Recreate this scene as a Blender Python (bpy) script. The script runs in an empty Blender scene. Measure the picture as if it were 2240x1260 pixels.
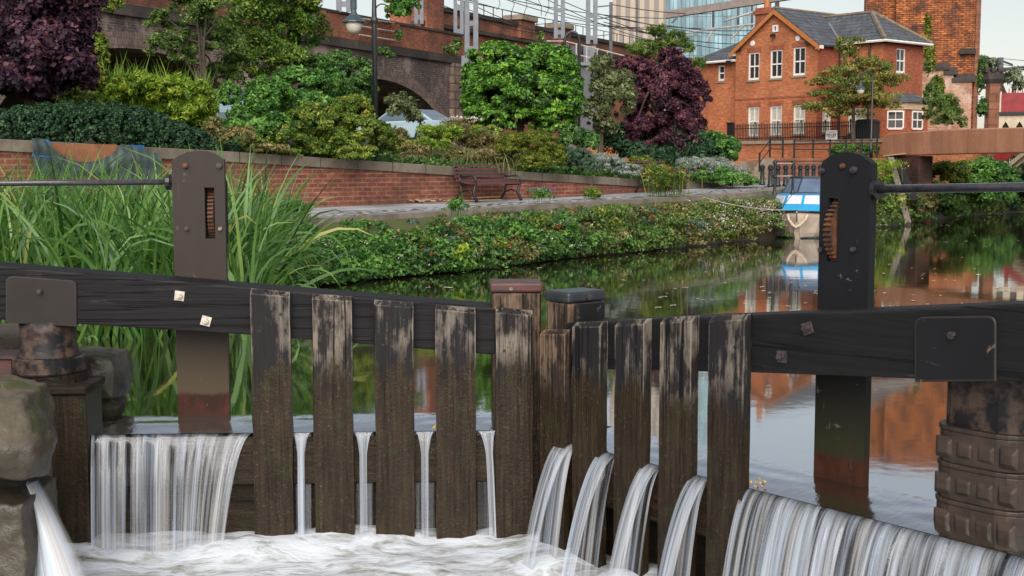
import bpy, bmesh, math, random
import numpy as np
from math import sin, cos, pi, radians, atan2, sqrt, atan, hypot
from mathutils import Vector, noise
SC = bpy.context.scene
COL = SC.collection
R = random.Random(7)

# ---------------------------------------------------------------- camera, sky, sun, exposure
F = 2800.0; CX = 1120.0; CY = 630.0; HZ = 360.0      # focal length and horizon of the photo, in its pixels
EYE = Vector((0, 0, 1.25 / 1.5625)); PITCH = atan((CY - HZ) / F)
cam = bpy.data.objects.new('Camera', bpy.data.cameras.new('Camera')); COL.objects.link(cam); SC.camera = cam
cam.data.sensor_width = 36; cam.data.lens = F / 2240 * 36
cam.location = (0, 0, 1.25); cam.rotation_euler = (pi / 2 - PITCH, 0, 0)
cam.data.clip_end = 2000; cam.data.clip_start = .05
SUN_EL = radians(38); SUN_AZ = radians(184)           # azimuth from +Y clockwise: behind and left of the camera
world = bpy.data.worlds.new("World"); SC.world = world; world.use_nodes = True
wt = world.node_tree; bg = wt.nodes['Background']
sky = wt.nodes.new('ShaderNodeTexSky'); sky.sky_type = 'NISHITA'; sky.sun_disc = False
sky.sun_elevation = SUN_EL; sky.sun_rotation = SUN_AZ; sky.air_density = 1.3; sky.dust_density = 1.0; sky.ozone_density = 1
hs = wt.nodes.new('ShaderNodeHueSaturation'); hs.inputs['Saturation'].default_value = .42
wt.links.new(sky.outputs[0], hs.inputs['Color']); wt.links.new(hs.outputs[0], bg.inputs[0])
bg.inputs[1].default_value = .08
sd = bpy.data.lights.new('Sun', 'SUN'); sun = bpy.data.objects.new('Sun', sd); COL.objects.link(sun)
sd.energy = 3.0; sd.angle = radians(60); sd.color = (1, .93, .85)
sun.rotation_euler = (pi / 2 - SUN_EL, 0, pi - SUN_AZ)   # light comes from azimuth SUN_AZ
SC.view_settings.view_transform = 'Standard'; SC.view_settings.look = 'None'
SC.view_settings.exposure = 0.62; SC.view_settings.gamma = 1
try:
    SC.cycles.max_bounces = 6; SC.cycles.transparent_max_bounces = 24
    SC.cycles.caustics_reflective = False; SC.cycles.caustics_refractive = False
except Exception: pass

# ---------------------------------------------------------------- placing helpers: turn image pixels into world positions
cp, sp_ = cos(PITCH), sin(PITCH)
def ray(px, py):
    x = (px - CX) / F; y = (CY - py) / F
    return Vector((x, cp + y * sp_, -sp_ + y * cp))
def P(px, py, Y): r = ray(px, py); return EYE + r * (Y / r.y)
def G(px, py, z): r = ray(px, py); return EYE + r * ((z - EYE.z) / r.z)
# Waterside things are placed from image pixels with a lower eye, then scaled up about the ground point below the camera; things further off are placed from image pixels in metres.
U = 1.5625; EYE_Z = 1.25; NEAR = []; MODE = ['near']
def near(): MODE[0] = 'near'; EYE.z = EYE_Z / U
def far(): MODE[0] = 'far'; EYE.z = EYE_Z
def reg(o):
    if MODE[0] == 'near': NEAR.append(o)
    return o
zpts = [(-50, 0), (17, 0), (23, .07), (28, .125), (32, .26), (36, .29), (400, .3)]
def zpath(y):       # the towpath climbs gently towards the bridge
    for (a, za), (b, zb) in zip(zpts, zpts[1:]):
        if a <= y <= b: return za + (zb - za) * (y - a) / (b - a)
    return 0
def GP(px, py, dz=0):
    z = 0.
    for _ in range(60): p = G(px, py, z + dz); z += (zpath(p.y) - z) * .3
    return p
class Frame:
    def __init__(s, o, ang=0): s.o = Vector((o[0], o[1], 0)); s.a = ang; s.u = Vector((cos(ang), sin(ang), 0)); s.w = Vector((-sin(ang), cos(ang), 0))
    @staticmethod
    def line(a, b): return Frame(a, atan2(b[1] - a[1], b[0] - a[0]))
    def hit(s, px, py, w=0):
        r = ray(px, py); t = (s.o + s.w * w - EYE).dot(s.w) / r.dot(s.w); p = EYE + r * t - s.o
        return p.dot(s.u), p.z
    def hits(s, px, py, u=0):
        r = ray(px, py); t = (s.o + s.u * u - EYE).dot(s.u) / r.dot(s.u); p = EYE + r * t - s.o
        return p.dot(s.w), p.z
    def W(s, u, w, z=0): v = s.o + s.u * u + s.w * w; v.z = z; return v
    def loc(s, p): q = Vector(p) - s.o; return Vector((q.dot(s.u), q.dot(s.w), p[2]))
WF = Frame((0, 0), 0)

def tag(o, label=None, cat=None, group=None, kind=None):
    if label: o['label'] = label
    if cat: o['category'] = cat
    if group: o['group'] = group
    if kind: o['kind'] = kind
    return o
def thing(name, label, cat, frame=WF, base=(0, 0, 0), group=None):
    o = bpy.data.objects.new(name, None); COL.objects.link(o); o.empty_display_size = .1
    b = Vector(base); p = frame.W(b.x, b.y, b.z); o.location = p; o.rotation_euler = (0, 0, frame.a)
    o['_b'] = [b.x, b.y, b.z]; reg(o)
    return tag(o, label, cat, group)
def attach(o, parent=None, frame=WF):
    if parent is None:
        o.location = frame.W(0, 0, 0); o.rotation_euler = (0, 0, frame.a); reg(o)
    else:
        o.parent = parent
        if parent.type == 'EMPTY': o.location = -Vector(parent['_b'])
    return o
def copy_tree(o, parent=None):
    c = o.copy(); COL.objects.link(c); c.parent = parent
    if parent is None: reg(c)
    for ch in o.children: copy_tree(ch, c)
    return c

class MB:
    def __init__(s): s.v = []; s.f = []
    def add(s, vs, fs): n = len(s.v); s.v += [tuple(v) for v in vs]; s.f += [tuple(i + n for i in f) for f in fs]; return s
    def box(s, x0, x1, y0, y1, z0, z1):
        return s.add([(x0,y0,z0),(x1,y0,z0),(x1,y1,z0),(x0,y1,z0),(x0,y0,z1),(x1,y0,z1),(x1,y1,z1),(x0,y1,z1)],
                     [(0,3,2,1),(4,5,6,7),(0,1,5,4),(1,2,6,5),(2,3,7,6),(3,0,4,7)])
    def prism(s, poly, y0, y1):      # polygon in (x,z), counterclockwise seen from -y, extruded along y
        n = len(poly); vs = [(x, y0, z) for x, z in poly] + [(x, y1, z) for x, z in poly]
        fs = [tuple(range(n)), tuple(range(2 * n - 1, n - 1, -1))] + [((i + 1) % n, i, i + n, (i + 1) % n + n) for i in range(n)]
        return s.add(vs, fs)
    def plan(s, poly, z0, z1):       # polygon in (x,y) counterclockwise from above
        n = len(poly); vs = [(p[0], p[1], z0) for p in poly] + [(p[0], p[1], z1) for p in poly]
        fs = [tuple(range(n - 1, -1, -1)), tuple(range(n, 2 * n))] + [(i, (i + 1) % n, (i + 1) % n + n, i + n) for i in range(n)]
        return s.add(vs, fs)
    def tube(s, pts, r, n=8, caps=True):
        pts = [Vector(p) for p in pts]; rs = r if isinstance(r, (list, tuple)) else [r] * len(pts)
        vs = []; up = None
        for i, p in enumerate(pts):
            d = (pts[min(i + 1, len(pts) - 1)] - pts[max(i - 1, 0)])
            if d.length < 1e-9: d = Vector((0, 0, 1))
            d.normalize()
            if up is None: up = Vector((0, 0, 1)) if abs(d.z) < .9 else Vector((1, 0, 0))
            a = d.cross(up)
            if a.length < 1e-6: a = d.orthogonal()
            a.normalize(); b = a.cross(d).normalized(); up = b
            for k in range(n):
                t = 2 * pi * k / n; vs.append(p + (a * cos(t) + b * sin(t)) * rs[i])
        fs = []
        for i in range(len(pts) - 1):
            for k in range(n):
                k2 = (k + 1) % n; fs.append((i * n + k, i * n + k2, (i + 1) * n + k2, (i + 1) * n + k))
        if caps: fs += [tuple(range(n - 1, -1, -1)), tuple(range((len(pts) - 1) * n, len(pts) * n))]
        return s.add(vs, fs)
    def bar(s, a, b, w, h):          # rectangular bar between two points, w horizontal, h vertical
        a = Vector(a); b = Vector(b); d = (b - a).normalized()
        x = d.cross(Vector((0, 0, 1)))
        if x.length < 1e-4: x = Vector((1, 0, 0))
        x.normalize(); y = x.cross(d).normalized(); vs = []
        for p in (a, b):
            for i, j in ((-1, -1), (1, -1), (1, 1), (-1, 1)): vs.append(p + x * (i * w / 2) + y * (j * h / 2))
        return s.add(vs, [(0,1,2,3),(7,6,5,4),(0,4,5,1),(1,5,6,2),(2,6,7,3),(3,7,4,0)])
    def lathe(s, prof, c=(0, 0, 0), n=20, axis='z'):
        vs = []
        for r, h in prof:
            for k in range(n):
                t = 2 * pi * k / n; x, y = r * cos(t), r * sin(t)
                q = (x, y, h) if axis == 'z' else ((x, h, y) if axis == 'y' else (h, x, y))
                vs.append((q[0] + c[0], q[1] + c[1], q[2] + c[2]))
        fs = []
        for i in range(len(prof) - 1):
            for k in range(n):
                k2 = (k + 1) % n; fs.append((i * n + k, i * n + k2, (i + 1) * n + k2, (i + 1) * n + k))
        fs += [tuple(range(n - 1, -1, -1)), tuple(range((len(prof) - 1) * n, len(prof) * n))]
        return s.add(vs, fs)
    def wall(s, s0, s1, z0, z1, y, holes=(), depth=.12, axis='x', flip=1):
        # vertical face with real openings and their reveals; axis x: face at y looks to -y; axis y: face at x=y looks to +x
        xs = sorted({s0, s1, *[h[0] for h in holes], *[h[1] for h in holes]}); zs = sorted({z0, z1, *[h[2] for h in holes], *[h[3] for h in holes]})
        xs = [x for x in xs if s0 <= x <= s1]; zs = [z for z in zs if z0 <= z <= z1]
        q = (lambda a, d, z: (a, y + d, z)) if axis == 'x' else (lambda a, d, z: (y - d, a, z))
        for i in range(len(xs) - 1):
            for j in range(len(zs) - 1):
                mx = (xs[i] + xs[i+1]) / 2; mz = (zs[j] + zs[j+1]) / 2
                if any(h[0] < mx < h[1] and h[2] < mz < h[3] for h in holes): continue
                s.add([q(xs[i],0,zs[j]), q(xs[i+1],0,zs[j]), q(xs[i+1],0,zs[j+1]), q(xs[i],0,zs[j+1])], [(0,1,2,3)])
        for a, b, c, d in holes:
            s.add([q(a,0,c),q(b,0,c),q(b,0,d),q(a,0,d),q(a,depth,c),q(b,depth,c),q(b,depth,d),q(a,depth,d)], [(0,4,5,1),(1,5,6,2),(2,6,7,3),(3,7,4,0)])
        return s
    def build(s, name, mat, parent=None, frame=WF, bevel=0, seg=1, smooth=False, label=None, fix=False):
        me = bpy.data.meshes.new(name); me.from_pydata(s.v, [], s.f); me.validate()
        if fix or True:
            bm = bmesh.new(); bm.from_mesh(me); bmesh.ops.recalc_face_normals(bm, faces=bm.faces) if fix else None; bm.to_mesh(me); bm.free()
        o = bpy.data.objects.new(name, me); COL.objects.link(o); me.materials.append(mat)
        if smooth:
            for p in me.polygons: p.use_smooth = True
        if bevel:
            m = o.modifiers.new('bevel', 'BEVEL'); m.width = bevel; m.segments = seg; m.limit_method = 'ANGLE'; m.angle_limit = radians(40)
        attach(o, parent, frame)
        if label: o['label'] = label
        return o

def np_mesh(name, V, Q, mat, tint=None, parent=None, frame=WF, smooth=False):
    me = bpy.data.meshes.new(name); V = np.asarray(V, dtype=np.float32); Q = np.asarray(Q, dtype=np.int32)
    n, m, k = len(V), len(Q), Q.shape[1]
    me.vertices.add(n); me.vertices.foreach_set('co', V.ravel()); me.loops.add(m * k); me.loops.foreach_set('vertex_index', Q.ravel())
    me.polygons.add(m); me.polygons.foreach_set('loop_start', np.arange(0, m * k, k, dtype=np.int32))
    if smooth: me.polygons.foreach_set('use_smooth', np.ones(m, dtype=bool))
    me.update(calc_edges=True)
    if tint is not None:
        a = me.attributes.new('tint', 'FLOAT', 'FACE'); a.data.foreach_set('value', np.asarray(tint, dtype=np.float32))
    me.materials.append(mat); o = bpy.data.objects.new(name, me); COL.objects.link(o); attach(o, parent, frame); return o

# ---------------------------------------------------------------- materials
def new_mat(name):
    m = bpy.data.materials.new(name); m.use_nodes = True; nt = m.node_tree; return m, nt, nt.nodes['Principled BSDF']
def nd(nt, typ, ins=None, **props):
    n = nt.nodes.new('ShaderNode' + typ)
    for k, v in props.items(): setattr(n, k, v)
    for k, v in (ins or {}).items():
        if hasattr(v, 'links') or isinstance(v, bpy.types.NodeSocket): nt.links.new(v, n.inputs[k])
        else: n.inputs[k].default_value = v
    return n
def c4(c): return (c[0], c[1], c[2], 1)
def ramp(nt, fac, stops, interp='LINEAR'):
    n = nd(nt, 'ValToRGB', {0: fac}); cr = n.color_ramp; cr.interpolation = interp
    while len(cr.elements) < len(stops): cr.elements.new(.5)
    for e, (p, c) in zip(cr.elements, stops): e.position = p; e.color = c4(c) if not isinstance(c, (int, float)) else (c, c, c, 1)
    return n.outputs[0]
def mixc(nt, fac, a, b, blend='MIX'):
    n = nt.nodes.new('ShaderNodeMix'); n.data_type = 'RGBA'; n.blend_type = blend; n.clamp_factor = True
    for i, v in ((0, fac), (6, a), (7, b)):
        if isinstance(v, bpy.types.NodeSocket): nt.links.new(v, n.inputs[i])
        else: n.inputs[i].default_value = v if i == 0 else c4(v)
    return n.outputs[2]
def mth(nt, op, a, b=0, clamp=False):
    n = nt.nodes.new('ShaderNodeMath'); n.operation = op; n.use_clamp = clamp
    for i, v in ((0, a), (1, b)):
        if isinstance(v, bpy.types.NodeSocket): nt.links.new(v, n.inputs[i])
        else: n.inputs[i].default_value = v
    return n.outputs[0]
def coords(nt, scale=(1, 1, 1), rnd=True, kind='Object'):
    tc = nd(nt, 'TexCoord'); v = tc.outputs[kind]
    if rnd:
        oi = nd(nt, 'ObjectInfo'); off = nd(nt, 'VectorMath', {0: (37., 23., 11.)}, operation='SCALE'); nt.links.new(oi.outputs['Random'], off.inputs['Scale'])
        v = nd(nt, 'VectorMath', {0: v, 1: off.outputs[0]}, operation='ADD').outputs[0]
    return nd(nt, 'Mapping', {0: v, 3: scale}).outputs[0]
def noi(nt, vec, scale, detail=4, rough=.55, dist=0):
    return nd(nt, 'TexNoise', {'Vector': vec, 'Scale': scale, 'Detail': detail, 'Roughness': rough, 'Distortion': dist}).outputs[0]
def bump(nt, bsdf, h, strength=.3, dist=.01):
    b = nd(nt, 'Bump', {'Height': h, 'Strength': strength, 'Distance': dist}); nt.links.new(b.outputs[0], bsdf.inputs['Normal']); return b
def L(nt, a, b): nt.links.new(a, b)

def simple(name, c1, c2=None, scale=6, rough=.6, bmp=.15, metal=0, stretch=(1, 1, 1), spec=.5, lo=.35, hi=.65, bd=.01):
    m, nt, b = new_mat(name); c2 = c2 or tuple(x * .6 for x in c1)
    v = coords(nt, stretch); n = noi(nt, v, scale, 6, .6); L(nt, ramp(nt, n, [(lo, c1), (hi, c2)]), b.inputs['Base Color'])
    b.inputs['Roughness'].default_value = rough; b.inputs['Metallic'].default_value = metal; b.inputs['Specular IOR Level'].default_value = spec
    if bmp: bump(nt, b, n, bmp, bd)
    return m

def wood(name, axis, dark, pale, wear=.5, wetz=None, edge=True, blotch=5, rough=.7, wet=(.026,.017,.010)):
    m, nt, b = new_mat(name)
    g = {'z': (30, 30, 1.6), 'x': (1.6, 30, 30)}[axis]; bl = {'z': (1.6, 1.6, .8), 'x': (.8, 1.6, 1.6)}[axis]
    grain = noi(nt, coords(nt, g), 1.6, 6, .65, .4); fine = noi(nt, coords(nt, g), 6, 3, .6)
    big = noi(nt, coords(nt, bl), blotch, 5, .62)
    cx = {'z': (34, 34, .55), 'x': (.55, 34, 34)}[axis]; crack = noi(nt, coords(nt, cx), .8, 3, .5, 1.2)
    mask = mth(nt, 'ADD', mth(nt, 'MULTIPLY', big, .65), mth(nt, 'MULTIPLY', grain, .35))
    mask = ramp(nt, mask, [(wear - .03, 0.), (wear + .07, 1.)])
    paint = ramp(nt, grain, [(.3, tuple(x * .55 for x in dark)), (.7, dark)])
    base = ramp(nt, fine, [(.3, tuple(x * .45 for x in pale)), (.68, pale)])
    col = mixc(nt, mask, paint, base)
    if edge:
        bv = nd(nt, 'Bevel', {'Radius': .022}, samples=4); ge = nd(nt, 'NewGeometry')
        dp = nd(nt, 'VectorMath', {0: bv.outputs[0], 1: ge.outputs['Normal']}, operation='DOT_PRODUCT').outputs['Value']
        e = mth(nt, 'MULTIPLY', mth(nt, 'SUBTRACT', 1, dp, True), 5, True); e = mth(nt, 'MULTIPLY', e, ramp(nt, big, [(.38, 0.), (.55, 1.)]))
        col = mixc(nt, e, col, tuple(min(1, x * 1.5) for x in pale))
    ck = ramp(nt, crack, [(.36, 0.), (.40, 1.)]); col = mixc(nt, ck, (.004, .004, .004), col)
    r = None
    if wetz is not None:
        z = nd(nt, 'SeparateXYZ', {0: nd(nt, 'TexCoord').outputs['Object']}).outputs[2]
        edgez = mth(nt, 'ADD', mth(nt, 'ADD', mth(nt, 'MULTIPLY', mth(nt, 'SUBTRACT', big, .5), .75), mth(nt, 'MULTIPLY', mth(nt, 'SUBTRACT', grain, .5), .30)), wetz)
        wm = mth(nt, 'MULTIPLY', mth(nt, 'SUBTRACT', edgez, z), 9, True)
        sp = noi(nt, coords(nt, (1, 1, 1)), 55, 4, .7)
        wc = mixc(nt, ramp(nt, sp, [(.58, 0.), (.72, 1.)]), mixc(nt, big, tuple(x * .45 for x in wet), tuple(x*1.5 for x in wet)), (.085, .055, .03))
        wc = mixc(nt, .75, wc, ramp(nt, grain, [(.3, .25), (.5, .9), (.68, 1.9)]), 'MULTIPLY')
        alg = ramp(nt, noi(nt, coords(nt, (1, 1, 1)), 7, 4, .6), [(.52, 0.), (.66, 1.)]); wc = mixc(nt, mth(nt, 'MULTIPLY', alg, .25), wc, (.035, .045, .012))
        col = mixc(nt, wm, col, wc)
        r = mth(nt, 'SUBTRACT', rough, mth(nt, 'MULTIPLY', wm, rough - .33)); L(nt, r, b.inputs['Roughness'])
        h = mth(nt, 'ADD', mth(nt, 'ADD', mth(nt, 'MULTIPLY', grain, .6), mth(nt, 'MULTIPLY', ck, .6)), mth(nt, 'MULTIPLY', mth(nt, 'MULTIPLY', sp, wm), 1.4))
    else:
        b.inputs['Roughness'].default_value = rough; h = mth(nt, 'ADD', grain, ck)
    L(nt, col, b.inputs['Base Color']); b.inputs['Specular IOR Level'].default_value = .2; bump(nt, b, h, .8, .008); return m

def brickmat(name, cA, cB, mortar, soot=None, sootamt=.5, bw=.225, bh=.075, ms=.012, pale=None, stretch=(1, 1, 1), lowmoss=None, bmpk=.4, sootscale=.5, var=.5):
    m, nt, b = new_mat(name); tc = nd(nt, 'TexCoord')
    p = nd(nt, 'SeparateXYZ', {0: tc.outputs['Object']}); nn = nd(nt, 'SeparateXYZ', {0: tc.outputs['Normal']})
    f = mth(nt, 'GREATER_THAN', mth(nt, 'ABSOLUTE', nn.outputs[0]), mth(nt, 'ABSOLUTE', nn.outputs[1]))
    a = mth(nt, 'ADD', mth(nt, 'MULTIPLY', p.outputs[0], mth(nt, 'SUBTRACT', 1, f)), mth(nt, 'MULTIPLY', p.outputs[1], f))
    v = nd(nt, 'CombineXYZ', {0: a, 1: p.outputs[2], 2: 0.}).outputs[0]
    br = nd(nt, 'TexBrick', {'Vector': v, 'Color1': c4(cA), 'Color2': c4(cB), 'Mortar': c4(mortar), 'Scale': 1., 'Mortar Size': ms, 'Mortar Smooth': .1, 'Bias': 0., 'Brick Width': bw, 'Row Height': bh})
    col = br.outputs[0]
    n1 = noi(nt, nd(nt, 'Mapping', {0: tc.outputs['Object'], 3: stretch}).outputs[0], sootscale, 6, .62); n2 = noi(nt, tc.outputs['Object'], 9, 4, .7)
    vb = noi(nt, nd(nt, 'Mapping', {0: v, 3: (1 / bw, 1 / bh, 1)}).outputs[0], .9, 2, .5)
    col = mixc(nt, var, col, ramp(nt, vb, [(.3, .45), (.5, 1.), (.7, 1.6)]), 'MULTIPLY')
    if soot: col = mixc(nt, mth(nt, 'MULTIPLY', ramp(nt, mth(nt, 'ADD', mth(nt, 'MULTIPLY', n1, .7), mth(nt, 'MULTIPLY', n2, .3)), [(.4, 0.), (.6, 1.)]), sootamt), col, soot)
    if pale:
        n3 = noi(nt, nd(nt, 'Mapping', {0: tc.outputs['Object'], 1: (9, 4, 3), 3: stretch}).outputs[0], .9, 6, .7)
        col = mixc(nt, ramp(nt, n3, [(.5, 0.), (.62, .75)]), col, pale)
    if lowmoss:
        z0, c = lowmoss; k = mth(nt, 'MULTIPLY', mth(nt, 'SUBTRACT', mth(nt, 'ADD', mth(nt, 'MULTIPLY', n1, .5), z0), p.outputs[2]), 3, True); col = mixc(nt, mth(nt, 'MULTIPLY', k, .75), col, c)
    L(nt, col, b.inputs['Base Color']); b.inputs['Roughness'].default_value = .85; b.inputs['Specular IOR Level'].default_value = .25
    bump(nt, b, mth(nt, 'ADD', mth(nt, 'SUBTRACT', 1, br.outputs[1]), mth(nt, 'MULTIPLY', n2, .8)), bmpk, .01); return m

def leafmat(name, stops, trans=.25, rough=.5, spec=.35, tcol=1.3):
    m, nt, b = new_mat(name); at = nd(nt, 'Attribute', attribute_name='tint')
    n = len(stops); st = [(.12 + .76 * i / (n - 1), c) for i, c in enumerate(stops)]
    col = ramp(nt, at.outputs['Fac'], st)
    L(nt, col, b.inputs['Base Color']); b.inputs['Roughness'].default_value = rough; b.inputs['Specular IOR Level'].default_value = spec
    out = nt.nodes['Material Output']; tr = nd(nt, 'BsdfTranslucent'); L(nt, mixc(nt, 1., col, (tcol, tcol, tcol * .6), 'MULTIPLY'), tr.inputs[0])
    mx = nd(nt, 'MixShader', {0: trans}); L(nt, b.outputs[0], mx.inputs[1]); L(nt, tr.outputs[0], mx.inputs[2]); L(nt, mx.outputs[0], out.inputs[0]); return m

M = {}
M['plank'] = wood('plank_wood', 'z', (.020, .018, .020), (.20, .17, .14), .53, -.36)
M['plank2'] = wood('plank_wood_weathered', 'z', (.024, .020, .019), (.22, .185, .15), .50, -.40)
M['brownpost'] = wood('brown_post_wood', 'z', (.035, .024, .019), (.20, .135, .09), .5, -.45)
M['beam'] = wood('tarred_beam_wood', 'x', (.012, .0115, .013), (.06, .05, .045), .65, None, True, 4, .6)
M['darkwood'] = wood('wet_dark_wood', 'x', (.02, .013, .009), (.055, .034, .022), .52, -.8, False)
M['steel'] = simple('painted_plate', (.036, .029, .028), (.026, .022, .022), 5, .5, .06, 0, spec=.2, lo=.3, hi=.7)
M['steelblack'] = simple('black_plate', (.013, .013, .015), (.022, .020, .021), 4, .5, .1, 0, spec=.18)
def stained_post(name, top, wetz, rust, mid):
    m, nt, b = new_mat(name); z = nd(nt, 'SeparateXYZ', {0: nd(nt, 'TexCoord').outputs['Object']}).outputs[2]
    n = noi(nt, coords(nt, (1, 1, .5)), 7, 6, .65); zz = mth(nt, 'ADD', z, mth(nt, 'MULTIPLY', mth(nt, 'SUBTRACT', n, .5), .08))
    c = mixc(nt, mth(nt, 'MULTIPLY', mth(nt, 'SUBTRACT', wetz + .5, zz), 2.2, True), mixc(nt, n, tuple(x * .8 for x in top), tuple(x * 1.15 for x in top)), mid)
    c = mixc(nt, mth(nt, 'MULTIPLY', mth(nt, 'SUBTRACT', wetz, zz), 40, True), c, mixc(nt, ramp(nt, n, [(.4, 0.), (.6, 1.)]), rust, (.03, .012, .008)))
    c = mixc(nt, mth(nt, 'MULTIPLY', mth(nt, 'SUBTRACT', wetz - .12, zz), 20, True), c, (.035, .018, .01))
    ch = noi(nt, coords(nt, (1, 1, 1)), 11, 8, .72, .4); c = mixc(nt, ramp(nt, ch, [(.645, 0.), (.665, .8)]), c, (.15, .12, .10)); sc_ = noi(nt, coords(nt, (14, 14, 1.2)), 2, 5, .7, .5); c = mixc(nt, ramp(nt, sc_, [(.66, 0.), (.70, .5)]), c, (.12, .10, .09))
    L(nt, c, b.inputs['Base Color']); b.inputs['Roughness'].default_value = .5; b.inputs['Specular IOR Level'].default_value = .18; bump(nt, b, noi(nt, coords(nt), 40, 5, .7), .15, .004); return m
M['postL'] = stained_post('brown_painted_post', (.042, .033, .030), -.63, (.085, .022, .014), (.075, .055, .035))
M['postR'] = stained_post('black_painted_post', (.012, .0125, .015), -.66, (.06, .022, .013), (.03, .028, .014))
def chipped(name, base, chip, edge_lo=.64):
    m, nt, b = new_mat(name); n = noi(nt, coords(nt), 4, 5, .6); ch = noi(nt, coords(nt), 9, 9, .74, .5); sc_ = noi(nt, coords(nt, (3, 3, 16)), 2.2, 5, .7, .8)
    c = ramp(nt, n, [(.3, tuple(x * .75 for x in base)), (.7, base)]); c = mixc(nt, ramp(nt, ch, [(edge_lo, 0.), (edge_lo + .02, .85)]), c, chip); c = mixc(nt, ramp(nt, sc_, [(.66, 0.), (.69, .5)]), c, chip)
    z = nd(nt, 'SeparateXYZ', {0: nd(nt, 'TexCoord').outputs['Object']}).outputs[2]; bv = nd(nt, 'Bevel', {'Radius': .02}, samples=4); dp = nd(nt, 'VectorMath', {0: bv.outputs[0], 1: nd(nt, 'NewGeometry').outputs['Normal']}, operation='DOT_PRODUCT').outputs['Value']
    c = mixc(nt, mth(nt, 'MULTIPLY', mth(nt, 'MULTIPLY', mth(nt, 'SUBTRACT', 1, dp, True), 5, True), .6), c, chip)
    L(nt, c, b.inputs['Base Color']); b.inputs['Roughness'].default_value = .48; b.inputs['Specular IOR Level'].default_value = .2; bump(nt, b, mth(nt, 'ADD', n, ch), .15, .006); return m
M['steel'] = chipped('painted_plate', (.034, .028, .027), (.10, .085, .075), .67); M['steelblack'] = chipped('black_plate', (.012, .012, .014), (.14, .11, .085), .62)
M['rust'] = simple('rusty_iron', (.16, .06, .025), (.035, .02, .015), 18, .75, .4)
M['rustpipe'] = simple('scaled_iron', (.075, .048, .036), (.008, .007, .008), 9, .5, .6, 0, lo=.42, hi=.55, bd=.02, spec=.3)
M['bandiron'] = simple('embossed_brown_iron', (.05, .030, .020), (.02, .013, .009), 12, .5, .5, 0)
M['bolt'] = simple('bolt_steel', (.35, .30, .25), (.12, .08, .06), 60, .5, .2, .3)
M['darkbolt'] = simple('dark_bolt', (.10, .08, .08), (.03, .025, .03), 60, .45, .2, .3)
M['galv'] = simple('galvanised', (.62, .58, .52), (.42, .36, .3), 60, .5, .1, 0)
M['blackiron'] = simple('black_iron', (.012, .012, .014), (.02, .02, .022), 20, .35, .1)
M['rod'] = simple('painted_rod', (.05, .05, .06), (.10, .085, .09), 30, .22, .05, .3)
M['capred'] = simple('worn_red_cap', (.10, .032, .027), (.035, .022, .02), 14, .5, .35, stretch=(.5, 1, 1))
M['capblack'] = simple('black_cap', (.018, .022, .026), (.032, .038, .042), 9, .4, .2)
M['wood_strut'] = simple('grey_timber', (.2, .17, .14), (.1, .08, .07), 6, .8, .3, stretch=(3, 3, .6))
M['gantry'] = simple('pale_grey_steel', (.17, .185, .215), (.12, .135, .16), 3, .5, .05)
M['gantrydark'] = simple('dark_grey_steel', (.05, .055, .065), (.08, .08, .09), 3, .5, .05)
M['gantrybrown'] = simple('weathered_beam_steel', (.3, .24, .21), (.2, .17, .16), 3, .6, .05)
M['wire'] = simple('wire', (.03, .03, .035), (.03, .03, .035), 3, .6, 0)
M['rail_white'] = simple('pale_rail', (.5, .47, .44), (.3, .26, .22), 3, .5, 0)
M['white'] = simple('white_paint', (.78, .76, .72), (.66, .63, .58), 8, .5, .02)
M['cream'] = simple('cream_stone', (.52, .40, .25), (.4, .3, .19), 8, .8, .1)
M['orangeboard'] = simple('painted_bargeboard', (.45, .16, .04), (.36, .12, .03), 8, .6, .05)
M['glass'] = simple('window_glass', (.025, .025, .028), (.04, .04, .045), 2, .06, 0, spec=.8)
M['blind'] = simple('window_blind', (.52, .50, .42), (.42, .41, .35), 4, .2, 0)
M['sandstone'] = simple('dressed_sandstone', (.29, .23, .17), (.2, .155, .115), 3, .85, .3)
M['wallbrick'] = brickmat('garden_wall_brick', (.29, .083, .05), (.20, .06, .04), (.28, .17, .125), (.075, .035, .025), .55, .23, .08, .012, lowmoss=(-.05, (.07, .05, .03)), sootscale=1.1)
M['viabrick'] = brickmat('viaduct_parapet_brick', (.46, .14, .06), (.34, .10, .048), (.17, .11, .085), (.04, .03, .03), .8, .24, .085, .014, sootscale=.42)
M['viadark'] = brickmat('viaduct_sooty_brick', (.13, .075, .062), (.09, .06, .055), (.20, .165, .15), (.035, .03, .033), .7, .24, .085, .018, pale=(.34, .27, .24), stretch=(.6, .6, .35), sootscale=.7, var=.8)
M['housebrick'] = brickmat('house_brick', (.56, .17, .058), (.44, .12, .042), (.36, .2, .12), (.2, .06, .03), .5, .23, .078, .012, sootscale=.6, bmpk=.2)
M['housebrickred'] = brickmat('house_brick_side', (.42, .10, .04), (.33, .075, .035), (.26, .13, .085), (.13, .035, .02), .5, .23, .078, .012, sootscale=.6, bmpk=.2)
M['towerbrick'] = brickmat('old_tower_brick', (.64, .20, .05), (.48, .13, .033), (.12, .055, .03), (.05, .025, .02), .95, .42, .13, .03, sootscale=1.3, var=1.)
M['towerpale'] = brickmat('patched_pale_brick', (.5, .22, .12), (.4, .15, .08), (.4, .3, .22), (.14, .07, .05), .5, .3, .1, .02, pale=(.55, .42, .34), sootscale=1.)
M['redstone'] = brickmat('red_sandstone_block', (.27, .115, .07), (.22, .09, .055), (.12, .06, .04), (.1, .05, .035), .6, .9, .42, .02, sootscale=.8)
M['coping'] = brickmat('coping_stone', (.22, .18, .14), (.17, .145, .115), (.06, .05, .04), (.09, .075, .055), .7, .85, 3.0, .012, sootscale=1.4)
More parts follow.
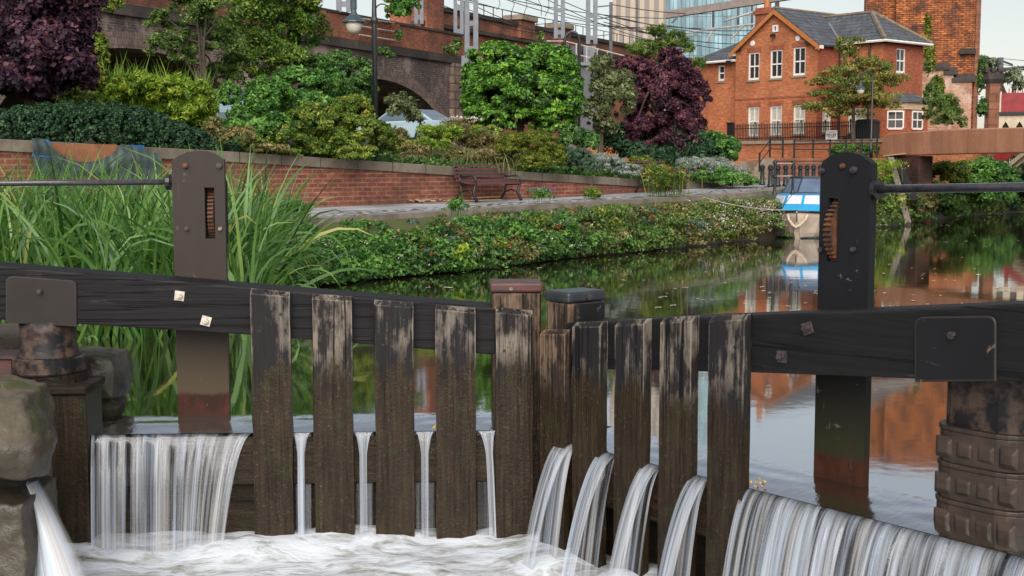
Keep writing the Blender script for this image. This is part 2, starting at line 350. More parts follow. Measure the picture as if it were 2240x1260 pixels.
M['string'] = brickmat('sooty_string_course', (.085, .07, .06), (.06, .05, .045), (.02, .02, .02), (.03, .027, .027), .8, 1.4, .9, .01, sootscale=.6)
M['quoin'] = brickmat('worn_quoin_stone', (.3, .22, .18), (.24, .17, .13), (.08, .06, .05), (.1, .07, .06), .7, .7, .38, .03, sootscale=.8)
M['bridge'] = brickmat('pink_bridge_stone', (.52, .25, .145), (.46, .21, .12), (.2, .085, .05), (.24, .095, .06), .6, 1.15, 9., .006, stretch=(1.6, 1.6, .35), sootscale=.8, bmpk=.15)
M['slate'] = brickmat('roof_slate', (.10, .115, .135), (.075, .085, .105), (.03, .033, .04), (.06, .055, .05), .5, .32, .2, .015, sootscale=.9, bmpk=.3)
M['ridge'] = simple('ridge_tile', (.2, .15, .11), (.11, .09, .07), 5, .8, .2)
M['redpaint'] = simple('crimson_paint', (.30, .02, .028), (.2, .016, .02), 3, .5, .05)
M['creampaint'] = simple('cream_bridge_paint', (.6, .5, .36), (.45, .37, .26), 5, .6, .05)
M['tarp'] = simple('tarpaulin', (.062, .085, .08), (.035, .052, .05), 9, .5, .3, bd=.02, spec=.3)
M['tarpblue'] = simple('blue_sheet', (.02, .14, .36), (.02, .09, .22), 5, .4, .2)
M['slats'] = simple('bench_slat_wood', (.13, .055, .055), (.075, .035, .036), 8, .45, .2, stretch=(.5, 8, 8))
M['cardboard'] = simple('bare_board', (.38, .26, .16), (.28, .18, .11), 6, .8, .1)
M['trunk'] = simple('bark', (.11, .085, .06), (.05, .04, .03), 9, .9, .5, stretch=(2, 2, .5), bd=.02)
M['twig'] = simple('twig', (.05, .035, .022), (.03, .022, .015), 9, .9, .2)
M['signwhite'] = simple('sign_board', (.75, .73, .70), (.70, .68, .65), 4, .4, 0)
M['ink'] = simple('navy_lettering', (.02, .03, .12), (.02, .03, .1), 4, .5, 0)
M['inkred'] = simple('red_lettering', (.5, .03, .02), (.45, .03, .02), 4, .5, 0)
M['carblue'] = simple('pale_blue_car_paint', (.42, .55, .62), (.40, .52, .60), 2, .25, 0, .2)
M['carglass'] = simple('car_glass', (.08, .11, .13), (.1, .14, .17), 2, .04, 0, spec=1)
M['tyre'] = simple('tyre_rubber', (.015, .015, .015), (.02, .02, .02), 20, .8, .1)
M['hull'] = simple('beige_boat_hull', (.50, .41, .33), (.42, .34, .27), 4, .35, .03)
M['boatblue'] = simple('blue_boat_deck', (.02, .30, .55), (.02, .24, .46), 5, .35, .03)
M['boatgreen'] = simple('weedy_waterline', (.035, .05, .03), (.02, .03, .03), 9, .5, .1)
M['boatpane'] = simple('pale_boat_window', (.62, .62, .66), (.5, .52, .57), 3, .12, 0)
M['boatscreen'] = simple('windscreen', (.08, .11, .17), (.12, .17, .25), 2, .08, 0, spec=1)
M['rope'] = simple('fender_rope', (.62, .5, .38), (.4, .3, .22), 30, .8, .3)
M['lampglass'] = simple('frosted_lantern_glass', (.62, .58, .48), (.55, .5, .42), 4, .25, 0)
M['lampgrey'] = simple('blue_grey_lamp_metal', (.035, .05, .065), (.05, .07, .085), 6, .35, .05)
M['floatleaf'] = simple('fallen_leaf', (.62, .5, .34), (.45, .38, .28), 12, .6, 0)
M['yellowleaf'] = simple('yellow_leaf', (.6, .36, .03), (.45, .25, .02), 12, .6, 0)
M['soil'] = simple('garden_soil', (.05, .04, .022), (.03, .045, .012), 3, .95, .6, bd=.05)
M['stone'] = None
def stonemat(name, c1, c2, moss, mlo, wetz, speck=(.5, .45, .36)):
    m, nt, b = new_mat(name); tc = nd(nt, 'TexCoord'); v = coords(nt)
    n1 = noi(nt, v, 3, 7, .62); n2 = noi(nt, v, 22, 5, .7); n3 = noi(nt, v, 5, 4, .6, .5)
    col = ramp(nt, mth(nt, 'ADD', mth(nt, 'MULTIPLY', n1, .6), mth(nt, 'MULTIPLY', n2, .4)), [(.36, c2), (.62, c1)])
    col = mixc(nt, ramp(nt, mth(nt, 'MULTIPLY', n3, n2), [(.31, 0.), (.36, .8)]), col, speck)
    up = nd(nt, 'SeparateXYZ', {0: nd(nt, 'NewGeometry').outputs['Position']}).outputs[2]
    col = mixc(nt, ramp(nt, mth(nt, 'ADD', mth(nt, 'MULTIPLY', n3, .7), mth(nt, 'MULTIPLY', n2, .35)), [(mlo, 0.), (mlo + .05, 1.)]), col, moss)
    wm = mth(nt, 'MULTIPLY', mth(nt, 'SUBTRACT', mth(nt, 'ADD', mth(nt, 'MULTIPLY', mth(nt, 'SUBTRACT', n1, .5), .4), wetz), up), 10, True)
    col = mixc(nt, wm, col, mixc(nt, n2, (.02, .017, .012), (.07, .055, .035)))
    L(nt, col, b.inputs['Base Color']); L(nt, mth(nt, 'SUBTRACT', .85, mth(nt, 'MULTIPLY', wm, .5)), b.inputs['Roughness'])
    bump(nt, b, mth(nt, 'ADD', n1, mth(nt, 'MULTIPLY', n2, .5)), .8, .03); return m
M['stone'] = stonemat('gritstone', (.10, .082, .056), (.032, .027, .019), (.045, .05, .014), .56, -.95)
M['stonemoss'] = stonemat('mossy_stone', (.22, .19, .13), (.1, .09, .06), (.045, .062, .012), .5, -.62, (.42, .4, .2))
M['stonewet'] = stonemat('wet_stone', (.10, .08, .055), (.045, .035, .025), (.05, .05, .02), .6, -1.2)
M['bank'] = stonemat('bank_earth_and_stone', (.10, .09, .05), (.035, .03, .02), (.06, .075, .014), .47, -.72)
def pathmat():
    m, nt, b = new_mat('flagstone_path'); tc = nd(nt, 'TexCoord').outputs['Object']
    v = nd(nt, 'Mapping', {0: tc, 2: (0, 0, -1.02)}).outputs[0]
    br = nd(nt, 'TexBrick', {'Vector': v, 'Color1': (.36, .37, .39, 1), 'Color2': (.29, .295, .31, 1), 'Mortar': (.045, .045, .05, 1), 'Scale': 1., 'Mortar Size': .014, 'Brick Width': .95, 'Row Height': .6})
    n = noi(nt, tc, .8, 6, .65); n2 = noi(nt, tc, 14, 4, .7)
    col = mixc(nt, .75, br.outputs[0], ramp(nt, n, [(.3, .6), (.7, 1.3)]), 'MULTIPLY'); col = mixc(nt, .5, col, ramp(nt, n2, [(.3, .6), (.7, 1.35)]), 'MULTIPLY')
    L(nt, col, b.inputs['Base Color']); L(nt, ramp(nt, n, [(.35, .38), (.6, .7)]), b.inputs['Roughness']); bump(nt, b, mth(nt, 'ADD', mth(nt, 'SUBTRACT', 1, br.outputs[1]), mth(nt, 'MULTIPLY', n2, .4)), .4, .01); return m
M['path'] = pathmat()
def settmat():
    m, nt, b = new_mat('granite_setts'); tc = nd(nt, 'TexCoord').outputs['Object']
    vo = nd(nt, 'TexVoronoi', {'Vector': tc, 'Scale': 7.5}); col = ramp(nt, vo.outputs['Distance'], [(.0, (.52, .53, .55)), (.45, (.38, .385, .40)), (.62, (.04, .04, .042))])
    L(nt, col, b.inputs['Base Color']); b.inputs['Roughness'].default_value = .5; bump(nt, b, mth(nt, 'SUBTRACT', 1, vo.outputs['Distance']), .8, .03); return m
M['sett'] = settmat()

def gloss(nt, b, k, rough, bp=None):
    out = nt.nodes['Material Output']; g = nd(nt, 'BsdfGlossy', {0: (.92, .95, 1, 1), 'Roughness': rough}); mx = nd(nt, 'MixShader', {0: k}); L(nt, b.outputs[0], mx.inputs[1]); L(nt, g.outputs[0], mx.inputs[2]); L(nt, mx.outputs[0], out.inputs[0])
    if bp: L(nt, bp.outputs[0], g.inputs['Normal'])
def watermat():
    m, nt, b = new_mat('canal_water'); tc = nd(nt, 'TexCoord').outputs['Object']
    n = noi(nt, nd(nt, 'Mapping', {0: tc, 3: (1., .5, 1)}).outputs[0], .5, 3, .5)
    L(nt, ramp(nt, n, [(.35, (.012, .014, .006)), (.65, (.03, .027, .01))]), b.inputs['Base Color'])
    b.inputs['Roughness'].default_value = .045; b.inputs['IOR'].default_value = 1.8; b.inputs['Specular IOR Level'].default_value = .7; gloss(nt, b, .38, .05)
    r1 = noi(nt, tc, 2.2, 3, .5); r2 = noi(nt, nd(nt, 'Mapping', {0: tc, 3: (1, 1, 1)}).outputs[0], 11, 2, .5)
    bp = bump(nt, b, mth(nt, 'ADD', r1, mth(nt, 'MULTIPLY', r2, .1)), .22, .008); L(nt, bp.outputs[0], [n_ for n_ in nt.nodes if n_.type == 'BSDF_GLOSSY'][0].inputs['Normal']); return m
M['water'] = watermat()
def lipmat():
    m, nt, b = new_mat('sliding_water'); uv = nd(nt, 'UVMap').outputs[0]
    n = noi(nt, nd(nt, 'Mapping', {0: uv, 3: (9, 2.2, 1)}).outputs[0], 3, 4, .55, .6)
    b.inputs['Base Color'].default_value = (.03, .022, .012, 1); b.inputs['Roughness'].default_value = .08; b.inputs['IOR'].default_value = 1.8; b.inputs['Specular IOR Level'].default_value = .8; bp = bump(nt, b, n, .16, .02); gloss(nt, b, .45, .06, bp); return m
M['lip'] = lipmat()
def fallmat(name, white, lo, hi, warm=(.50, .53, .58), edge=False):
    m, nt, b = new_mat(name); uv = nd(nt, 'UVMap').outputs[0]; sx = nd(nt, 'SeparateXYZ', {0: uv})
    a = noi(nt, nd(nt, 'Mapping', {0: uv, 3: (22, .22, 1)}).outputs[0], 1, 3, .6); c = noi(nt, nd(nt, 'Mapping', {0: uv, 3: (90, .45, 1)}).outputs[0], 1, 3, .6)
    lw = noi(nt, nd(nt, 'Mapping', {0: uv, 1: (7, 2, 0), 3: (5.5, .5, 1)}).outputs[0], 1, 3, .6)
    s = mth(nt, 'ADD', mth(nt, 'ADD', mth(nt, 'MULTIPLY', a, .42), mth(nt, 'MULTIPLY', c, .26)), mth(nt, 'MULTIPLY', lw, .32))
    t = sx.outputs[1]
    al = mth(nt, 'ADD', ramp(nt, s, [(lo, 0.), (hi, 1.)]), mth(nt, 'MULTIPLY', mth(nt, 'SUBTRACT', t, .86), .9, True), True)
    al = mth(nt, 'MULTIPLY', mth(nt, 'MULTIPLY', al, white), ramp(nt, t, [(0., .30), (.22, 1.)]))
    if edge: u = sx.outputs[0]; al = mth(nt, 'MULTIPLY', al, ramp(nt, mth(nt, 'MULTIPLY', mth(nt, 'MULTIPLY', u, mth(nt, 'SUBTRACT', 1, u)), 4), [(.0, 0.), (.75, 1.)]))
    tint = noi(nt, nd(nt, 'Mapping', {0: uv, 3: (10, .15, 1), 1: (3, 1, 0)}).outputs[0], 1, 2, .5)
    L(nt, ramp(nt, tint, [(.38, (.44, .52, .64)), (.52, warm), (.74, (.44, .41, .38))]), b.inputs['Base Color'])
    b.inputs['Roughness'].default_value = .4; b.inputs['Specular IOR Level'].default_value = .25; bump(nt, b, a, .12, .01)
    out = nt.nodes['Material Output']; tr = nd(nt, 'BsdfTransparent'); gl = nd(nt, 'BsdfGlossy', {0: (.8, .85, .9, 1), 'Roughness': .15}); clear = nd(nt, 'MixShader', {0: .05}); L(nt, tr.outputs[0], clear.inputs[1]); L(nt, gl.outputs[0], clear.inputs[2])
    mx = nd(nt, 'MixShader', {0: al}); L(nt, clear.outputs[0], mx.inputs[1]); L(nt, b.outputs[0], mx.inputs[2]); L(nt, mx.outputs[0], out.inputs[0]); return m
M['fall'] = fallmat('falling_water', .80, .45, .62)
M['falljet'] = fallmat('jet_water', .80, .38, .62)
M['spray'] = fallmat('white_spray', .9, .38, .58, (.55, .58, .63), True)
M['fallthin'] = fallmat('thin_falling_water', .35, .45, .65)
def foammat():
    m, nt, b = new_mat('foam'); tc = nd(nt, 'TexCoord').outputs['Object']
    n = noi(nt, nd(nt, 'Mapping', {0: tc, 3: (1., 2.6, 1)}).outputs[0], 2.6, 7, .66, 1.2); n2 = noi(nt, nd(nt, 'Mapping', {0: tc, 3: (1, 3, 1)}).outputs[0], 10, 4, .6)
    s = mth(nt, 'ADD', mth(nt, 'MULTIPLY', n, .8), mth(nt, 'MULTIPLY', n2, .2))
    y = nd(nt, 'SeparateXYZ', {0: tc}).outputs[1]
    L(nt, ramp(nt, s, [(.33, (.12, .11, .085)), (.42, (.32, .325, .31)), (.52, (.56, .60, .65))]), b.inputs['Base Color'])
    b.inputs['Roughness'].default_value = .45; bump(nt, b, s, .7, .06); return m
M['foam'] = foammat()

G3 = {
 'magnolia': [(0.008, 0.03, 0.005), (0.035, 0.11, 0.01), (0.085, 0.22, 0.018), (0.2, 0.4, 0.04)],
 'hedge': [(0.008, 0.024, 0.012), (0.018, 0.048, 0.022), (0.032, 0.08, 0.034), (0.06, 0.12, 0.055)],
 'purple': [(0.01, 0.006, 0.012), (0.028, 0.012, 0.028), (0.055, 0.024, 0.045), (0.12, 0.05, 0.06)],
 'purple2': [(0.0173, 0.0075, 0.0135), (0.0488, 0.0173, 0.0315), (0.0975, 0.0345, 0.054), (0.195, 0.0683, 0.0833)],
 'yellowgreen': [(0.06, 0.12, 0.012), (0.13, 0.24, 0.02), (0.23, 0.36, 0.035), (0.4, 0.46, 0.06)],
 'treeA': [(0.029, 0.058, 0.014), (0.072, 0.123, 0.026), (0.123, 0.203, 0.043), (0.189, 0.275, 0.072)],
 'treeB': [(0.027, 0.067, 0.012), (0.068, 0.143, 0.021), (0.12, 0.218, 0.03), (0.255, 0.336, 0.045)],
 'bush': [(0.021, 0.071, 0.017), (0.056, 0.157, 0.031), (0.105, 0.251, 0.042), (0.182, 0.345, 0.07)],
 'golden': [(0.035, 0.075, 0.012), (0.08, 0.145, 0.02), (0.15, 0.23, 0.03), (0.3, 0.31, 0.05)],
 'dull': [(0.06, 0.066, 0.024), (0.12, 0.132, 0.042), (0.216, 0.204, 0.072), (0.336, 0.24, 0.108)],
 'juniper': [(0.035, 0.06, 0.008), (0.085, 0.12, 0.012), (0.15, 0.19, 0.02), (0.24, 0.26, 0.03)],
 'blue': [(0.024, 0.06, 0.036), (0.054, 0.108, 0.066), (0.096, 0.168, 0.096), (0.156, 0.24, 0.144)],
 'silver': [(0.11, 0.143, 0.121), (0.198, 0.242, 0.209), (0.308, 0.363, 0.319), (0.462, 0.506, 0.462)],
 'greytree': [(0.043, 0.065, 0.029), (0.102, 0.131, 0.051), (0.16, 0.196, 0.08), (0.246, 0.275, 0.131)],
 'pine': [(0.019, 0.048, 0.013), (0.048, 0.104, 0.019), (0.104, 0.176, 0.029), (0.224, 0.288, 0.048)],
 'cherry': [(0.055, 0.0825, 0.0165), (0.11, 0.1595, 0.0275), (0.187, 0.231, 0.044), (0.352, 0.231, 0.066)],
 'ivy': [(0.017, 0.053, 0.017), (0.048, 0.114, 0.027), (0.093, 0.2, 0.044), (0.17, 0.305, 0.076)],
 'reed': [(.025, .065, .015), (.055, .145, .03), (.11, .24, .05), (.2, .34, .09), (.36, .34, .09)],
 'flower': [(0.55, 0.5, 0.42), (0.7, 0.66, 0.6)],
 'rustleaf': [(0.16, 0.05, 0.02), (0.28, 0.1, 0.03)],
 'lilac': [(0.2, 0.12, 0.4), (0.3, 0.2, 0.55)],
 'paletree': [(0.078, 0.104, 0.065), (0.156, 0.195, 0.117), (0.26, 0.312, 0.195)],
}
for k, v in list(G3.items()):
    tr, ro, sp = .25, .5, .3
    if k in ('magnolia',): tr, ro, sp = .18, .42, .35
    if k in ('hedge', 'purple', 'purple2'): tr, ro, sp = .12, .5, .2
    if k == 'reed': tr, ro, sp = .3, .38, .45
    M['l_' + k] = leafmat('leaf_' + k, v, tr, ro, sp)

# ---------------------------------------------------------------- foliage
def unit(a): return a / np.maximum(np.linalg.norm(a, axis=1, keepdims=True), 1e-9)
def leaf_cloud(blobs, n, size, aspect=.5, shell=.45, clump=.32, nclump=26, out=.5, seed=1, droop=0, flat=1.0, sizevar=.5, tvar=.22):
    """blobs: (centre xyz, radii xyz). Leaves gather in clumps over each blob's volume; returns V, Q, tint."""
    g = np.random.default_rng(seed); A = np.array([b[1][0] * b[1][2] for b in blobs]); A = A / A.sum(); Vs = []; Qs = []; T = []; off = 0
    for (c, r), a in zip(blobs, A):
        m = max(6, int(n * a)); c = np.array(c, float); r = np.array(r, float); K = nclump
        d = unit(g.normal(size=(K, 3))); d[:, 2] = np.where(d[:, 2] < -.55, -d[:, 2], d[:, 2]); rad = (shell + (1 - shell) * g.random(K) ** .6)[:, None]
        cc = d * rad * (1 - clump * .45); cs = clump * (.4 + 1.1 * g.random(K)); ct = g.normal(size=K) * .16
        k = g.integers(0, K, m); e = unit(g.normal(size=(m, 3))) * (g.random(m) ** .45)[:, None] * cs[k][:, None]; e[:, 2] *= flat
        p = cc[k] + e; ln = np.linalg.norm(p, axis=1)
        over = ln > 1.12; p[over] *= (1.10 / ln[over])[:, None] * (1 + .05 * g.normal(size=over.sum()))[:, None]
        pos = c + p * r
        nrm = unit(unit(e + 1e-6) * out + unit(p + 1e-6) * out * .6 + g.normal(size=(m, 3)) * (1 - out) + np.array([0, 0, .35]))
        tng = unit(np.cross(nrm, g.normal(size=(m, 3)))); tng[:, 2] -= droop; tng = unit(tng); bt = unit(np.cross(nrm, tng))
        s = size * (1 + sizevar * g.normal(size=m)); s = np.clip(s, size * .4, size * 2)[:, None]
        v = np.stack([pos - tng * s * .5, pos + bt * s * aspect * .5 - nrm * s * .08, pos + tng * s * .5 + nrm * 0, pos - bt * s * aspect * .5 - nrm * s * .08], 1).reshape(-1, 3)
        q = np.arange(m * 4).reshape(m, 4) + off; off += m * 4
        Vs.append(v); Qs.append(q); T.append(.5 + ct[k] + tvar * g.normal(size=m))
    return np.concatenate(Vs), np.concatenate(Qs), np.clip(np.concatenate(T), 0, 1)
def blob(px, py, Y, rx, ry, rd=1.0):
    p = P(px, py, Y); k = p.y / F; return (tuple(p), (rx * k, rx * k * rd, ry * k))
def foliage(name, blobs, n, size, mat, parent=None, **kw):
    b = [blob(*q) if not isinstance(q[0], tuple) else q for q in blobs]
    V, Q, T = leaf_cloud(b, n, size, **kw); return np_mesh(name, V, Q, M['l_' + mat], T, parent)
def shrub(name, label, blobs, n, size, mat, group=None, extra=(), stem=None, cat='shrub', **kw):
    b0 = blob(*blobs[0]); base = (b0[0][0], b0[0][1], b0[0][2] - b0[1][2])
    t = thing(name, label, cat, WF, base, group); foliage('foliage', blobs, n, size, mat, t, **kw)
    for nm, bl, nn, sz, mt, k2 in extra: foliage(nm, bl, nn, sz, mt, t, **k2)
    if stem is not None:
        mb = MB(); rr = random.Random(n)
        for (c, r) in [blob(*q) for q in blobs]:
            for k in range(5):
                a = rr.random() * 6.28; e = Vector(c) + Vector((cos(a) * r[0] * .5, sin(a) * r[1] * .5, r[2] * .2)); mb.tube([(c[0] + rr.uniform(-.1, .1), c[1], c[2] - r[2]), (Vector((c[0], c[1], c[2] - r[2] * .3)) * .6 + e * .4), e], [stem, stem * .6, stem * .3], 6)
        mb.build('stem', M['trunk'], t)
    return t
def tree(name, label, foot, top, crown, n, size, mat, r0=.09, limbs=8, cat='tree', group=None, extra=(), trunkmat='trunk', **kw):
    """foot: ground point; top: where the trunk ends; crown: blobs"""
    foot = Vector(foot); top = Vector(top); t = thing(name, label, cat, WF, foot, group); mb = MB(); rr = random.Random(int(abs(foot.x) * 100) + n)
    mid = foot.lerp(top, .5) + Vector((rr.uniform(-.1, .1), 0, 0)); mb.tube([foot, foot.lerp(mid, .5), mid, top], [r0 * 1.25, r0, r0 * .75, r0 * .3], 8)
    bl = [blob(*q) for q in crown]
    for i in range(limbs):
        c, r = bl[i % len(bl)]; a = rr.random() * 6.28; e = Vector(c) + Vector((cos(a) * r[0] * .6, sin(a) * r[1] * .6, rr.uniform(-.3, .5) * r[2])); s = foot.lerp(top, rr.uniform(.45, .95)); m = s.lerp(e, .5) + Vector((0, 0, .1 * (e - s).length))
        mb.tube([s, m, e], [r0 * .45, r0 * .28, r0 * .1], 6)
    mb.build('trunk', M[trunkmat], t); foliage('crown', crown, n, size, mat, t, **kw)
    for nm, b2, nn, sz, mt, k2 in extra: foliage(nm, b2, nn, sz, mt, t, **k2)
    return t
def blades(name, bases, length, width, mat, lean=.5, seed=1, parent=None, segs=6, lv=.25, yaw=None, stiff=1.0):
    """sword leaves: bases (n,3) -> tapering strips that bend over"""
    g = np.random.default_rng(seed); B = np.asarray(bases, float); n = len(B); Ln = length * (1 + lv * g.normal(size=n)).clip(.35, 1.6)
    az = g.random(n) * 2 * pi if yaw is None else yaw + g.normal(size=n) * .7; el0 = np.abs(g.normal(size=n)) * .16 * lean * 2; bend = (np.abs(g.normal(size=n)) * .55 + .15) * lean * 2.2 / stiff
    W0 = width * (1 + .25 * g.normal(size=n)).clip(.5, 1.6); tw = g.random(n) * pi
    pos = B.copy(); V = []
    for i in range(segs + 1):
        t = i / segs; th = el0 + bend * t ** 2.2
        h = np.stack([np.cos(az), np.sin(az)], 1)
        side = np.stack([-h[:, 1], h[:, 0], np.zeros(n)], 1); side = side * np.cos(tw)[:, None] + np.stack([h[:, 0] * np.cos(th), h[:, 1] * np.cos(th), -np.sin(th)], 1) * (np.sin(tw))[:, None]
        w = (W0 * (1 - t ** 2.4) * .5 + .0008)[:, None]
        V.append(np.stack([pos - side * w, pos + side * w], 1))
        d = np.stack([h[:, 0] * np.sin(th), h[:, 1] * np.sin(th), np.cos(th)], 1); pos = pos + d * (Ln / segs)[:, None]
    V = np.stack(V, 1).reshape(n, -1, 3); k = 2 * (segs + 1); Q = []
    for i in range(segs): Q.append([2 * i, 2 * i + 1, 2 * i + 3, 2 * i + 2])
    Q = np.array(Q)[None] + (np.arange(n) * k)[:, None, None]; T = np.repeat(np.clip(.42 + .17 * g.normal(size=n) + (g.random(n) > .975) * .35, 0, 1), segs)
    return np_mesh(name, V.reshape(-1, 3), Q.reshape(-1, 4), M['l_' + mat], T, parent, smooth=True)
M['archring'] = brickmat('arch_ring_brick', (.30, .20, .165), (.2, .13, .11), (.12, .1, .09), (.06, .05, .05), .7, .12, .24, .014, sootscale=.8)

M['kerb'] = simple('worn_kerb_stone', (.24, .205, .17), (.13, .11, .09), 2.5, .8, .5, bd=.03)
M['brownboard'] = simple('orange_brown_board', (.32, .13, .06), (.2, .08, .04), 4, .7, .1)
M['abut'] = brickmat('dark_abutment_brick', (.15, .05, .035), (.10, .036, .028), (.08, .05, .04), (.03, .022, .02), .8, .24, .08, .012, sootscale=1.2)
# ================================================================ THE LOCK: two gates, sliding and falling water, lockside stones
ZW = -.80; ZC = -.83; ZP = -1.56
FL = Frame.line(G(200, 949, ZC), G(1060, 940, ZC))
FR = Frame.line(G(1250, 968, ZC), G(2237, 1216, ZC))
def sx(fr, px, py, w): return fr.hit(px, py, w)[0]
def poly(fr, pts, w): return [fr.hit(px, py, w) for px, py in pts]

def uvgrid(name, fn, nu, nv, mat, uvf, parent=None, smooth=True):
    vs = [fn(i / nu, j / nv) for j in range(nv + 1) for i in range(nu + 1)]
    fs = [(j * (nu + 1) + i, j * (nu + 1) + i + 1, (j + 1) * (nu + 1) + i + 1, (j + 1) * (nu + 1) + i) for j in range(nv) for i in range(nu)]
    me = bpy.data.meshes.new(name); me.from_pydata([tuple(v) for v in vs], [], fs); uvl = me.uv_layers.new(name='UVMap')
    uv = [uvf(i / nu, j / nv) for j in range(nv + 1) for i in range(nu + 1)]
    for l in me.loops: uvl.data[l.index].uv = uv[l.vertex_index]
    for p in me.polygons: p.use_smooth = smooth
    me.materials.append(mat); o = bpy.data.objects.new(name, me); COL.objects.link(o); attach(o, parent); return o

def xprism(mb, prof, x0, x1):   # profile in (y,z) extruded along x
    n = len(prof); mb.add([(x0, y, z) for y, z in prof] + [(x1, y, z) for y, z in prof],
        [tuple(range(n)), tuple(range(2 * n - 1, n - 1, -1))] + [((i + 1) % n, i, i + n, (i + 1) % n + n) for i in range(n)])
def plank_mesh(s0, s1, zt, zt2, zb, w0, w1, rr):
    """a board with slightly waney edges and a sloped, chamfered top"""
    mb = MB(); n = 26; vs = []; fs = []
    for i in range(n + 1):
        t = i / n; jl = (noise.noise(Vector((s0 * 3, t * 7, rr))) + .5 * noise.noise(Vector((s0 * 3, t * 25, rr)))) * .005; jr = (noise.noise(Vector((s1 * 3, t * 7, rr + 9))) + .5 * noise.noise(Vector((s1, t * 25, rr + 4)))) * .005
        zl = zb + (zt - zb) * t; zr = zb + (zt2 - zb) * t
        vs += [(s0 + jl, w0, zl), (s1 + jr, w0, zr), (s1 + jr, w1, zr), (s0 + jl, w1, zl)]
    for i in range(n):
        for k in range(4): fs.append((i * 4 + k, i * 4 + (k + 1) % 4, i * 4 + 4 + (k + 1) % 4, i * 4 + 4 + k))
    c = .028; k = n * 4
    for j, (x, z) in enumerate(((s0, zt), (s1, zt2), (s1, zt2), (s0, zt))):
        v = vs[k + j]; vs[k + j] = (v[0], v[1], z - (c if j < 2 else 0))
    # chamfer: lift the front edge back
    vs += [(s0 + .004, w0 + .03, zt), (s1 - .004, w0 + .03, zt2)]; a = len(vs) - 2
    fs += [(k, k + 1, a + 1, a), (a, a + 1, k + 2, k + 3), (k + 3, k, a), (k + 1, k + 2, a + 1), (3, 2, 1, 0)]
    return mb.add(vs, fs)
def bolt_mesh(s, w, z, r=.014, l=.02, n=6, washer=None, rot=.2):
    mb = MB(); vs = []
    if washer:
        a = washer; q = [(cos(rot + pi / 4 + i * pi / 2) * a * 1.41, sin(rot + pi / 4 + i * pi / 2) * a * 1.41) for i in range(4)]
        mb.prism([(s + x, z + y) for x, y in q], w - .008, w); w -= .008
    mb.prism([(s + cos(i * 2 * pi / n) * r, z + sin(i * 2 * pi / n) * r) for i in range(n)], w - l, w)
    mb.prism([(s + cos(i * pi / 4) * r * .55, z + sin(i * pi / 4) * r * .55) for i in range(8)], w - l * 1.5, w - l)
    return mb
def gear_mesh(s0, s1, wc, zc, Rr, nt=34, th=.02):
    mb = MB(); prof = []
    for i in range(nt):
        a0 = 2 * pi * i / nt
        for da, r in ((0, Rr - th), (.25, Rr - th), (.33, Rr), (.72, Rr), (.8, Rr - th)):
            a = a0 + da * 2 * pi / nt; prof.append((wc + cos(a) * r, zc + sin(a) * r))
    xprism(mb, prof, s0, s1); return mb

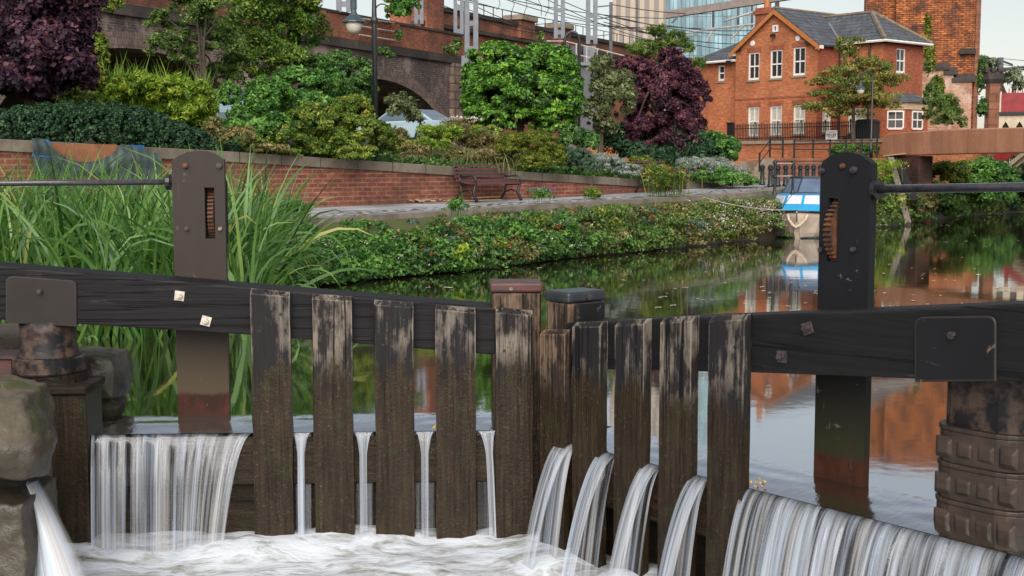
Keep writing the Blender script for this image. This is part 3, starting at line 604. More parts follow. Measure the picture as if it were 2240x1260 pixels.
def gate(fr, cfg):
    base = (cfg['base_s'], 0, -2.05); t = thing('lock_gate', cfg['label'], 'lock gate', fr, base, 'mitre gates of the canal lock')
    B = lambda mb, nm, mt, par=t, **k: mb.build(nm, mt, par, **k)
    # balance beam: a tapering timber
    bp = poly(fr, cfg['beam'], 0); mb = MB(); mb.prism(bp, 0, .29); bm = B(mb, 'balance_beam', M['beam'], bevel=.014, seg=3)
    for px, py in cfg['washers']:
        s, z = fr.hit(px, py, 0); B(bolt_mesh(s, -.001, z, .018, .022, 6, .029, R.uniform(-.4, .4)), 'washer_bolt', M[cfg['washmat']], bm)
    # sole body of the gate below the crest
    s0, s1 = cfg['body']; mb = MB(); mb.box(s0, s1, .0, .34, -1.16, ZC - .035); B(mb, 'crest_rail', M['darkwood'], bevel=.01)
    mb = MB(); mb.box(s0, s1, .16, .30, -2.0, -1.162); B(mb, 'sheeting', M['darkwood'])
    mb = MB(); mb.box(s0, s1, .0, .158, -2.0, -1.85); B(mb, 'bottom_rail', M['darkwood'])
    # vertical boards
    for i, (a, b, ya, yb, mt) in enumerate(cfg['planks']):
        sa, za = fr.hit(a, ya, -.06); sb, zb = fr.hit(b, yb, -.06); pl = B(plank_mesh(sa, sb, za, zb, -2.0, -.062, -.002, i * 3.7 + s0), 'plank', M[mt])
        for k in range(3):
            bs = sa + (sb - sa) * (.22 if k % 2 else .76); bz = za - .12 - .13 * k - R.random() * .05
            mb = MB(); mb.prism([(bs + cos(j * pi / 4) * .009, bz + sin(j * pi / 4) * .009) for j in range(8)], -.066, -.058); B(mb, 'nail_head', M['blackiron'], pl)
    # paddle post with its domed plate, slot and gear wheel
    w0 = cfg['postw']; dome = poly(fr, cfg['dome'], w0); (h0, hz1), (h1, hz0) = fr.hit(*cfg['slot'][0], w0), fr.hit(*cfg['slot'][1], w0)
    sl = min(p[0] for p in dome); sr = max(p[0] for p in dome); zsh = min(p[1] for p in dome); th = .05; mb = MB()
    mb.prism([(sl, hz1)] + [(sr, hz1)] + dome[::-1], w0, w0 + th)
    mb.box(sl, h0, w0, w0 + th, hz0, hz1); mb.box(h1, sr, w0, w0 + th, hz0, hz1); mb.box(sl, sr, w0, w0 + th, ZC - .05, hz0)
    post = B(mb, 'paddle_post', M[cfg['postmat']]); mb = MB(); mb.box(h0 - .06, min(sr, h1 + .10), w0 + .10, w0 + .11, hz0 - .04, hz1 + .04); mb.build('slot_shade_plate', M['blackiron'], post)  # black plate added behind the slot so the opening reads as dark
    Rr = .185; zc = (hz0 + hz1) / 2 - .01; gm = gear_mesh(h0 + .012, h1 - .012, w0 - cfg['gearout'] + Rr, zc, Rr, 44, .017); gm.build('rack_gear', M['rust'], post)
    for px, py, r, mt in cfg['postbolts']:
        s, z = fr.hit(px, py, w0); bolt_mesh(s, w0, z, r, r * 1.1, 8).build('bolt', M[mt], post)
    # hand rail
    pts = [fr.hit(px, py, w0 + .03) for px, py in cfg['rod']]; mb = MB(); mb.tube([(p[0], w0 + .03, p[1]) for p in pts], cfg['rodr'], 12); B(mb, 'hand_rod', M['rod'], smooth=True)
    s = pts[0][0]; mb = MB(); mb.lathe([(.05, -.012), (.05, .012)], (s + (.02 if pts[1][0] > s else -.02), w0 + .03, pts[0][1]), 12, 'x'); B(mb, 'rod_collar', M['blackiron'], post)
    # strap plate over the heel
    pp = poly(fr, cfg['plate'], -.014); mb = MB(); mb.prism(pp[::-1] if cfg.get('flip') else pp, -.014, -.001); pt = B(mb, 'strap_plate', M[cfg['platemat']], bevel=.004)
    s, z = fr.hit(*cfg['platebolt'], -.014); bolt_mesh(s, -.014, z, .017, .02, 6).build('bolt', M['darkbolt'], pt)
    return t, B

left_label = 'left timber gate with brown paddle post and dark beam sloping down to the right'
def rc(x0, x1, y0, y1, r, yr=0):   # outline with rounded upper corners, in photo pixels (counterclockwise in s,z)
    o = [(x0, y1), (x1, y1 + yr)]
    for k in range(6): a = k * pi / 10; o.append((x1 - r + r * cos(a), y0 + yr + r - r * sin(a)))
    for k in range(6): a = pi / 2 + k * pi / 10; o.append((x0 + r + r * cos(a), y0 + r - r * sin(a)))
    return o
SM_L = sx(FL, 1187, 700, 0); cfgL = dict(label=left_label, base_s=sx(FL, 105, 900, 0),
    beam=[(-420, 677), (167, 709), (545, 733), (769, 751), (1085, 777), (1085, 673), (545, 628), (-420, 547)],
    washers=[(393, 647), (451, 702)], washmat='galv', body=(sx(FL, 205, 960, 0), SM_L - .02),
    planks=[(547, 634, 632, 640, 'plank'), (682, 769, 644, 650, 'plank2'), (818, 904, 657, 663, 'plank'), (952, 1040, 668, 675, 'plank'), (1085, 1166, 674, 681, 'plank2')],
    postw=.34, dome=[(375, 352), (390, 341), (408, 333), (430, 329), (452, 330), (472, 338), (490, 349)], slot=((447, 410), (471, 522)), postmat='postL', gearout=-.005,
    postbolts=[(406, 362, .018, 'rust'), (480, 362, .018, 'darkbolt'), (409, 500, .014, 'darkbolt'), (482, 500, .013, 'bolt')],
    rod=[(376, 398), (-420, 404)], rodr=.018, plate=rc(12, 167, 604, 706, 14, 9), platemat='steel', platebolt=(88, 637))
gL, BL = gate(FL, cfgL)
cfgR = dict(label='right timber gate with black paddle post and heavy black beam rising to the right', base_s=sx(FR, 2140, 900, 0),
    beam=[(1243, 806), (1640, 815), (2002, 829), (2560, 842), (3100, 855), (3100, 627), (2560, 650), (2240, 664), (1640, 689), (1235, 706)],
    washers=[(1768, 718), (1712, 780)], washmat='darkbolt', body=(sx(FR, 1240, 1000, 0), sx(FR, 2600, 1200, 0)),
    planks=[(1182, 1236, 722, 722, 'brownpost'), (1253, 1313, 706, 704, 'plank'), (1346, 1409, 702, 698, 'plank'), (1445, 1513, 696, 692, 'plank2'), (1552, 1629, 692, 688, 'plank')],
    postw=.34, dome=[(1795, 365), (1800, 352), (1818, 340), (1840, 333), (1862, 333), (1880, 338), (1898, 351), (1906, 358)], slot=((1812, 433), (1831, 573)), postmat='postR', gearout=.055,
    postbolts=[(1799, 374, .016, 'darkbolt'), (1870, 372, .018, 'darkbolt'), (1845, 363, .013, 'rust'), (1868, 546, .014, 'darkbolt'), (1797, 546, .014, 'darkbolt')],
    rod=[(1911, 414), (3100, 396)], rodr=.021, plate=rc(2000, 2178, 693, 836, 18, -2), platemat='steelblack', platebolt=(2084, 733))
gR, BR = gate(FR, cfgR)
# mitre posts and caps
a = sx(FL, 1076, 650, .0); b = sx(FL, 1186, 650, .0); z = FL.hit(1130, 640, 0)[1]
mb = MB(); mb.box(a + .005, b - .005, .004, .28, -2.0, z - .002); mp = BL(mb, 'mitre_post', M['brownpost'], bevel=.012, seg=2)
mb = MB(); mb.box(a - .012, b + .005, -.012, .27, z, z + .062); BL(mb, 'post_cap', M['capred'], mp, bevel=.016, seg=3)
s_, z_ = FL.hit(1118, 632, -.012); bolt_mesh(s_, -.012, z_, .012, .008).build('cap_bolt', M['bolt'], mp)
a = sx(FR, 1194, 690, .0); b = sx(FR, 1245, 690, .0); z = FR.hit(1243, 664, 0)[1]; wb = FR.hits(1326, 665, b)[0]
mb = MB(); mb.box(a + .006, b - .006, .004, wb - .012, -2.0, z - .002); mp = BR(mb, 'mitre_post', M['brownpost'], bevel=.012, seg=2)
mb = MB(); mb.box(a - .004, b + .006, -.010, wb, z, z + .065); BR(mb, 'post_cap', M['capblack'], mp, bevel=.018, seg=3)
mb = MB(); mb.lathe([(.02, 0), (.02, .012)], (b + .004, wb * .5, z + .03), 10, 'x'); mb.build('cap_bolt', M['darkbolt'], mp)
mb = MB(); mb.box(b - .004, b + .012, .06, wb - .02, z - .18, z - .003); mb.build('side_cladding', M['steelblack'], mp)
# left heel: iron pivot collar on a timber pintle post
s0 = sx(FL, 106, 740, .14); zt = FL.hit(100, 705, 0)[1]; zf1 = FL.hit(100, 786, 0)[1]; zf0 = FL.hit(100, 820, 0)[1]; z3 = FL.hit(100, 848, 0)[1]
mb = MB(); mb.lathe([(.172, zt), (.165, zt - .07), (.166, zf1 + .06), (.185, zf1 + .012), (.19, zf1)], (s0, .14, 0), 28); BL(mb, 'pivot_collar', M['rustpipe'], smooth=True)
mb = MB(); mb.lathe([(.205, zf1 + .004), (.215, zf1 - .004), (.218, zf0 + .01), (.21, zf0)], (s0, .14, 0), 28); BL(mb, 'collar_flange', M['rustpipe'])
mb = MB(); mb.lathe([(.19, zf0), (.195, z3)], (s0 + .03, .14, 0), 28); BL(mb, 'pivot_seat', M['darkwood'])
# right heel: black pivot sleeve and embossed iron bands
a = sx(FR, 2050, 880, .16); b = sx(FR, 2232, 880, .16); zt = FR.hit(2140, 832, .1)[1]; zb = FR.hit(2140, 948, .16)[1]
mb = MB(); n = 24; cx, cy, ra, rb = (a + b) / 2, .36, (b - a) / 2 * 1.03, .20; ring = [(cx + ra * (abs(cos(t)) ** .55) * (1 if cos(t) > 0 else -1), cy + rb * (abs(sin(t)) ** .55) * (1 if sin(t) > 0 else -1)) for t in [i * 2 * pi / n for i in range(n)]]
mb.plan(ring, zb - .05, zt + .03); BR(mb, 'pivot_sleeve', M['rustpipe'], bevel=.01)
ztop = FR.hit(2140, 945, .12)[1]; zbot = ZC - .04; hh = (ztop - zbot) / 3
sleeve = None
for i in range(3):
    z1 = ztop - i * hh; z0 = z1 - hh; g = .018 + .012 * i; mb = MB(); big = [(cx + (x - cx) * (1.10 + .02 * i), cy + (y - cy) * 1.12) for x, y in ring]; lip = [(cx + (x - cx) * (1.125 + .02 * i), cy + (y - cy) * 1.15) for x, y in ring]
    mb.plan(big, z0, z1 - .022); mb.plan(lip, z1 - .022, z1); yb = min(p[1] for p in big)
    for k in range(4):
        bx = cx - ra * .86 + (k + .3) * ra * .5; mb.add([(bx - .045, yb + .01, z0 + .02), (bx + .045, yb + .01, z0 + .02), (bx + .045, yb + .01, z1 - .05), (bx - .045, yb + .01, z1 - .05), (bx - .028, yb - .008, z0 + .045), (bx + .028, yb - .008, z0 + .045), (bx + .028, yb - .008, z1 - .08), (bx - .028, yb - .008, z1 - .08)],
            [(0,1,5,4),(1,2,6,5),(2,3,7,6),(3,0,4,7),(4,5,6,7)])
    BR(mb, 'embossed_band', M['bandiron'], bevel=.006, seg=2)

# timber pintle post under the left collar (a post of the lockside)
a, b = sx(FL, 112, 1000, -.1), sx(FL, 192, 1000, -.1); zt = FL.hit(150, 862, -.1)[1]; zc2 = FL.hit(150, 846, -.1)[1]
t = thing('heel_post', 'brown timber post with a flat board on top under the left iron collar', 'post', FL, (a, 0, -2.05))
mb = MB(); mb.box(a, b, -.10, .26, -2.0, zt); mb.build('post', M['brownpost'], t, bevel=.012, seg=2)
mb = MB(); mb.box(a - .12, b + .012, -.13, .30, zt, zt + .045); mb.build('cap_board', M['darkwood'], t, bevel=.006)

# ---- lockside stones
def stone(name, label, c, dims, mat, seed=0, rot=0, rough=.06, e=.35, group=None, sub=5):
    bm = bmesh.new(); bmesh.ops.create_cube(bm, size=2); bmesh.ops.subdivide_edges(bm, edges=bm.edges[:], cuts=2 ** sub - 1 if sub < 4 else 22, use_grid_fill=True)
    for v in bm.verts:
        p = v.co.copy(); l = p.length; q = p.normalized(); m = max(abs(q.x), abs(q.y), abs(q.z)); cube = q / m; v.co = cube.lerp(q * 1.18, e)
        s = Vector((v.co.x * dims[0], v.co.y * dims[1], v.co.z * dims[2])); nn = noise.fractal(s * 3 + Vector((seed, 0, 0)), 1, 2, 5); n2 = noise.fractal(s * 14 + Vector((seed, 3, 0)), 1, 2, 3)
        v.co = s * (1 + nn * rough * 2.2) + q * n2 * rough * .12
    me = bpy.data.meshes.new(name); bm.to_mesh(me); bm.free(); [setattr(p, 'use_smooth', True) for p in me.polygons]; me.materials.append(M[mat])
    o = bpy.data.objects.new(name, me); COL.objects.link(o); o.location = c; o.rotation_euler = (0, 0, rot); reg(o); return tag(o, label, 'stone', group)
stone('coping_stone', 'large rounded grey lichened stone at the left edge beside the timber post', P(-52, 936, 6.7), (.37, .30, .235), 'stone', 3, .1, .075, .5)
stone('lock_wall_stone', 'dark wet block at the bottom left corner below the rounded stone', P(5, 1180, 6.85), (.24, .34, .30), 'stonewet', 9, .05, .06, .25)
stone('lock_wall_stone', 'dark wet stone low behind the white spray at left', P(-10, 1330, 6.9), (.40, .40, .2), 'stonewet', 12, .05, .06, .25)
stone('coping_stone', 'mossy stone block right of the iron collar at the water edge', P(205, 815, 8.35), (.21, .22, .155), 'stonemoss', 21, 0, .05, .4)
stone('coping_stone', 'black wet stone below the mossy block at the water edge', P(200, 895, 8.45), (.20, .2, .12), 'stonewet', 25, 0, .05, .4)
stone('coping_stone', 'pale flat stone at the left edge behind the iron collar', P(-10, 748, 8.6), (.36, .4, .085), 'stone', 31, 0, .04, .35)
mb = MB(); c = P(-30, 800, 7.9); mb.box(c.x - .2, c.x + .20, c.y - .1, c.y + .2, c.z - .075, c.z + .055); mb.box(c.x - .2, c.x + .215, c.y - .12, c.y + .2, c.z + .055, c.z + .075)
tag(mb.build('iron_bracket', M['capred'], bevel=.006), 'red rusty iron bracket at the left edge beside the collar flange', 'bracket')
stone('lock_wall_stone', 'low dark stone under the rusty bracket at the left edge', P(-40, 850, 8.2), (.42, .4, .14), 'stonewet', 41, 0, .05, .3)

# ---- water upstream, lip and falls
mb = MB(); mL = FL.W(sx(FL, 1187, 900, .40), .40); mR = FR.W(sx(FR, 1195, 900, .40), .40); e0 = FL.W(-4, .40); e1 = FR.W(6, .40)
pl = [(-40, e0.y), (e0.x, e0.y), (mL.x, mL.y), (mR.x, mR.y), (e1.x, e1.y), (60, e1.y), (90, 90), (-40, 90)]
mb.add([(x, y, ZW) for x, y in pl], [tuple(range(len(pl)))]); w_ = mb.build('canal_water', M['water']); tag(w_, kind='structure')
bm = bmesh.new(); bm.from_mesh(w_.data); bmesh.ops.triangulate(bm, faces=bm.faces); bm.to_mesh(w_.data); bm.free()
def lipfn(fr, a, b, seed):
    def f(u, v):
        s = a + (b - a) * u; w = .401 - .405 * v; z = ZW + .001 - .034 * v ** 1.8 + (.007 * noise.noise(Vector((s * 5, w * 9, seed)))) * sin(pi * min(1, v * 1.0)) 
        return fr.W(s, w, z)
    return f
sLa, sLb = sx(FL, 200, 949, 0), SM_L; sRa, sRb = sx(FR, 1235, 968, 0), sx(FR, 2600, 1250, 0)
for fr, a, b, sd in ((FL, sLa, sLb, 1), (FR, sRa, sRb, 5)):
    tag(uvgrid('water_lip', lipfn(fr, a, b, sd), 160, 14, M['lip'], lambda u, v, a=a, b=b: (a + (b - a) * u, v), None), kind='structure')
def fall(name, fr, a, b, vel, T, mat, squeeze=0, sq=.5, lean=0, nu=40, nv=26, w0=-.004, fold=.012, z0=ZC - .005, seed=0, k2=0):
    m = (a + b) / 2
    def f(u, v):
        s = a + (b - a) * u; t = T * v; k = min(1, v / sq) ** .7 if squeeze else 0; s = m + (s - m) * (1 - squeeze * k) + lean * v * (1 if not k2 else max(0, (s - k2)))
        w = w0 - vel * t * (1 + .10 * noise.noise(Vector((u * (b - a) * 9, 0, seed)))) + fold * noise.noise(Vector((u * (b - a) * 14, v * .5, seed + 3))) * min(1, v * 3)
        return fr.W(s, w, z0 - 4.9 * t * t - .05 * t)
    return tag(uvgrid(name, f, nu, nv, M[mat], lambda u, v: ((b - a) * u + seed * 1.3, v)), kind='structure')
TL = .385
fall('waterfall', FL, sx(FL, 200, 949, 0), sx(FL, 552, 949, 0), .42, TL, 'fall', nu=160, lean=-.32, k2=sx(FL, 380, 949, 0), squeeze=.04, sq=1, seed=1)
for i, (a, b, ln) in enumerate(((636, 682, .0), (771, 818, .0), (906, 953, .0), (1042, 1086, .04))):
    fall('waterfall', FL, sx(FL, a, 945, 0), sx(FL, b, 945, 0), .16, TL, 'falljet', squeeze=.66, sq=.42, lean=ln, nu=18, nv=40, fold=.01, seed=3 + i)
    fall('waterfall', FL, sx(FL, a, 945, .05), sx(FL, b, 945, .05), .02, TL, 'fallthin', squeeze=.1, sq=.8, nu=14, nv=30, w0=.02, fold=.01, seed=23 + i)
for i, (a, b, v) in enumerate(((1226, 1262, .9), (1318, 1352, .95), (1415, 1450, .95), (1520, 1556, .95))):
    fall('waterfall', FR, sx(FR, a, 990, 0), sx(FR, b, 990, 0), v, .42, 'falljet', squeeze=.25, sq=.9, lean=.03, nu=26, nv=40, fold=.015, seed=33 + i)
    fall('waterfall', FR, sx(FR, a, 990, 0), sx(FR, b, 990, 0), v * .62, .42, 'fall', squeeze=-.1, sq=.9, lean=.05, nu=20, nv=36, fold=.03, seed=53 + i)
fall('waterfall', FR, sx(FR, 1634, 1070, 0), sRb, .62, .46, 'fall', nu=420, nv=40, fold=.03, seed=71)
fall('waterfall', FR, sx(FR, 1634, 1070, 0), sRb, .46, .46, 'fall', nu=420, nv=30, fold=.04, seed=88)
# spray spurting from the stone joint at left
c0 = P(74, 1050, 6.9); c1 = P(130, 1262, 6.6)
for q in range(3):
    def f(u, v, q=q):
        wd = .05 + .19 * v ** 1.2; p = c0.lerp(c1, v); p.z = c0.z + (c1.z - c0.z) * v ** 1.25; p.x += (u - .5) * wd * (.9 + .1 * q) + .03 * (q - 1) * v; p.y -= .07 * sin(pi * u) * (1 + q) * .5; return p
    tag(uvgrid('waterfall', f, 14, 24, M['spray'], lambda u, v, q=q: (u, v * .9 + q)), kind='structure')
# the churned pool below
def foamh(x, y):
    d = min(abs((Vector((x, y, 0)) - FL.o).dot(FL.w)), 9) if x < -.1 else abs((Vector((x, y, 0)) - FR.o).dot(FR.w)); m = math.exp(-(d / .35) ** 2) * .085
    return ZP + m + .045 * noise.fractal(Vector((x * 1.6, y * 2.4, 0)), 1, 2, 4) + .012 * noise.noise(Vector((x * 11, y * 9, 1)))
def f(u, v): x = -4 + 8 * u; y = 2.4 + 5.9 * v; return Vector((x, y, foamh(x, y)))
tag(uvgrid('lock_pool_foam', f, 180, 150, M['foam'], lambda u, v: (u * 8, v * 5)), kind='structure')
# leaves caught on the crest
g = thing('fallen_leaf', 'small yellow leaf caught at the crest beside the fourth board of the left gate', 'leaf', WF, tuple(FL.W(sx(FL, 949, 935, .02), .0, ZC + .01)))
mb = MB(); b0 = Vector(g['_b']); mb.add([b0 + Vector(v) for v in ((-.012, 0, 0), (.0, .008, .018), (.014, 0, .028), (.008, -.01, .006))], [(0, 3, 2, 1)]); mb.build('blade', M['yellowleaf'], g)
g = thing('leaf_clump', 'yellow and brown leaves caught on the crest right of the last board', 'leaves', WF, tuple(FR.W(sx(FR, 1650, 1055, .03), .03, ZC + .0)))
mb = MB(); b0 = Vector(g['_b'])
for k in range(14):
    a = R.random() * 6.28; c = b0 + Vector((R.uniform(-.05, .06), R.uniform(-.04, .04), R.uniform(.0, .035))); r = .010; mb.add([c + Vector((cos(a) * r, sin(a) * r, 0)), c + Vector((-sin(a) * r * .5, cos(a) * r * .5, .008)), c - Vector((cos(a) * r, sin(a) * r, -.008)), c + Vector((sin(a) * r * .5, -cos(a) * r * .5, 0))], [(0, 1, 2, 3)])
mb.build('leaves', M['yellowleaf'], g)
# ================================================================ LAND: towpath, bank, garden, terraces
def lerp_pts(pts, n):
    pts = [Vector(p) for p in pts]; d = [0]
    for i in range(1, len(pts)): d.append(d[-1] + (pts[i] - pts[i-1]).length)
    out = []
    for k in range(n + 1):
        t = d[-1] * k / n; i = max(j for j in range(len(d)) if d[j] <= t + 1e-9); i = min(i, len(pts) - 2); out.append(pts[i].lerp(pts[i+1], (t - d[i]) / max(1e-9, d[i+1] - d[i])))
    return out
def smooth_pts(p, k=6):
    for _ in range(k): p = [p[0]] + [(p[i-1] + p[i] * 2 + p[i+1]) / 4 for i in range(1, len(p) - 1)] + [p[-1]]
    return p
WLp = [Vector((-14, 12.2, ZW)), Vector((-7, 14.6, ZW)), G(560, 640, ZW)] + [G(a, b, ZW) for a, b in ((700, 622), (780, 612), (1000, 592), (1200, 568), (1400, 548), (1600, 528), (1700, 520), (1800, 508), (1920, 497), (2080, 475), (2140, 470), (2240, 463), (2420, 452))]
EDp = [Vector((-14, 13.4, 0)), Vector((-7, 15.8, 0)), Vector((-4.4, 16.6, 0))] + [G(a, b, 0) for a, b in ((640, 490), (740, 487), (1000, 476), (1272, 448), (1490, 433), (1700, 426.5), (1800, 424.5), (1920, 422), (2080, 414), (2140, 411), (2240, 408), (2420, 403))]
NB = 150
WLs = smooth_pts(lerp_pts(WLp, NB)); EDs = []
for i, p in enumerate(WLs):
    d = (WLs[min(i + 1, NB)] - WLs[max(i - 1, 0)]).normalized(); q = p + Vector((-d.y, d.x, 0)) * .8; q.z = zpath(q.y); EDs.append(q)
EDs = smooth_pts(EDs, 3)
vs = []; fs = []
for i in range(NB + 1):
    a, b = WLs[i], EDs[i]
    for j, (t, z) in enumerate(((-.05, -1.3), (0, -.82), (.06, -.6), (.2, -.35), (.55, -.12), (1, -.02))):
        p = a.lerp(b, t); z += zpath(p.y) * t; nz = noise.noise(Vector((p.x * 2, p.y * 2, z * 4))); p.x += nz * .06; p.y += nz * .08; p.z = z + .05 * nz * (j < 5); vs.append(p)
for i in range(NB):
    for j in range(5): k = i * 6 + j; fs.append((k, k + 6, k + 7, k + 1))
mb = MB(); mb.add(vs, fs); tag(mb.build('canal_bank', M['bank'], smooth=True), kind='structure')
def bankp(i, t, z): p = WLs[i].lerp(EDs[i], t); p.z = z; return p
offs = [0, .5, 1.2, 2, 3, 4.5, 6.5, 9, 13, 18]; vs = []; fs = []
for i in range(NB + 1):
    d = (EDs[min(i + 1, NB)] - EDs[max(i - 1, 0)]); d.z = 0; d.normalize(); nrm = Vector((-d.y, d.x, 0))
    for q in offs: v = EDs[i] + nrm * q; v.z = zpath(v.y); vs.append(v)
m = len(offs)
for i in range(NB):
    for j in range(m - 1): k = i * m + j; fs.append((k, k + m, k + m + 1, k + 1))
mb = MB(); mb.add(vs, fs); tag(mb.build('towpath', M['path'], smooth=True), kind='structure')
e = [EDs[i] + Vector((-.3, .6, 0)) for i in range(0, NB + 1, 6)]; mb = MB(); mb.add([(p.x, p.y, -.22) for p in e] + [(120, e[-1].y + 3, -.22), (160, 260, -.22), (-160, 260, -.22), (-160, 13, -.22)], [tuple(range(len(e) + 4))])
o = mb.build('ground', M['soil']); bm = bmesh.new(); bm.from_mesh(o.data); bmesh.ops.triangulate(bm, faces=bm.faces); bm.to_mesh(o.data); bm.free(); tag(o, kind='structure')
# kerb stones and a strip of setts along the edge
def strip(name, mat, off0, off1, z, i0=0, i1=NB, th=.03):
    vs = []; fs = []
    for i in range(i0, i1 + 1):
        d = (EDs[min(i + 1, NB)] - EDs[max(i - 1, 0)]); d.z = 0; d.normalize(); nrm = Vector((-d.y, d.x, 0)); p = EDs[i]
        for q, zz in ((off0, z - th), (off0, z), (off1, z), (off1, z - th)): v = p + nrm * q; v.z = zz + zpath(v.y); vs.append(v)
    m = i1 - i0
    for i in range(m):
        for j in range(3): k = i * 4 + j; fs.append((k, k + 4, k + 5, k + 1))
    mb = MB(); mb.add(vs, fs); return tag(mb.build(name, mat), kind='structure')
strip('kerb_edge', M['kerb'], -.1, .3, .03, th=.13); strip('sett_strip', M['sett'], .29, 1.15, .012)
# low brick wall of the garden
FW = Frame.line(GP(740, 452), GP(1388, 421.5))
wt_px = [(-160, 296), (0, 304), (250, 318), (495, 331), (825, 353), (1100, 372.5), (1388, 391.5), (1480, 396), (1560, 400), (1660, 405)]
wtop = [FW.hit(a, b, 0) for a, b in wt_px]
def wall_top(s):
    if s <= wtop[0][0]: return wtop[0][1]
    for (a, za), (b, zb) in zip(wtop, wtop[1:]):
        if a <= s <= b: return za + (zb - za) * (s - a) / (b - a)
    return wtop[-1][1]
t = thing('garden_wall', 'long low red brick garden wall with stone coping beside the towpath', 'wall', FW, (wtop[4][0], 0, 0))
mb = MB(); mb.prism([(wtop[-1][0], -.1)] + [(s, z - .17) for s, z in wtop[::-1]] + [(wtop[0][0], -.1)], 0, .3); mb.build('brickwork', M['wallbrick'], t, fix=True)
mb = MB(); mb.prism([(s, z - .17) for s, z in wtop] + [(s, z) for s, z in wtop[::-1]], -.045, .33); mb.build('coping', M['coping'], t, fix=True, bevel=.008)
# garden ground rising behind the wall
s_end = wtop[-1][0]
def garden_z(s, w):
    z0 = wall_top(s) - .06; far = 1.35 - .5 * max(0, min(1, (s - 6) / 20)); k = min(1, max(0, (w - .3)) / 6); k = k * k * (3 - 2 * k); return z0 * (1 - k) + far * k + .04 * noise.noise(Vector((s, w, 0)))
vs = []; fs = []; ns, nw = 70, 34
for j in range(nw + 1):
    for i in range(ns + 1):
        s = wtop[0][0] - 3 + (s_end + 3 - wtop[0][0]) * i / ns; w = .28 + 30 * (j / nw) ** 1.6; vs.append((s, w, garden_z(s, w)))
for j in range(nw):
    for i in range(ns): k = j * (ns + 1) + i; fs.append((k, k + 1, k + ns + 2, k + ns + 1))
mb = MB(); mb.add(vs, fs); e0 = len(mb.v)
for j in range(nw + 1): s, w, z = vs[j * (ns + 1) + ns]; mb.v.append((s + .1, w, -.1))
for j in range(nw): a = j * (ns + 1) + ns; b = a + ns + 1; mb.f.append((a, e0 + j, e0 + j + 1, b))
tag(mb.build('garden_ground', M['soil'], frame=FW, smooth=True), kind='structure')
def gz(px, Y):      # ground height of the garden at an image column and distance
    p = P(px, HZ, Y); q = FW.loc(p); return garden_z(q.x, max(.3, q.y))
def gp(px, Y): p = P(px, HZ, Y); p.z = gz(px, Y); return p

# ================================================================ VIADUCT
FV = Frame.line(G(198, 24, 5.5), G(1006, 141, 5.5))
zs = 5.5; ztop = FV.hit(930, 60, 0)[1]; sR = FV.hit(1012, 200, 0)[0]; sL = -9
def vs_(px, py=150): return FV.hit(px, py, 0)[0]
ap1 = FV.hit(300, 107, 0); ap2z = FV.hit(800, 162, 0)[1]; rt2 = FV.hit(985, 292, 0)
# arch curve: ellipse; solve half width from a point seen on the soffit
pt = FV.hit(930, 226, 0); pt2 = FV.hit(845, 171, 0)
zspr = .9
Rt = FV.hit(992, 300, 0)[0]; hw2 = (Rt - ap1[0] - 1.6) / 3; c2 = Rt - hw2; best = None
for zsp in np.linspace(.6, 2.6, 41):
    for rise in np.linspace(1.4, 4.6, 65):
        e = 0
        for px, py in ((835, 167), (870, 183), (900, 203), (930, 226), (955, 252)):
            s, z = FV.hit(px, py, 0); x = (s - c2) / hw2; e += (zsp + rise * sqrt(max(0, 1 - x * x)) - z) ** 2
        if best is None or e < best[0]: best = (e, rise, zsp)
rise2, zspr = best[1:]
arches = [(c2, rise2, hw2), (ap1[0], ap1[1] - zspr, hw2)]
arches.append((arches[1][0] - (c2 - arches[1][0]), arches[1][1], hw2))
def arch_z(s):
    for c, r, h in arches:
        x = (s - c) / h
        if abs(x) < 1: return zspr + r * sqrt(1 - x * x)
    return -.1
t = thing('railway_viaduct', 'long sooty brick railway viaduct with arches running behind the trees', 'viaduct', FV, (0, 0, 0))
ss = sorted(set(list(np.linspace(sL, sR, 60)) + [c + h * cos(a) * .9999 for c, r, h in arches for a in np.linspace(0, pi, 41)] + [c + h * k for c, r, h in arches for k in (-1.0001, 1.0001)])); ss = [s for s in ss if sL <= s <= sR]
mb = MB(); D = 9
for a, b in zip(ss, ss[1:]):
    za, zb = arch_z(a), arch_z(b); mb.add([(a, 0, za), (b, 0, zb), (b, 0, zs), (a, 0, zs)], [(0, 1, 2, 3)])
mb.add([(sR, 0, -.1), (sR, D, -.1), (sR, D, zs), (sR, 0, zs)], [(0, 1, 2, 3)]); mb.add([(sL, D, -.1), (sR, D, -.1), (sR, D, zs), (sL, D, zs)], [(3, 2, 1, 0)])
mb.build('arcade_wall', M['viadark'], t)
mb = MB()
for c, r, h in arches:
    q = [(c + h * cos(a), zspr + r * sin(a)) for a in np.linspace(0, pi, 37)]; q = [(c + h, -.1)] + q + [(c - h, -.1)]
    for (a, za), (b, zb) in zip(q, q[1:]): mb.add([(a, .0, za), (b, .0, zb), (b, D, zb), (a, D, za)], [(0, 1, 2, 3)])
mb.build('arch_soffit', M['viadark'], t)
for c, r, h in arches:
    mb = MB(); an = np.linspace(.02, pi - .02, 41)
    for a0, a1 in zip(an, an[1:]):
        q = [(c + (h + d) * cos(a), zspr + (r + d) * sin(a)) for a, d in ((a0, 0), (a1, 0), (a1, .5), (a0, .5))]; mb.add([(x, -.03, z) for x, z in q] + [(x, .02, z) for x, z in q], [(0, 1, 2, 3), (0, 4, 5, 1), (3, 2, 6, 7)])
    mb.build('arch_ring', M['archring'] if 'archring' in M else M['viadark'], t, fix=True)
mb = MB(); mb.box(sL, sR, -.16, .3, zs, zs + .36); mb.build('string_course', M['string'], t)
mb = MB(); mb.box(sL, sR, -.02, .45, zs + .36, ztop - .1); mb.build('parapet', M['viabrick'], t)
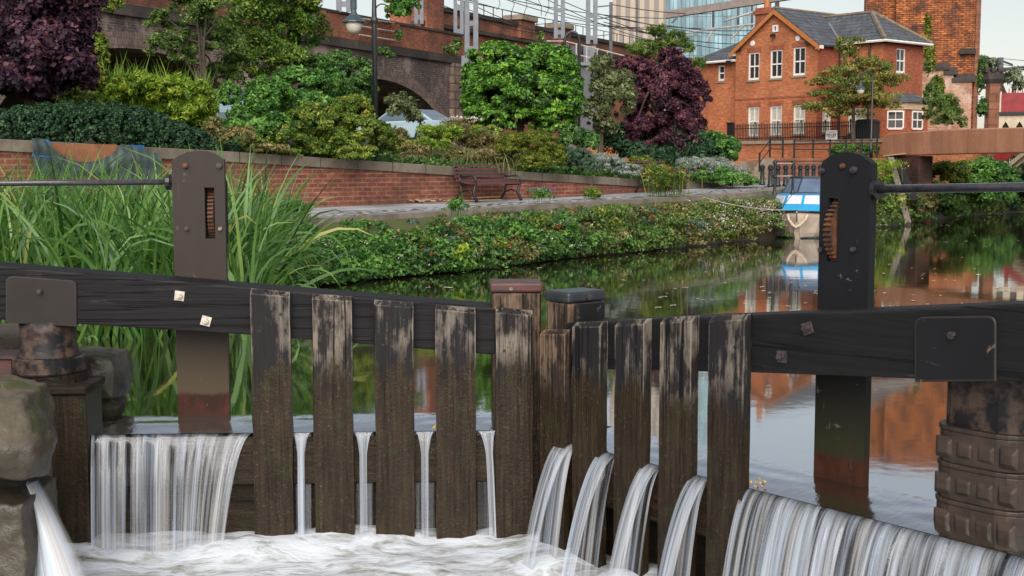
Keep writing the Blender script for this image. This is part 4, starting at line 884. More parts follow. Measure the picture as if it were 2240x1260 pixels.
mb = MB(); mb.box(sL, sR, -.08, .5, ztop - .1, ztop); mb.build('parapet_coping', M['string'], t)
for px in (700, 862): # brick piers on the parapet
    s = vs_(px, 60); mb = MB(); mb.box(s - .3, s + .3, -.1, .0, zs + .362, ztop - .11); mb.build('pier', M['viabrick'], t)
# pilaster at the end
s0 = vs_(955, 200); s1 = sR; mb = MB(); mb.box(s0 + 1.2, s1 + .02, -.22, -.002, -.1, zs - .01); mb.build('pilaster', M['quoin'], t)
mb = MB(); mb.box(sL, sR, .46, D, zs + .1, zs + .8); mb.build('deck', M['string'], t)

# the higher line behind it
F2 = Frame.line(G(1047, 31, 9), G(1351, 92, 9)); z2 = 9.0
a = F2.hit(920, 60, 0)[0]; b = F2.hit(1450, 60, 0)[0]; t = thing('rear_viaduct', 'red brick railway wall rising behind the viaduct with a stone-capped pier', 'wall', F2, ((a + b) / 2, 0, 0))
zc = F2.hit(1105, 86, 0)[1]; zc1 = F2.hit(1105, 78, 0)[1]
mb = MB(); mb.box(a, b, 0, 6, -.1, zc); mb.box(a, b, .05, .6, zc1, z2 - .22); mb.build('brickwork', M['viabrick'], t)
mb = MB(); mb.box(a, b, -.2, .6, zc, zc1); mb.build('string_course', M['string'], t); mb = MB(); mb.box(a, b, -.08, .7, z2 - .22, z2); mb.build('coping', M['string'], t)
for i, (p0, p1) in enumerate(((1135, 1170), (1224, 1245))):
    s0, s1 = F2.hit(p0, 50, -.1)[0], F2.hit(p1, 60, -.1)[0]; s1 = min(s1, s0 + 1.7); mb = MB(); mb.box(s0, s1, -.25, .75, zc1, z2 + .1); pr = mb.build('pier', M['viabrick'], t); mb = MB(); mb.box(s0 - .15, s1 + .15, -.4, .9, z2 + .1, z2 + .42); mb.build('pier_cap', M['sandstone'], pr, bevel=.05)
sa, sb = F2.hit(935, 60, 0)[0], F2.hit(960, 60, 0)[0]; mb = MB(); mb.box(sa - .5, sb, -.3, 2, 5, z2 + 2.5); mb.build('tall_pier', M['viabrick'], t)
mb = MB(); npz = 30
for i in range(npz): s = sa + 1 + (b - sa - 1) * i / (npz - 1); mb.tube([(s, .3, z2), (s, .3, z2 + .62)], .03, 5)
mb.tube([(sa + 1, .3, z2 + .6), (b, .3, z2 + .6)], .025, 5); mb.build('guard_rail', M['blackiron'], t)

# ================================================================ HOUSE
far()
C = P(1927, 300, 64); angH = atan2(-.770, .638); H = Frame((C.x, C.y), angH)
sV = H.hit(1838, 90, 0)[0]                                   # where the two wings meet
gW = H.hits(1790, 90, sV)[0]                                 # gable front plane (negative: nearer)
def hg(px, py): return H.hit(px, py, gW)
sGl = hg(1610, 112)[0]; zE = (hg(1612, 112)[1] + hg(1788, 92)[1]) / 2; zB = 2.29; apex = hg(1697, 22); sA = (sGl + sV) / 2; zA = apex[1]
wSide = H.hits(2020, 95, 0)[0]
t = thing('brick_house', 'orange brick canalside house with gable, slate roofs and white sash windows', 'house', H, (sA, 0, zB))
def window(s0, s1, z0, z1, plane, axis='x', glass='glass', arch=True, curtain=False, panes=2, depth=.10):
    """sash window set in its opening: frame part with pane, sill sub-parts"""
    def q(x0, x1, y0, y1, za, zb, mb):
        if axis == 'x': mb.box(x0, x1, plane + y0, plane + y1, za, zb)
        else: mb.box(plane - y1, plane - y0, x0, x1, za, zb)
    mb = MB(); fw = .07; mid = (z0 + z1) / 2; cx = (s0 + s1) / 2
    q(s0, s0 + fw, .04, .10, z0, z1, mb); q(s1 - fw, s1, .04, .10, z0, z1, mb); q(s0 + fw, s1 - fw, .04, .10, z1 - fw, z1, mb); q(s0 + fw, s1 - fw, .04, .10, z0, z0 + fw * 1.6, mb); q(s0 + fw, s1 - fw, .045, .10, mid - .035, mid + .035, mb)
    for k in range(1, panes):
        x = s0 + (s1 - s0) * k / panes; q(x - .02, x + .02, .055, .09, z0 + fw * 1.6, mid - .035, mb); q(x - .02, x + .02, .055, .09, mid + .035, z1 - fw, mb)
    f = mb.build('window', M['white'], t); mb = MB(); q(s0 + .01, s1 - .01, .093, .12, z0 + .01, z1 - .01, mb); mb.build('pane', M[glass], f)
    mb = MB(); q(s0 - .08, s1 + .08, -.06, .05, z0 - .1, z0 - .002, mb); mb.build('sill', M['sandstone'], f)
    mb = MB(); q(s0 - .1, s1 + .1, -.008, .03, z1 + .002, z1 + .24, mb); mb.build('lintel', M['housebrickred'], f); return f
def rect(px0, px1, py0, py1, hit): a = hit(px0, (py0 + py1) / 2)[0]; b = hit(px1, (py0 + py1) / 2)[0]; return a, b, hit((px0 + px1) / 2, py1)[1], hit((px0 + px1) / 2, py0)[1]
ups = [rect(*r, hg) for r in ((1637, 1661, 115, 175), (1685, 1711, 109, 171), (1735, 1762, 103, 165))]; los = [rect(*r, hg) for r in ((1636, 1660, 234, 298), (1684, 1710, 232, 296), (1735, 1761, 229, 293))]
small = rect(1571, 1585, 143, 177, lambda a, b: H.hit(a, b, gW + .3)); sLw = H.hit(1500, 130, gW + .3)[0]; zEl = H.hit(1608, 128, gW + .3)[1]
mb = MB(); mb.wall(sGl, sV, zB, zE, gW, ups + los, .13)
mb.add([(sGl, gW, zE), (sV, gW, zE), (sA, gW, zA)], [(0, 1, 2)])                                    # gable triangle
door = rect(1588, 1608, 268, 306, lambda a, b: H.hit(a, b, gW + .3)); door = (door[0], door[1], zB + .02, door[3])
mb.wall(sLw, sGl, zB, zEl, gW + .3, [small, door], .13); mb.add([(sGl, gW, zB), (sGl, gW + .3, zB), (sGl, gW + .3, zEl), (sGl, gW, zEl)], [(3, 2, 1, 0)])
mb.add([(sGl, gW, zEl), (sGl, gW + 9, zEl), (sGl, gW + 9, zE), (sGl, gW, zE)], [(3, 2, 1, 0)])
wB = wSide + 1; mb.add([(sLw, gW + .3, zB), (sLw, wB, zB), (sLw, wB, zEl), (sLw, gW + .3, zEl)], [(3, 2, 1, 0)])
zE2 = H.hit(1927, 88, 0)[1]; w2lo = rect(1855, 1896, 236, 290, lambda a, b: H.hit(a, b, 0))
mb.wall(sV, 0, zB, zE2, 0, [w2lo], .13); mb.build('wall', M['housebrick'], t)
# side walls (looking right)
def hs(px, py): return H.hits(px, py, 0)
def hv(px, py): return H.hits(px, py, sV)
side_up = rect(1961, 1981, 106, 160, hs); side_v = rect(1799, 1818, 238, 290, hv)
mb = MB(); mb.wall(0, wSide, zB, zE2, 0, [side_up], .13, 'y'); mb.wall(gW, 0, zB, zE, sV, [side_v], .13, 'y'); mb.add([(0, wSide, zB), (sLw, wSide, zB), (sLw, wSide, zE2), (0, wSide, zE2)], [(0, 1, 2, 3)])
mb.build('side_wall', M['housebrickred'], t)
for r in ups: window(*r, gW)
for r in los: window(*r, gW, glass='blind')
window(*small, gW + .3, panes=1); window(*w2lo, 0, glass='blind', panes=3); window(*side_up, 0, 'y', panes=2); window(*side_v, sV, 'y', glass='blind')
mb = MB(); mb.box(door[0], door[1], gW + .38, gW + .43, door[2], door[3]); d_ = mb.build('gate_door', M['blackiron'], t)
# thin brick band between the floors
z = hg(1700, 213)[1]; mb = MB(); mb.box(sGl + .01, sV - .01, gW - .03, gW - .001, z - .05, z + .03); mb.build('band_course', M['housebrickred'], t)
# roofs
ov = .25; th = .09; wR = wSide / 2
def slab(p4, th=.09):
    mb = MB(); a, b, c, d = [Vector(p) for p in p4]; n = (b - a).cross(d - a).normalized() * th; mb.add([a, b, c, d, a + n, b + n, c + n, d + n], [(0,3,2,1),(4,5,6,7),(0,1,5,4),(1,2,6,5),(2,3,7,6),(3,0,4,7)]); return mb
kx = (zA - zE) / (sA - sGl); zl = zE - ov * kx; wf = gW - .22
slab([(sV + ov, wf, zl), (sV + ov, wR + 1.5, zl), (sA, wR + 1.5, zA), (sA, wf, zA)]).build('roof', M['slate'], t, label='slate roof over the gable')
slab([(sA, wf, zA), (sA, wR + 1.5, zA), (sGl - ov, wR + 1.5, zl), (sGl - ov, wf, zl)]).build('roof', M['slate'], t)
# bargeboards
for sx0, sx1 in ((sGl - ov, sA), (sV + ov, sA)):
    mb = MB(); mb.add([(sx0, wf - .04, zl - .22), (sx1, wf - .04, zA - .22), (sx1, wf - .04, zA + .02), (sx0, wf - .04, zl + .02), (sx0, wf, zl - .22), (sx1, wf, zA - .22), (sx1, wf, zA + .02), (sx0, wf, zl + .02)], [(0,1,2,3),(7,6,5,4),(0,4,5,1),(1,5,6,2),(2,6,7,3),(3,7,4,0)]); mb.build('bargeboard', M['orangeboard'], t)
mb = MB(); mb.box(sV + .0, sV + ov + .05, wf, gW + .05, zl - .12, zl + .05); mb.build('eaves_end', M['white'], t); mb = MB(); mb.box(sGl - ov - .05, sGl, wf, gW + .05, zl - .12, zl + .05); mb.build('eaves_end', M['white'], t)
# hipped right wing
zr2 = H.hit(1907, 27, wR)[1]; sh = H.hit(1907, 27, wR)[0]; o2 = .3; e = zE2
A_ = [(sA, -o2, e), (o2, -o2, e), (sh, wR, zr2), (sA, wR, zr2)]
mb = MB(); mb.add([A_[0], A_[1], A_[2], A_[3], (o2, wSide + o2, e), (sA, wSide + o2, e)], [(0, 1, 2, 3), (1, 4, 2), (4, 5, 3, 2)]); mb.build('roof', M['slate'], t, label='hipped slate roof with tiled hips')
mb = MB(); mb.tube([A_[1], A_[2]], .13, 6); mb.tube([(o2, wSide + o2, e + .03), A_[2]], .13, 6); mb.tube([(sA, wR, zr2), A_[2]], .11, 6); mb.tube([(sA, wf, zA + .08), (sA, wR + 1.5, zA + .08)], .10, 6); mb.build('ridge_tiles', M['ridge'], t)
vz = e + .1; mb = MB(); mb.bar((sV + .12, -.1, e + .12), (sV - (sV - sA) * .6, wR * .72, e + (zr2 - e) * .75), .22, .05); mb.build('valley_lead', M['gantry'], t)
mb = MB(); mb.tube([(sV, -o2 - .04, e - .05), (o2 + .04, -o2 - .04, e - .05), (o2 + .04, wSide + o2, e - .05)], .07, 6); mb.build('gutter', M['white'], t)
mb = MB(); mb.box(sV + .05, o2 - .04, -.2, -.005, e - .13, e - .0); mb.box(.005, .25, -.2, wSide, e - .13, e); mb.build('soffit', M['blackiron'], t)
# left wing roof
rl = H.hit(1650, 72, gW + 3)
mb = MB(); s_l = H.hit(1500, 136, gW)[0]; zlw = H.hit(1560, 134, gW)[1]; mb.add([(s_l, gW + .0, zlw), (sGl - .02, gW + .0, zlw), (sGl + 1.5, gW + 3.6, rl[1] + .3), (s_l + 1.6, gW + 3.6, rl[1] - .15 ), (s_l, gW + 7, zlw)], [(0, 1, 2, 3), (4, 0, 3)])
mb.build('roof', M['slate'], t, label='lower slate roof left of the gable'); mb = MB(); mb.tube([(s_l, gW - .03, zlw - .05), (sGl - .03, gW - .03, zlw - .05)], .07, 6); mb.build('gutter', M['white'], t)
mb = MB(); c0 = H.hit(1676, 40, gW + 4); mb.box(c0[0] - .45, c0[0] + .45, gW + 3.6, gW + 4.5, zE, c0[1] + .55); mb.box(c0[0] - .55, c0[0] + .55, gW + 3.5, gW + 4.6, c0[1] + .2, c0[1] + .4); ch = mb.build('chimney', M['housebrickred'], t)
mb = MB(); mb.lathe([(.17, 0), (.13, .9), (.17, .95)], (c0[0], gW + 4.05, c0[1] + .55), 10); mb.build('chimney_pot', M['orangeboard'], ch)
mb = MB(); mb.tube([(-.75, -.07, zB), (-.75, -.07, e - .1)], .05, 6); mb.tube([(sV + .12, -.12, zB), (sV + .12, -.12, e - .1)], .05, 6); mb.build('downpipe', M['blackiron'], t)
# house number plate, round lamps, security lights
q = rect(1691, 1703, 55, 70, hg); mb = MB(); mb.box(q[0], q[1], gW - .05, gW - .003, q[2], q[3]); np_ = mb.build('wall_plaque', M['signwhite'], t)
mb = MB(); cx = (q[0] + q[1]) / 2; h = q[3] - q[2]; mb.box(cx - .02, cx + .05, gW - .056, gW - .051, q[2] + h * .22, q[3] - h * .2); mb.add([(cx - .09, gW - .056, q[3] - h * .42), (cx - .02, gW - .056, q[3] - h * .34), (cx - .02, gW - .056, q[3] - h * .2)], [(0, 1, 2)]); mb.build('numeral', M['ink'], np_)
for px, py in ((1647, 95), (1746, 84)): s, z = hg(px, py); mb = MB(); mb.lathe([(.13, -.06), (.15, -.03), (.15, 0)], (s, gW, z), 12, 'y'); mb.build('round_lamp', M['signwhite'], t)
for px, py in ((1620, 108), (1771, 93), (1695, 78), (1598, 136)): s, z = hg(px, py); mb = MB(); mb.box(s - .12, s + .12, gW - .25, gW - .1, z - .08, z + .08); mb.bar((s, gW - .1, z), (s, gW, z + .02), .05, .05); mb.build('security_light', M['blackiron'], t)
# bay window on the right side
ba, bb = hs(1937, 250)[0], hs(2013, 250)[0]; zb1 = hs(1975, 226)[1]; pr = .8; x1 = pr; bc = [(0, ba), (x1, ba + .55), (x1, bb - .55), (0, bb)]
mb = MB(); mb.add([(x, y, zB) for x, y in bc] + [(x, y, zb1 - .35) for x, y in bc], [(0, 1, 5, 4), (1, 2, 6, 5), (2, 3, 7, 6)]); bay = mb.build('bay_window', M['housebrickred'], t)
mb = MB(); bo = [(-.05, ba - .06), (x1 + .06, ba + .52), (x1 + .06, bb - .52), (-.05, bb + .06)]; mb.plan([(x, y) for x, y in bo], zb1 - .35, zb1); mb.build('bay_cornice', M['cream'], bay)
zt_ = hs(1975, 204)[1]; bo = [(0, ba - .2), (x1 + .2, ba + .42), (x1 + .2, bb - .42), (0, bb + .2)]; mb = MB(); mb.add([(x, y, zb1) for x, y in bo] + [(0, ba + .7, zt_), (.1, bb - .7, zt_)], [(0, 1, 4), (1, 2, 5, 4), (2, 3, 5)]); mb.build('bay_roof', M['slate'], bay)
for (p, q) in ((bc[0], bc[1]), (bc[1], bc[2])):
    p = Vector((p[0], p[1], 0)); q = Vector((q[0], q[1], 0)); d = (q - p); Ln = d.length; d.normalize(); n = Vector((d.y, -d.x, 0)); m = (p + q) / 2; hw = min(.42, Ln * .36); z0, z1 = zB + .75, zb1 - .42
    mb = MB(); mf = MB()
    def bx(m_, a0, a1, za, zb, o0, o1): 
        P8 = [p_ + n * oo for oo in (o0, o1) for p_ in (m + d * a0, m + d * a1)]; m_.add([(v.x, v.y, z) for z in (za, zb) for v in (P8[0], P8[1], P8[3], P8[2])], [(0,1,5,4),(1,2,6,5),(2,3,7,6),(3,0,4,7),(4,5,6,7),(3,2,1,0)])
    bx(mb, -hw, hw, z0, z1, .004, .012)
    for a0, a1, za, zb in ((-hw - .06, -hw + .01, z0, z1), (hw - .01, hw + .06, z0, z1), (-hw + .01, hw - .01, z1 - .06, z1 + .02), (-hw + .01, hw - .01, z0 - .06, z0 + .04), (-hw + .01, hw - .01, (z0 + z1) / 2 - .03, (z0 + z1) / 2 + .03), (-.015, .015, z0 + .04, (z0 + z1) / 2 - .03), (-.015, .015, (z0 + z1) / 2 + .03, z1 - .06)): bx(mf, a0, a1, za, zb, .013, .05)
    f = mf.build('sash', M['white'], bay); mb.build('pane', M['glass'], bay)

# ================================================================ OLD BRICK TOWER
T0 = P(1955, 200, 82); FT = Frame((T0.x, T0.y), radians(-14)); sT1 = FT.hit(2131, 150, 0)[0]; t = thing('brick_tower', 'tall weathered orange brick stack behind the house', 'tower', FT, (sT1 / 2, 0, 0))
mb = MB(); mb.box(0, sT1, 0, 6, 0, 16); mb.build('shaft', M['towerbrick'], t)
sl_ = FT.hit(1893, 50, .7)[0]; mb = MB(); mb.box(sl_, -.002, .7, 6, 0, 16); mb.build('recessed_shaft', M['towerbrick'], t)
zs1 = [FT.hit(2040, 150, -.5)[1], FT.hit(2078, 160, -.5)[1], FT.hit(2100, 176, -.5)[1]]; xs1 = [FT.hit(p, 160, -.5)[0] for p in (2000, 2068, 2086, 2127)]
hol = rect(2047, 2066, 177, 206, lambda a, b: FT.hit(a, b, -.5))
mb = MB(); mb.wall(xs1[0], xs1[1], 0, zs1[0], -.5, [hol], .3); mb.wall(xs1[1], xs1[2], 0, zs1[1], -.5, [], .3); mb.wall(xs1[2], xs1[3], 0, zs1[2], -.5, [], .3); mb.add([(xs1[3], -.5, 0), (xs1[3], 0, 0), (xs1[3], 0, zs1[2]), (xs1[3], -.5, zs1[2])], [(0, 1, 2, 3)]); base_ = mb.build('buttress_wall', M['towerpale'], t)
mb = MB(); mb.box(hol[0], hol[1], -.19, -.1, hol[2], hol[3]); mb.build('dark_opening', M['blackiron'], base_)
for i in range(3): mb = MB(); mb.add([(xs1[i] - .1, -.62, zs1[i] - .1), (xs1[i+1] + .25, -.62, zs1[i] - .1), (xs1[i+1] + .25, 0, zs1[i] + .0), (xs1[i] - .1, 0, zs1[i] + .0), (xs1[i] - .1, -.62, zs1[i] + .12), (xs1[i+1] + .25, -.62, zs1[i] + .12), (xs1[i+1] + .25, 0, zs1[i] + .4), (xs1[i] - .1, 0, zs1[i] + .4)], [(0,1,5,4),(1,2,6,5),(4,5,6,7),(3,0,4,7),(0,3,2,1)]); mb.build('weathering_slab', M['string'], t)
s, z = FT.hit(2118, 113, -.12); mb = MB(); mb.box(s - .5, s + .45, -.3, .0, z - .15, z + .15); mb.build('weathering_slab', M['string'], t)
mb = MB(); mb.box(sT1 + .002, sT1 + .28, -.1, 6, 0, 16); mb.build('corner_strip', M['redstone'], t)

# castellated turret of the far bridge and the crimson bridge itself
c = P(2172, 200, 70); k = 70 / F; t = thing('turret', 'small round castellated stone turret right of the brick tower', 'turret', WF, (c.x, c.y, 0)); zt0 = P(0, 184, 70).z; zt1 = P(0, 174, 70).z; zt2 = P(0, 158, 70).z
mb = MB(); mb.lathe([(17 * k, -.1), (16 * k, zt0)], (c.x, c.y, 0), 8); mb.build('shaft', M['redstone'], t)
mb = MB(); mb.lathe([(16 * k, zt0), (22 * k, zt1), (22 * k, zt2)], (c.x, c.y, 0), 8); hd = mb.build('parapet', M['string'], t); mb = MB()
for i in range(8):
    a = 2 * pi * (i + .5) / 8; q = Vector((c.x + cos(a) * 19 * k, c.y + sin(a) * 19 * k, 0)); mb.box(q.x - 5 * k, q.x + 5 * k, q.y - 5 * k, q.y + 5 * k, zt2 + .002, zt2 + 9 * k)
mb.build('battlement', M['string'], hd)
q0 = P(2187, 220, 62); FB = Frame((q0.x, q0.y), radians(-24)); t = thing('iron_bridge', 'crimson iron footbridge with a cream arcade at the right edge', 'bridge', FB, (0, 0, 0))
zz = [FB.hit(2210, y, 0)[1] for y in (278, 262, 252, 245, 203, 198)]
mb = MB(); mb.box(0, 12, 0, .1, zz[3], zz[4]); mb.build('panelling', M['redpaint'], t)
mb = MB()
for i in range(4): mb = MB(); mb.box(i * 1.4, i * 1.4 + .07, -.05, -.002, zz[3], zz[4]); mb.build('panel_rib', M['creampaint'], t)
for i in range(18): mb = MB(); mb.tube([(i * .2, .05, zz[4]), (i * .2, .05, zz[5] + .1)], .02, 4); mb.build('spike', M['redpaint'], t)
mb = MB(); mb.box(0, 12, -.2, 2.5, zz[2], zz[3]); mb.build('deck_beam', M['blackiron'], t)
mb = MB(); ar = .0; n = 14; zt_, zb_ = zz[2] - .02, zz[0] - .9
hz = [(i * .62 + .16, i * .62 + .46, zb_ + .2, zt_ - .28) for i in range(n)]
mb.wall(0, n * .62, zb_, zt_, -.1, hz, .15); ac = mb.build('arcade', M['creampaint'], t)
mb = MB()
for a, b, c_, d in hz:   # pointed heads
    m = (a + b) / 2; mb.add([(a, -.1, d), (m, -.1, d + 0.0), (a, -.1, d - .0), (a, -.104, d), (b, -.104, d), (a, -.104, d - .25), (m, -.104, d), (b, -.104, d - .25)], [(3, 6, 5), (6, 4, 7)])
mb.build('pointed_heads', M['creampaint'], ac)
mb = MB(); mb.box(0, n * .62, .3, .4, zb_, zt_); mb.build('dark_web', M['blackiron'], t)

# ================================================================ TERRACES, SANDSTONE WALL, PINK BRIDGE
f0, f1 = H.hit(1590, 318, -3.4)[0], H.hit(1915, 318, -3.4)[0]
mb = MB(); mb.box(f0 - 12, f1 + 1.2, -3.4, wSide + .4, -.05, zB - .002); tag(mb.build('upper_terrace', M['housebrick'], frame=H), kind='structure')
mb = MB(); mb.box(f0 - 2, f1 + .9, -3.5, -3.15, zB, zB + .16); tag(mb.build('plinth_coping', M['sandstone'], frame=H), kind='structure')
LA = P(1697, 400, 60); LB = P(1935, 400, 57.3); FS = Frame.line(LA, LB); lw = (LB - LA).xy.length
zLt = FS.hit(1800, 346, 0)[1]
t = thing('sandstone_wall', 'red sandstone retaining wall with coping behind the black bollards', 'wall', FS, (lw / 2, 0, 0))
mb = MB(); mb.box(0, lw, 0, .4, -.05, zLt - .12); mb.build('stonework', M['redstone'], t); mb = MB(); mb.box(-.05, lw + .05, -.06, .46, zLt - .12, zLt); mb.build('coping', M['redstone'], t, bevel=.01)
mb = MB(); mb.box(-.02, lw, .402, 4, -.05, zLt - .03); tag(mb.build('lower_terrace', M['redstone'], frame=FS), kind='structure')
# steps at its left end
mb = MB()
for i in range(6): mb.box(-1.5, -.06, .1 + i * .32, 3.5, .1 if i == 0 else .4 + i * .19 - .002, .4 + (i + 1) * .19)
tag(mb.build('stone_steps', M['sandstone'], frame=FS), kind='structure')
mb = MB(); mb.box(-1.9, -1.52, .1, 3.5, -.05, 1.4); mb.build('step_wall', M['sandstone'], frame=FS); tag(bpy.data.objects['step_wall'], 'pale stone block wall beside the steps up to the terrace', 'wall')
near()
# pink bridge parapet: gently arched beam growing towards the right edge
BA = P(1932, 320, 37.5); BB = P(2300, 300, 30.5); FP = Frame.line(BA, BB)
tp = [FP.hit(x, y, 0) for x, y in ((1929, 310), (1932, 297), (1940, 292), (1980, 289), (2030, 286), (2100, 282), (2170, 280), (2240, 278.5), (2420, 277))]; bt = [FP.hit(x, y, 0) for x, y in ((2420, 333), (2240, 334.5), (2100, 337), (2030, 339), (1970, 341), (1940, 342), (1928, 340))]
t = thing('stone_footbridge', 'pinkish sandstone footbridge parapet crossing above the water at right', 'bridge', FP, (0, 0, 0))
mb = MB(); mb.prism(bt[::-1] + tp[::-1], 0, .35); mb.build('parapet', M['bridge'], t, fix=True, bevel=.03, seg=2)
mb = MB(); s0, zq = FP.hit(1960, 341, .1); mb.box(s0, s0 + 12, .36, 1.8, zq + .22, zq + .34); mb.box(s0, s0 + 12, 1.802, 2.1, zq + .22, zq + .6); mb.build('deck', M['bridge'], t)
a, b = FP.hit(1944, 400, .05)[0], FP.hit(2008, 400, .05)[0]
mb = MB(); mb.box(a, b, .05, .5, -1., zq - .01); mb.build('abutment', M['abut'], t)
g = thing('timber_strut', 'long grey timber strut leaning down to the water beneath the footbridge end', 'strut', FP, (a, -.4, -.8)); pA = P(1948, 347, 35.9); pB = P(1986, 490, 33.9)
mb = MB(); mb.bar(FP.loc(pA), FP.loc(pB), .16, .12); mb.build('timber', M['wood_strut'], g)
g = thing('timber_strut', 'black sloping board beside the grey timber strut under the footbridge', 'board', FP, (a, -.4, 0)); pA = P(1964, 349, 36.2); pB = P(1998, 440, 35)
mb = MB(); mb.bar(FP.loc(pA), FP.loc(pB), .22, .06); mb.build('board', M['blackiron'], g)
mb = MB(); pA = P(1938, 341, 37.1); pB = P(1986, 336, 36.4); mb.bar(FP.loc(pA), FP.loc(pB), .25, .03); tag(mb.build('loose_board', M['cream'], frame=FP), 'pale loose board wedged under the left end of the footbridge', 'board')
# cream stair flank of the far bridge
g = thing('bridge_stair', 'cream and crimson stair flank seen under the footbridge at the right edge', 'stair', WF, P(2235, 380, 44)); mb = MB()
for i in range(4): mb.bar(P(2196 + i * 9, 372 + i * 6, 44), P(2262 + i * 9, 318 + i * 6, 43), .1, .14)
mb.build('flank', M['creampaint'], g); mb = MB(); mb.bar(P(2160, 362, 44.3), P(2262, 300, 43.3), .1, .35); mb.build('red_band', M['redpaint'], g)
# ================================================================ PLANTING
# purple-leaved tree at the left edge
tree('purple_tree', 'dark purple-leaved tree filling the upper left corner above the ivy hedge', gp(60, 20), P(70, 60, 20), [(-40, 60, 20, 120, 150), (90, 20, 19.6, 100, 120), (95, 120, 19.4, 105, 105), (165, 70, 19.8, 52, 90), (150, 150, 19.6, 60, 60), (10, 185, 19.2, 110, 50), (180, -20, 20, 70, 60)], 65000, .072, 'purple', r0=.09, aspect=.72, nclump=34, clump=.3, out=.55, seed=3)
# clipped ivy hedge lying on the wall top
hv_ = []
for px, top, bot in [(-60, 240, 305), (0, 236, 316), (50, 230, 318), (100, 224, 320), (150, 221, 322), (200, 221, 324), (250, 224, 328), (300, 232, 332), (340, 245, 334), (380, 262, 336), (420, 280, 338), (455, 298, 340), (490, 313, 342), (520, 325, 343)]:
    Yw = FW.W(FW.hit(px, bot, .2)[0], .2).y + .35; bot += 12; hv_.append((px, (top + bot) / 2, Yw - .1, 46, (bot - top) / 2, 1.0))
b0 = P(250, 322, 19.5); t = thing('ivy_hedge', 'long dark green clipped hedge mounded over the left end of the garden wall', 'hedge', WF, b0)
foliage('foliage', hv_, 95000, .036, 'hedge', t, aspect=.6, shell=.95, nclump=420, clump=.10, out=.75, seed=5, tvar=.2)
# tall yellow-green herbs behind the hedge
t = thing('tall_herbs', 'bright yellow-green stand of tall leafy stems behind the ivy hedge', 'plants', WF, gp(330, 23)); g_ = np.random.default_rng(2); bs = []
for k in range(700): px = g_.uniform(215, 460); Y = g_.uniform(23, 25.5); p = gp(px, Y); bs.append(p)
blades('stems', bs, 1.35, .03, 'yellowgreen', lean=.45, seed=7, parent=t, lv=.13)
foliage('leaves', [(250, 200, 23, 46, 42), (310, 198, 23, 60, 42), (370, 205, 23, 60, 44), (430, 225, 23, 48, 50), (400, 255, 23, 60, 40), (445, 265, 23.5, 34, 36)], 30000, .08, 'yellowgreen', t, aspect=.3, nclump=60, clump=.2, shell=.2, seed=8, droop=.3)
shrub('green_shrub', 'small variegated bush between the purple tree and the yellow-green stems', [(195, 180, 22, 45, 50), (175, 215, 21.5, 50, 26), (220, 110, 24, 18, 40)], 6000, .07, 'golden', seed=11)
# slender tree and bigger tree
tree('slender_tree', 'slender tree with thin pale trunk in front of the left viaduct arch', gp(443, 25), P(440, 60, 25), [(380, 95, 25, 62, 42), (430, 35, 25, 95, 50), (470, 100, 25.5, 70, 50), (350, 45, 25, 38, 26), (345, 90, 24.6, 34, 14), (400, 130, 25, 50, 22), (480, 160, 26, 40, 26), (430, -30, 25, 90, 40)], 23000, .06, 'treeA', r0=.062, aspect=.42, nclump=40, clump=.2, shell=.35, seed=13, limbs=16)
tree('broad_tree', 'broad dense green tree right of the slender tree with brick showing behind', gp(600, 27), P(600, 40, 27), [(560, 60, 27, 105, 90), (640, 70, 27.4, 80, 80), (600, -10, 27, 110, 60), (590, 140, 27, 100, 60), (670, 30, 27, 50, 60), (530, 150, 26.6, 60, 50)], 52000, .06, 'treeB', r0=.1, aspect=.45, nclump=44, clump=.22, shell=.35, seed=17)
# bush group
shrub('green_shrub', 'fresh green leafy bush below the broad tree left of the lamp post', [(590, 230, 24, 70, 62), (545, 260, 23.4, 62, 55), (660, 200, 25, 80, 55), (720, 190, 25.5, 50, 50), (500, 215, 25, 34, 40), (620, 280, 23.4, 80, 40), (680, 240, 24.4, 70, 40), (530, 295, 22.6, 50, 34)], 52000, .066, 'bush', seed=19, aspect=.5, nclump=44, clump=.2)
shrub('green_shrub', 'round green bush right against the lamp post foot', [(750, 165, 27, 68, 55), (790, 205, 27, 42, 45), (700, 150, 27.5, 40, 36), (740, 220, 26.5, 60, 50)], 28000, .06, 'ivy', seed=23, nclump=40, clump=.2)
shrub('golden_shrub', 'yellow-green shrub spilling over the wall coping left of the bench', [(700, 275, 22.5, 85, 50), (790, 290, 22.8, 62, 42), (770, 240, 23.2, 50, 34), (640, 300, 22.2, 60, 34), (770, 335, 22.4, 60, 26), (835, 300, 23.2, 34, 34), (850, 325, 23.6, 26, 22), (560, 318, 21.6, 50, 18), (690, 325, 22.4, 60, 22), (610, 335, 21.8, 60, 12), (740, 320, 22.4, 50, 30)], 50000, .054, 'golden', seed=29, aspect=.5, nclump=44, clump=.2, droop=.3)
shrub('dull_shrub', 'thin grey-green bush before the dark right-hand arch beside the lamp post', [(880, 235, 30, 44, 34), (905, 255, 30, 28, 28)], 3600, .07, 'greytree', seed=31, clump=.3, shell=.2)
shrub('dull_shrub', 'pink and green low plants at the wall top behind the left paddle post', [(520, 300, 20.8, 46, 26), (470, 282, 22, 30, 24), (590, 325, 21.2, 50, 12)], 4800, .06, 'dull', seed=37, clump=.25)
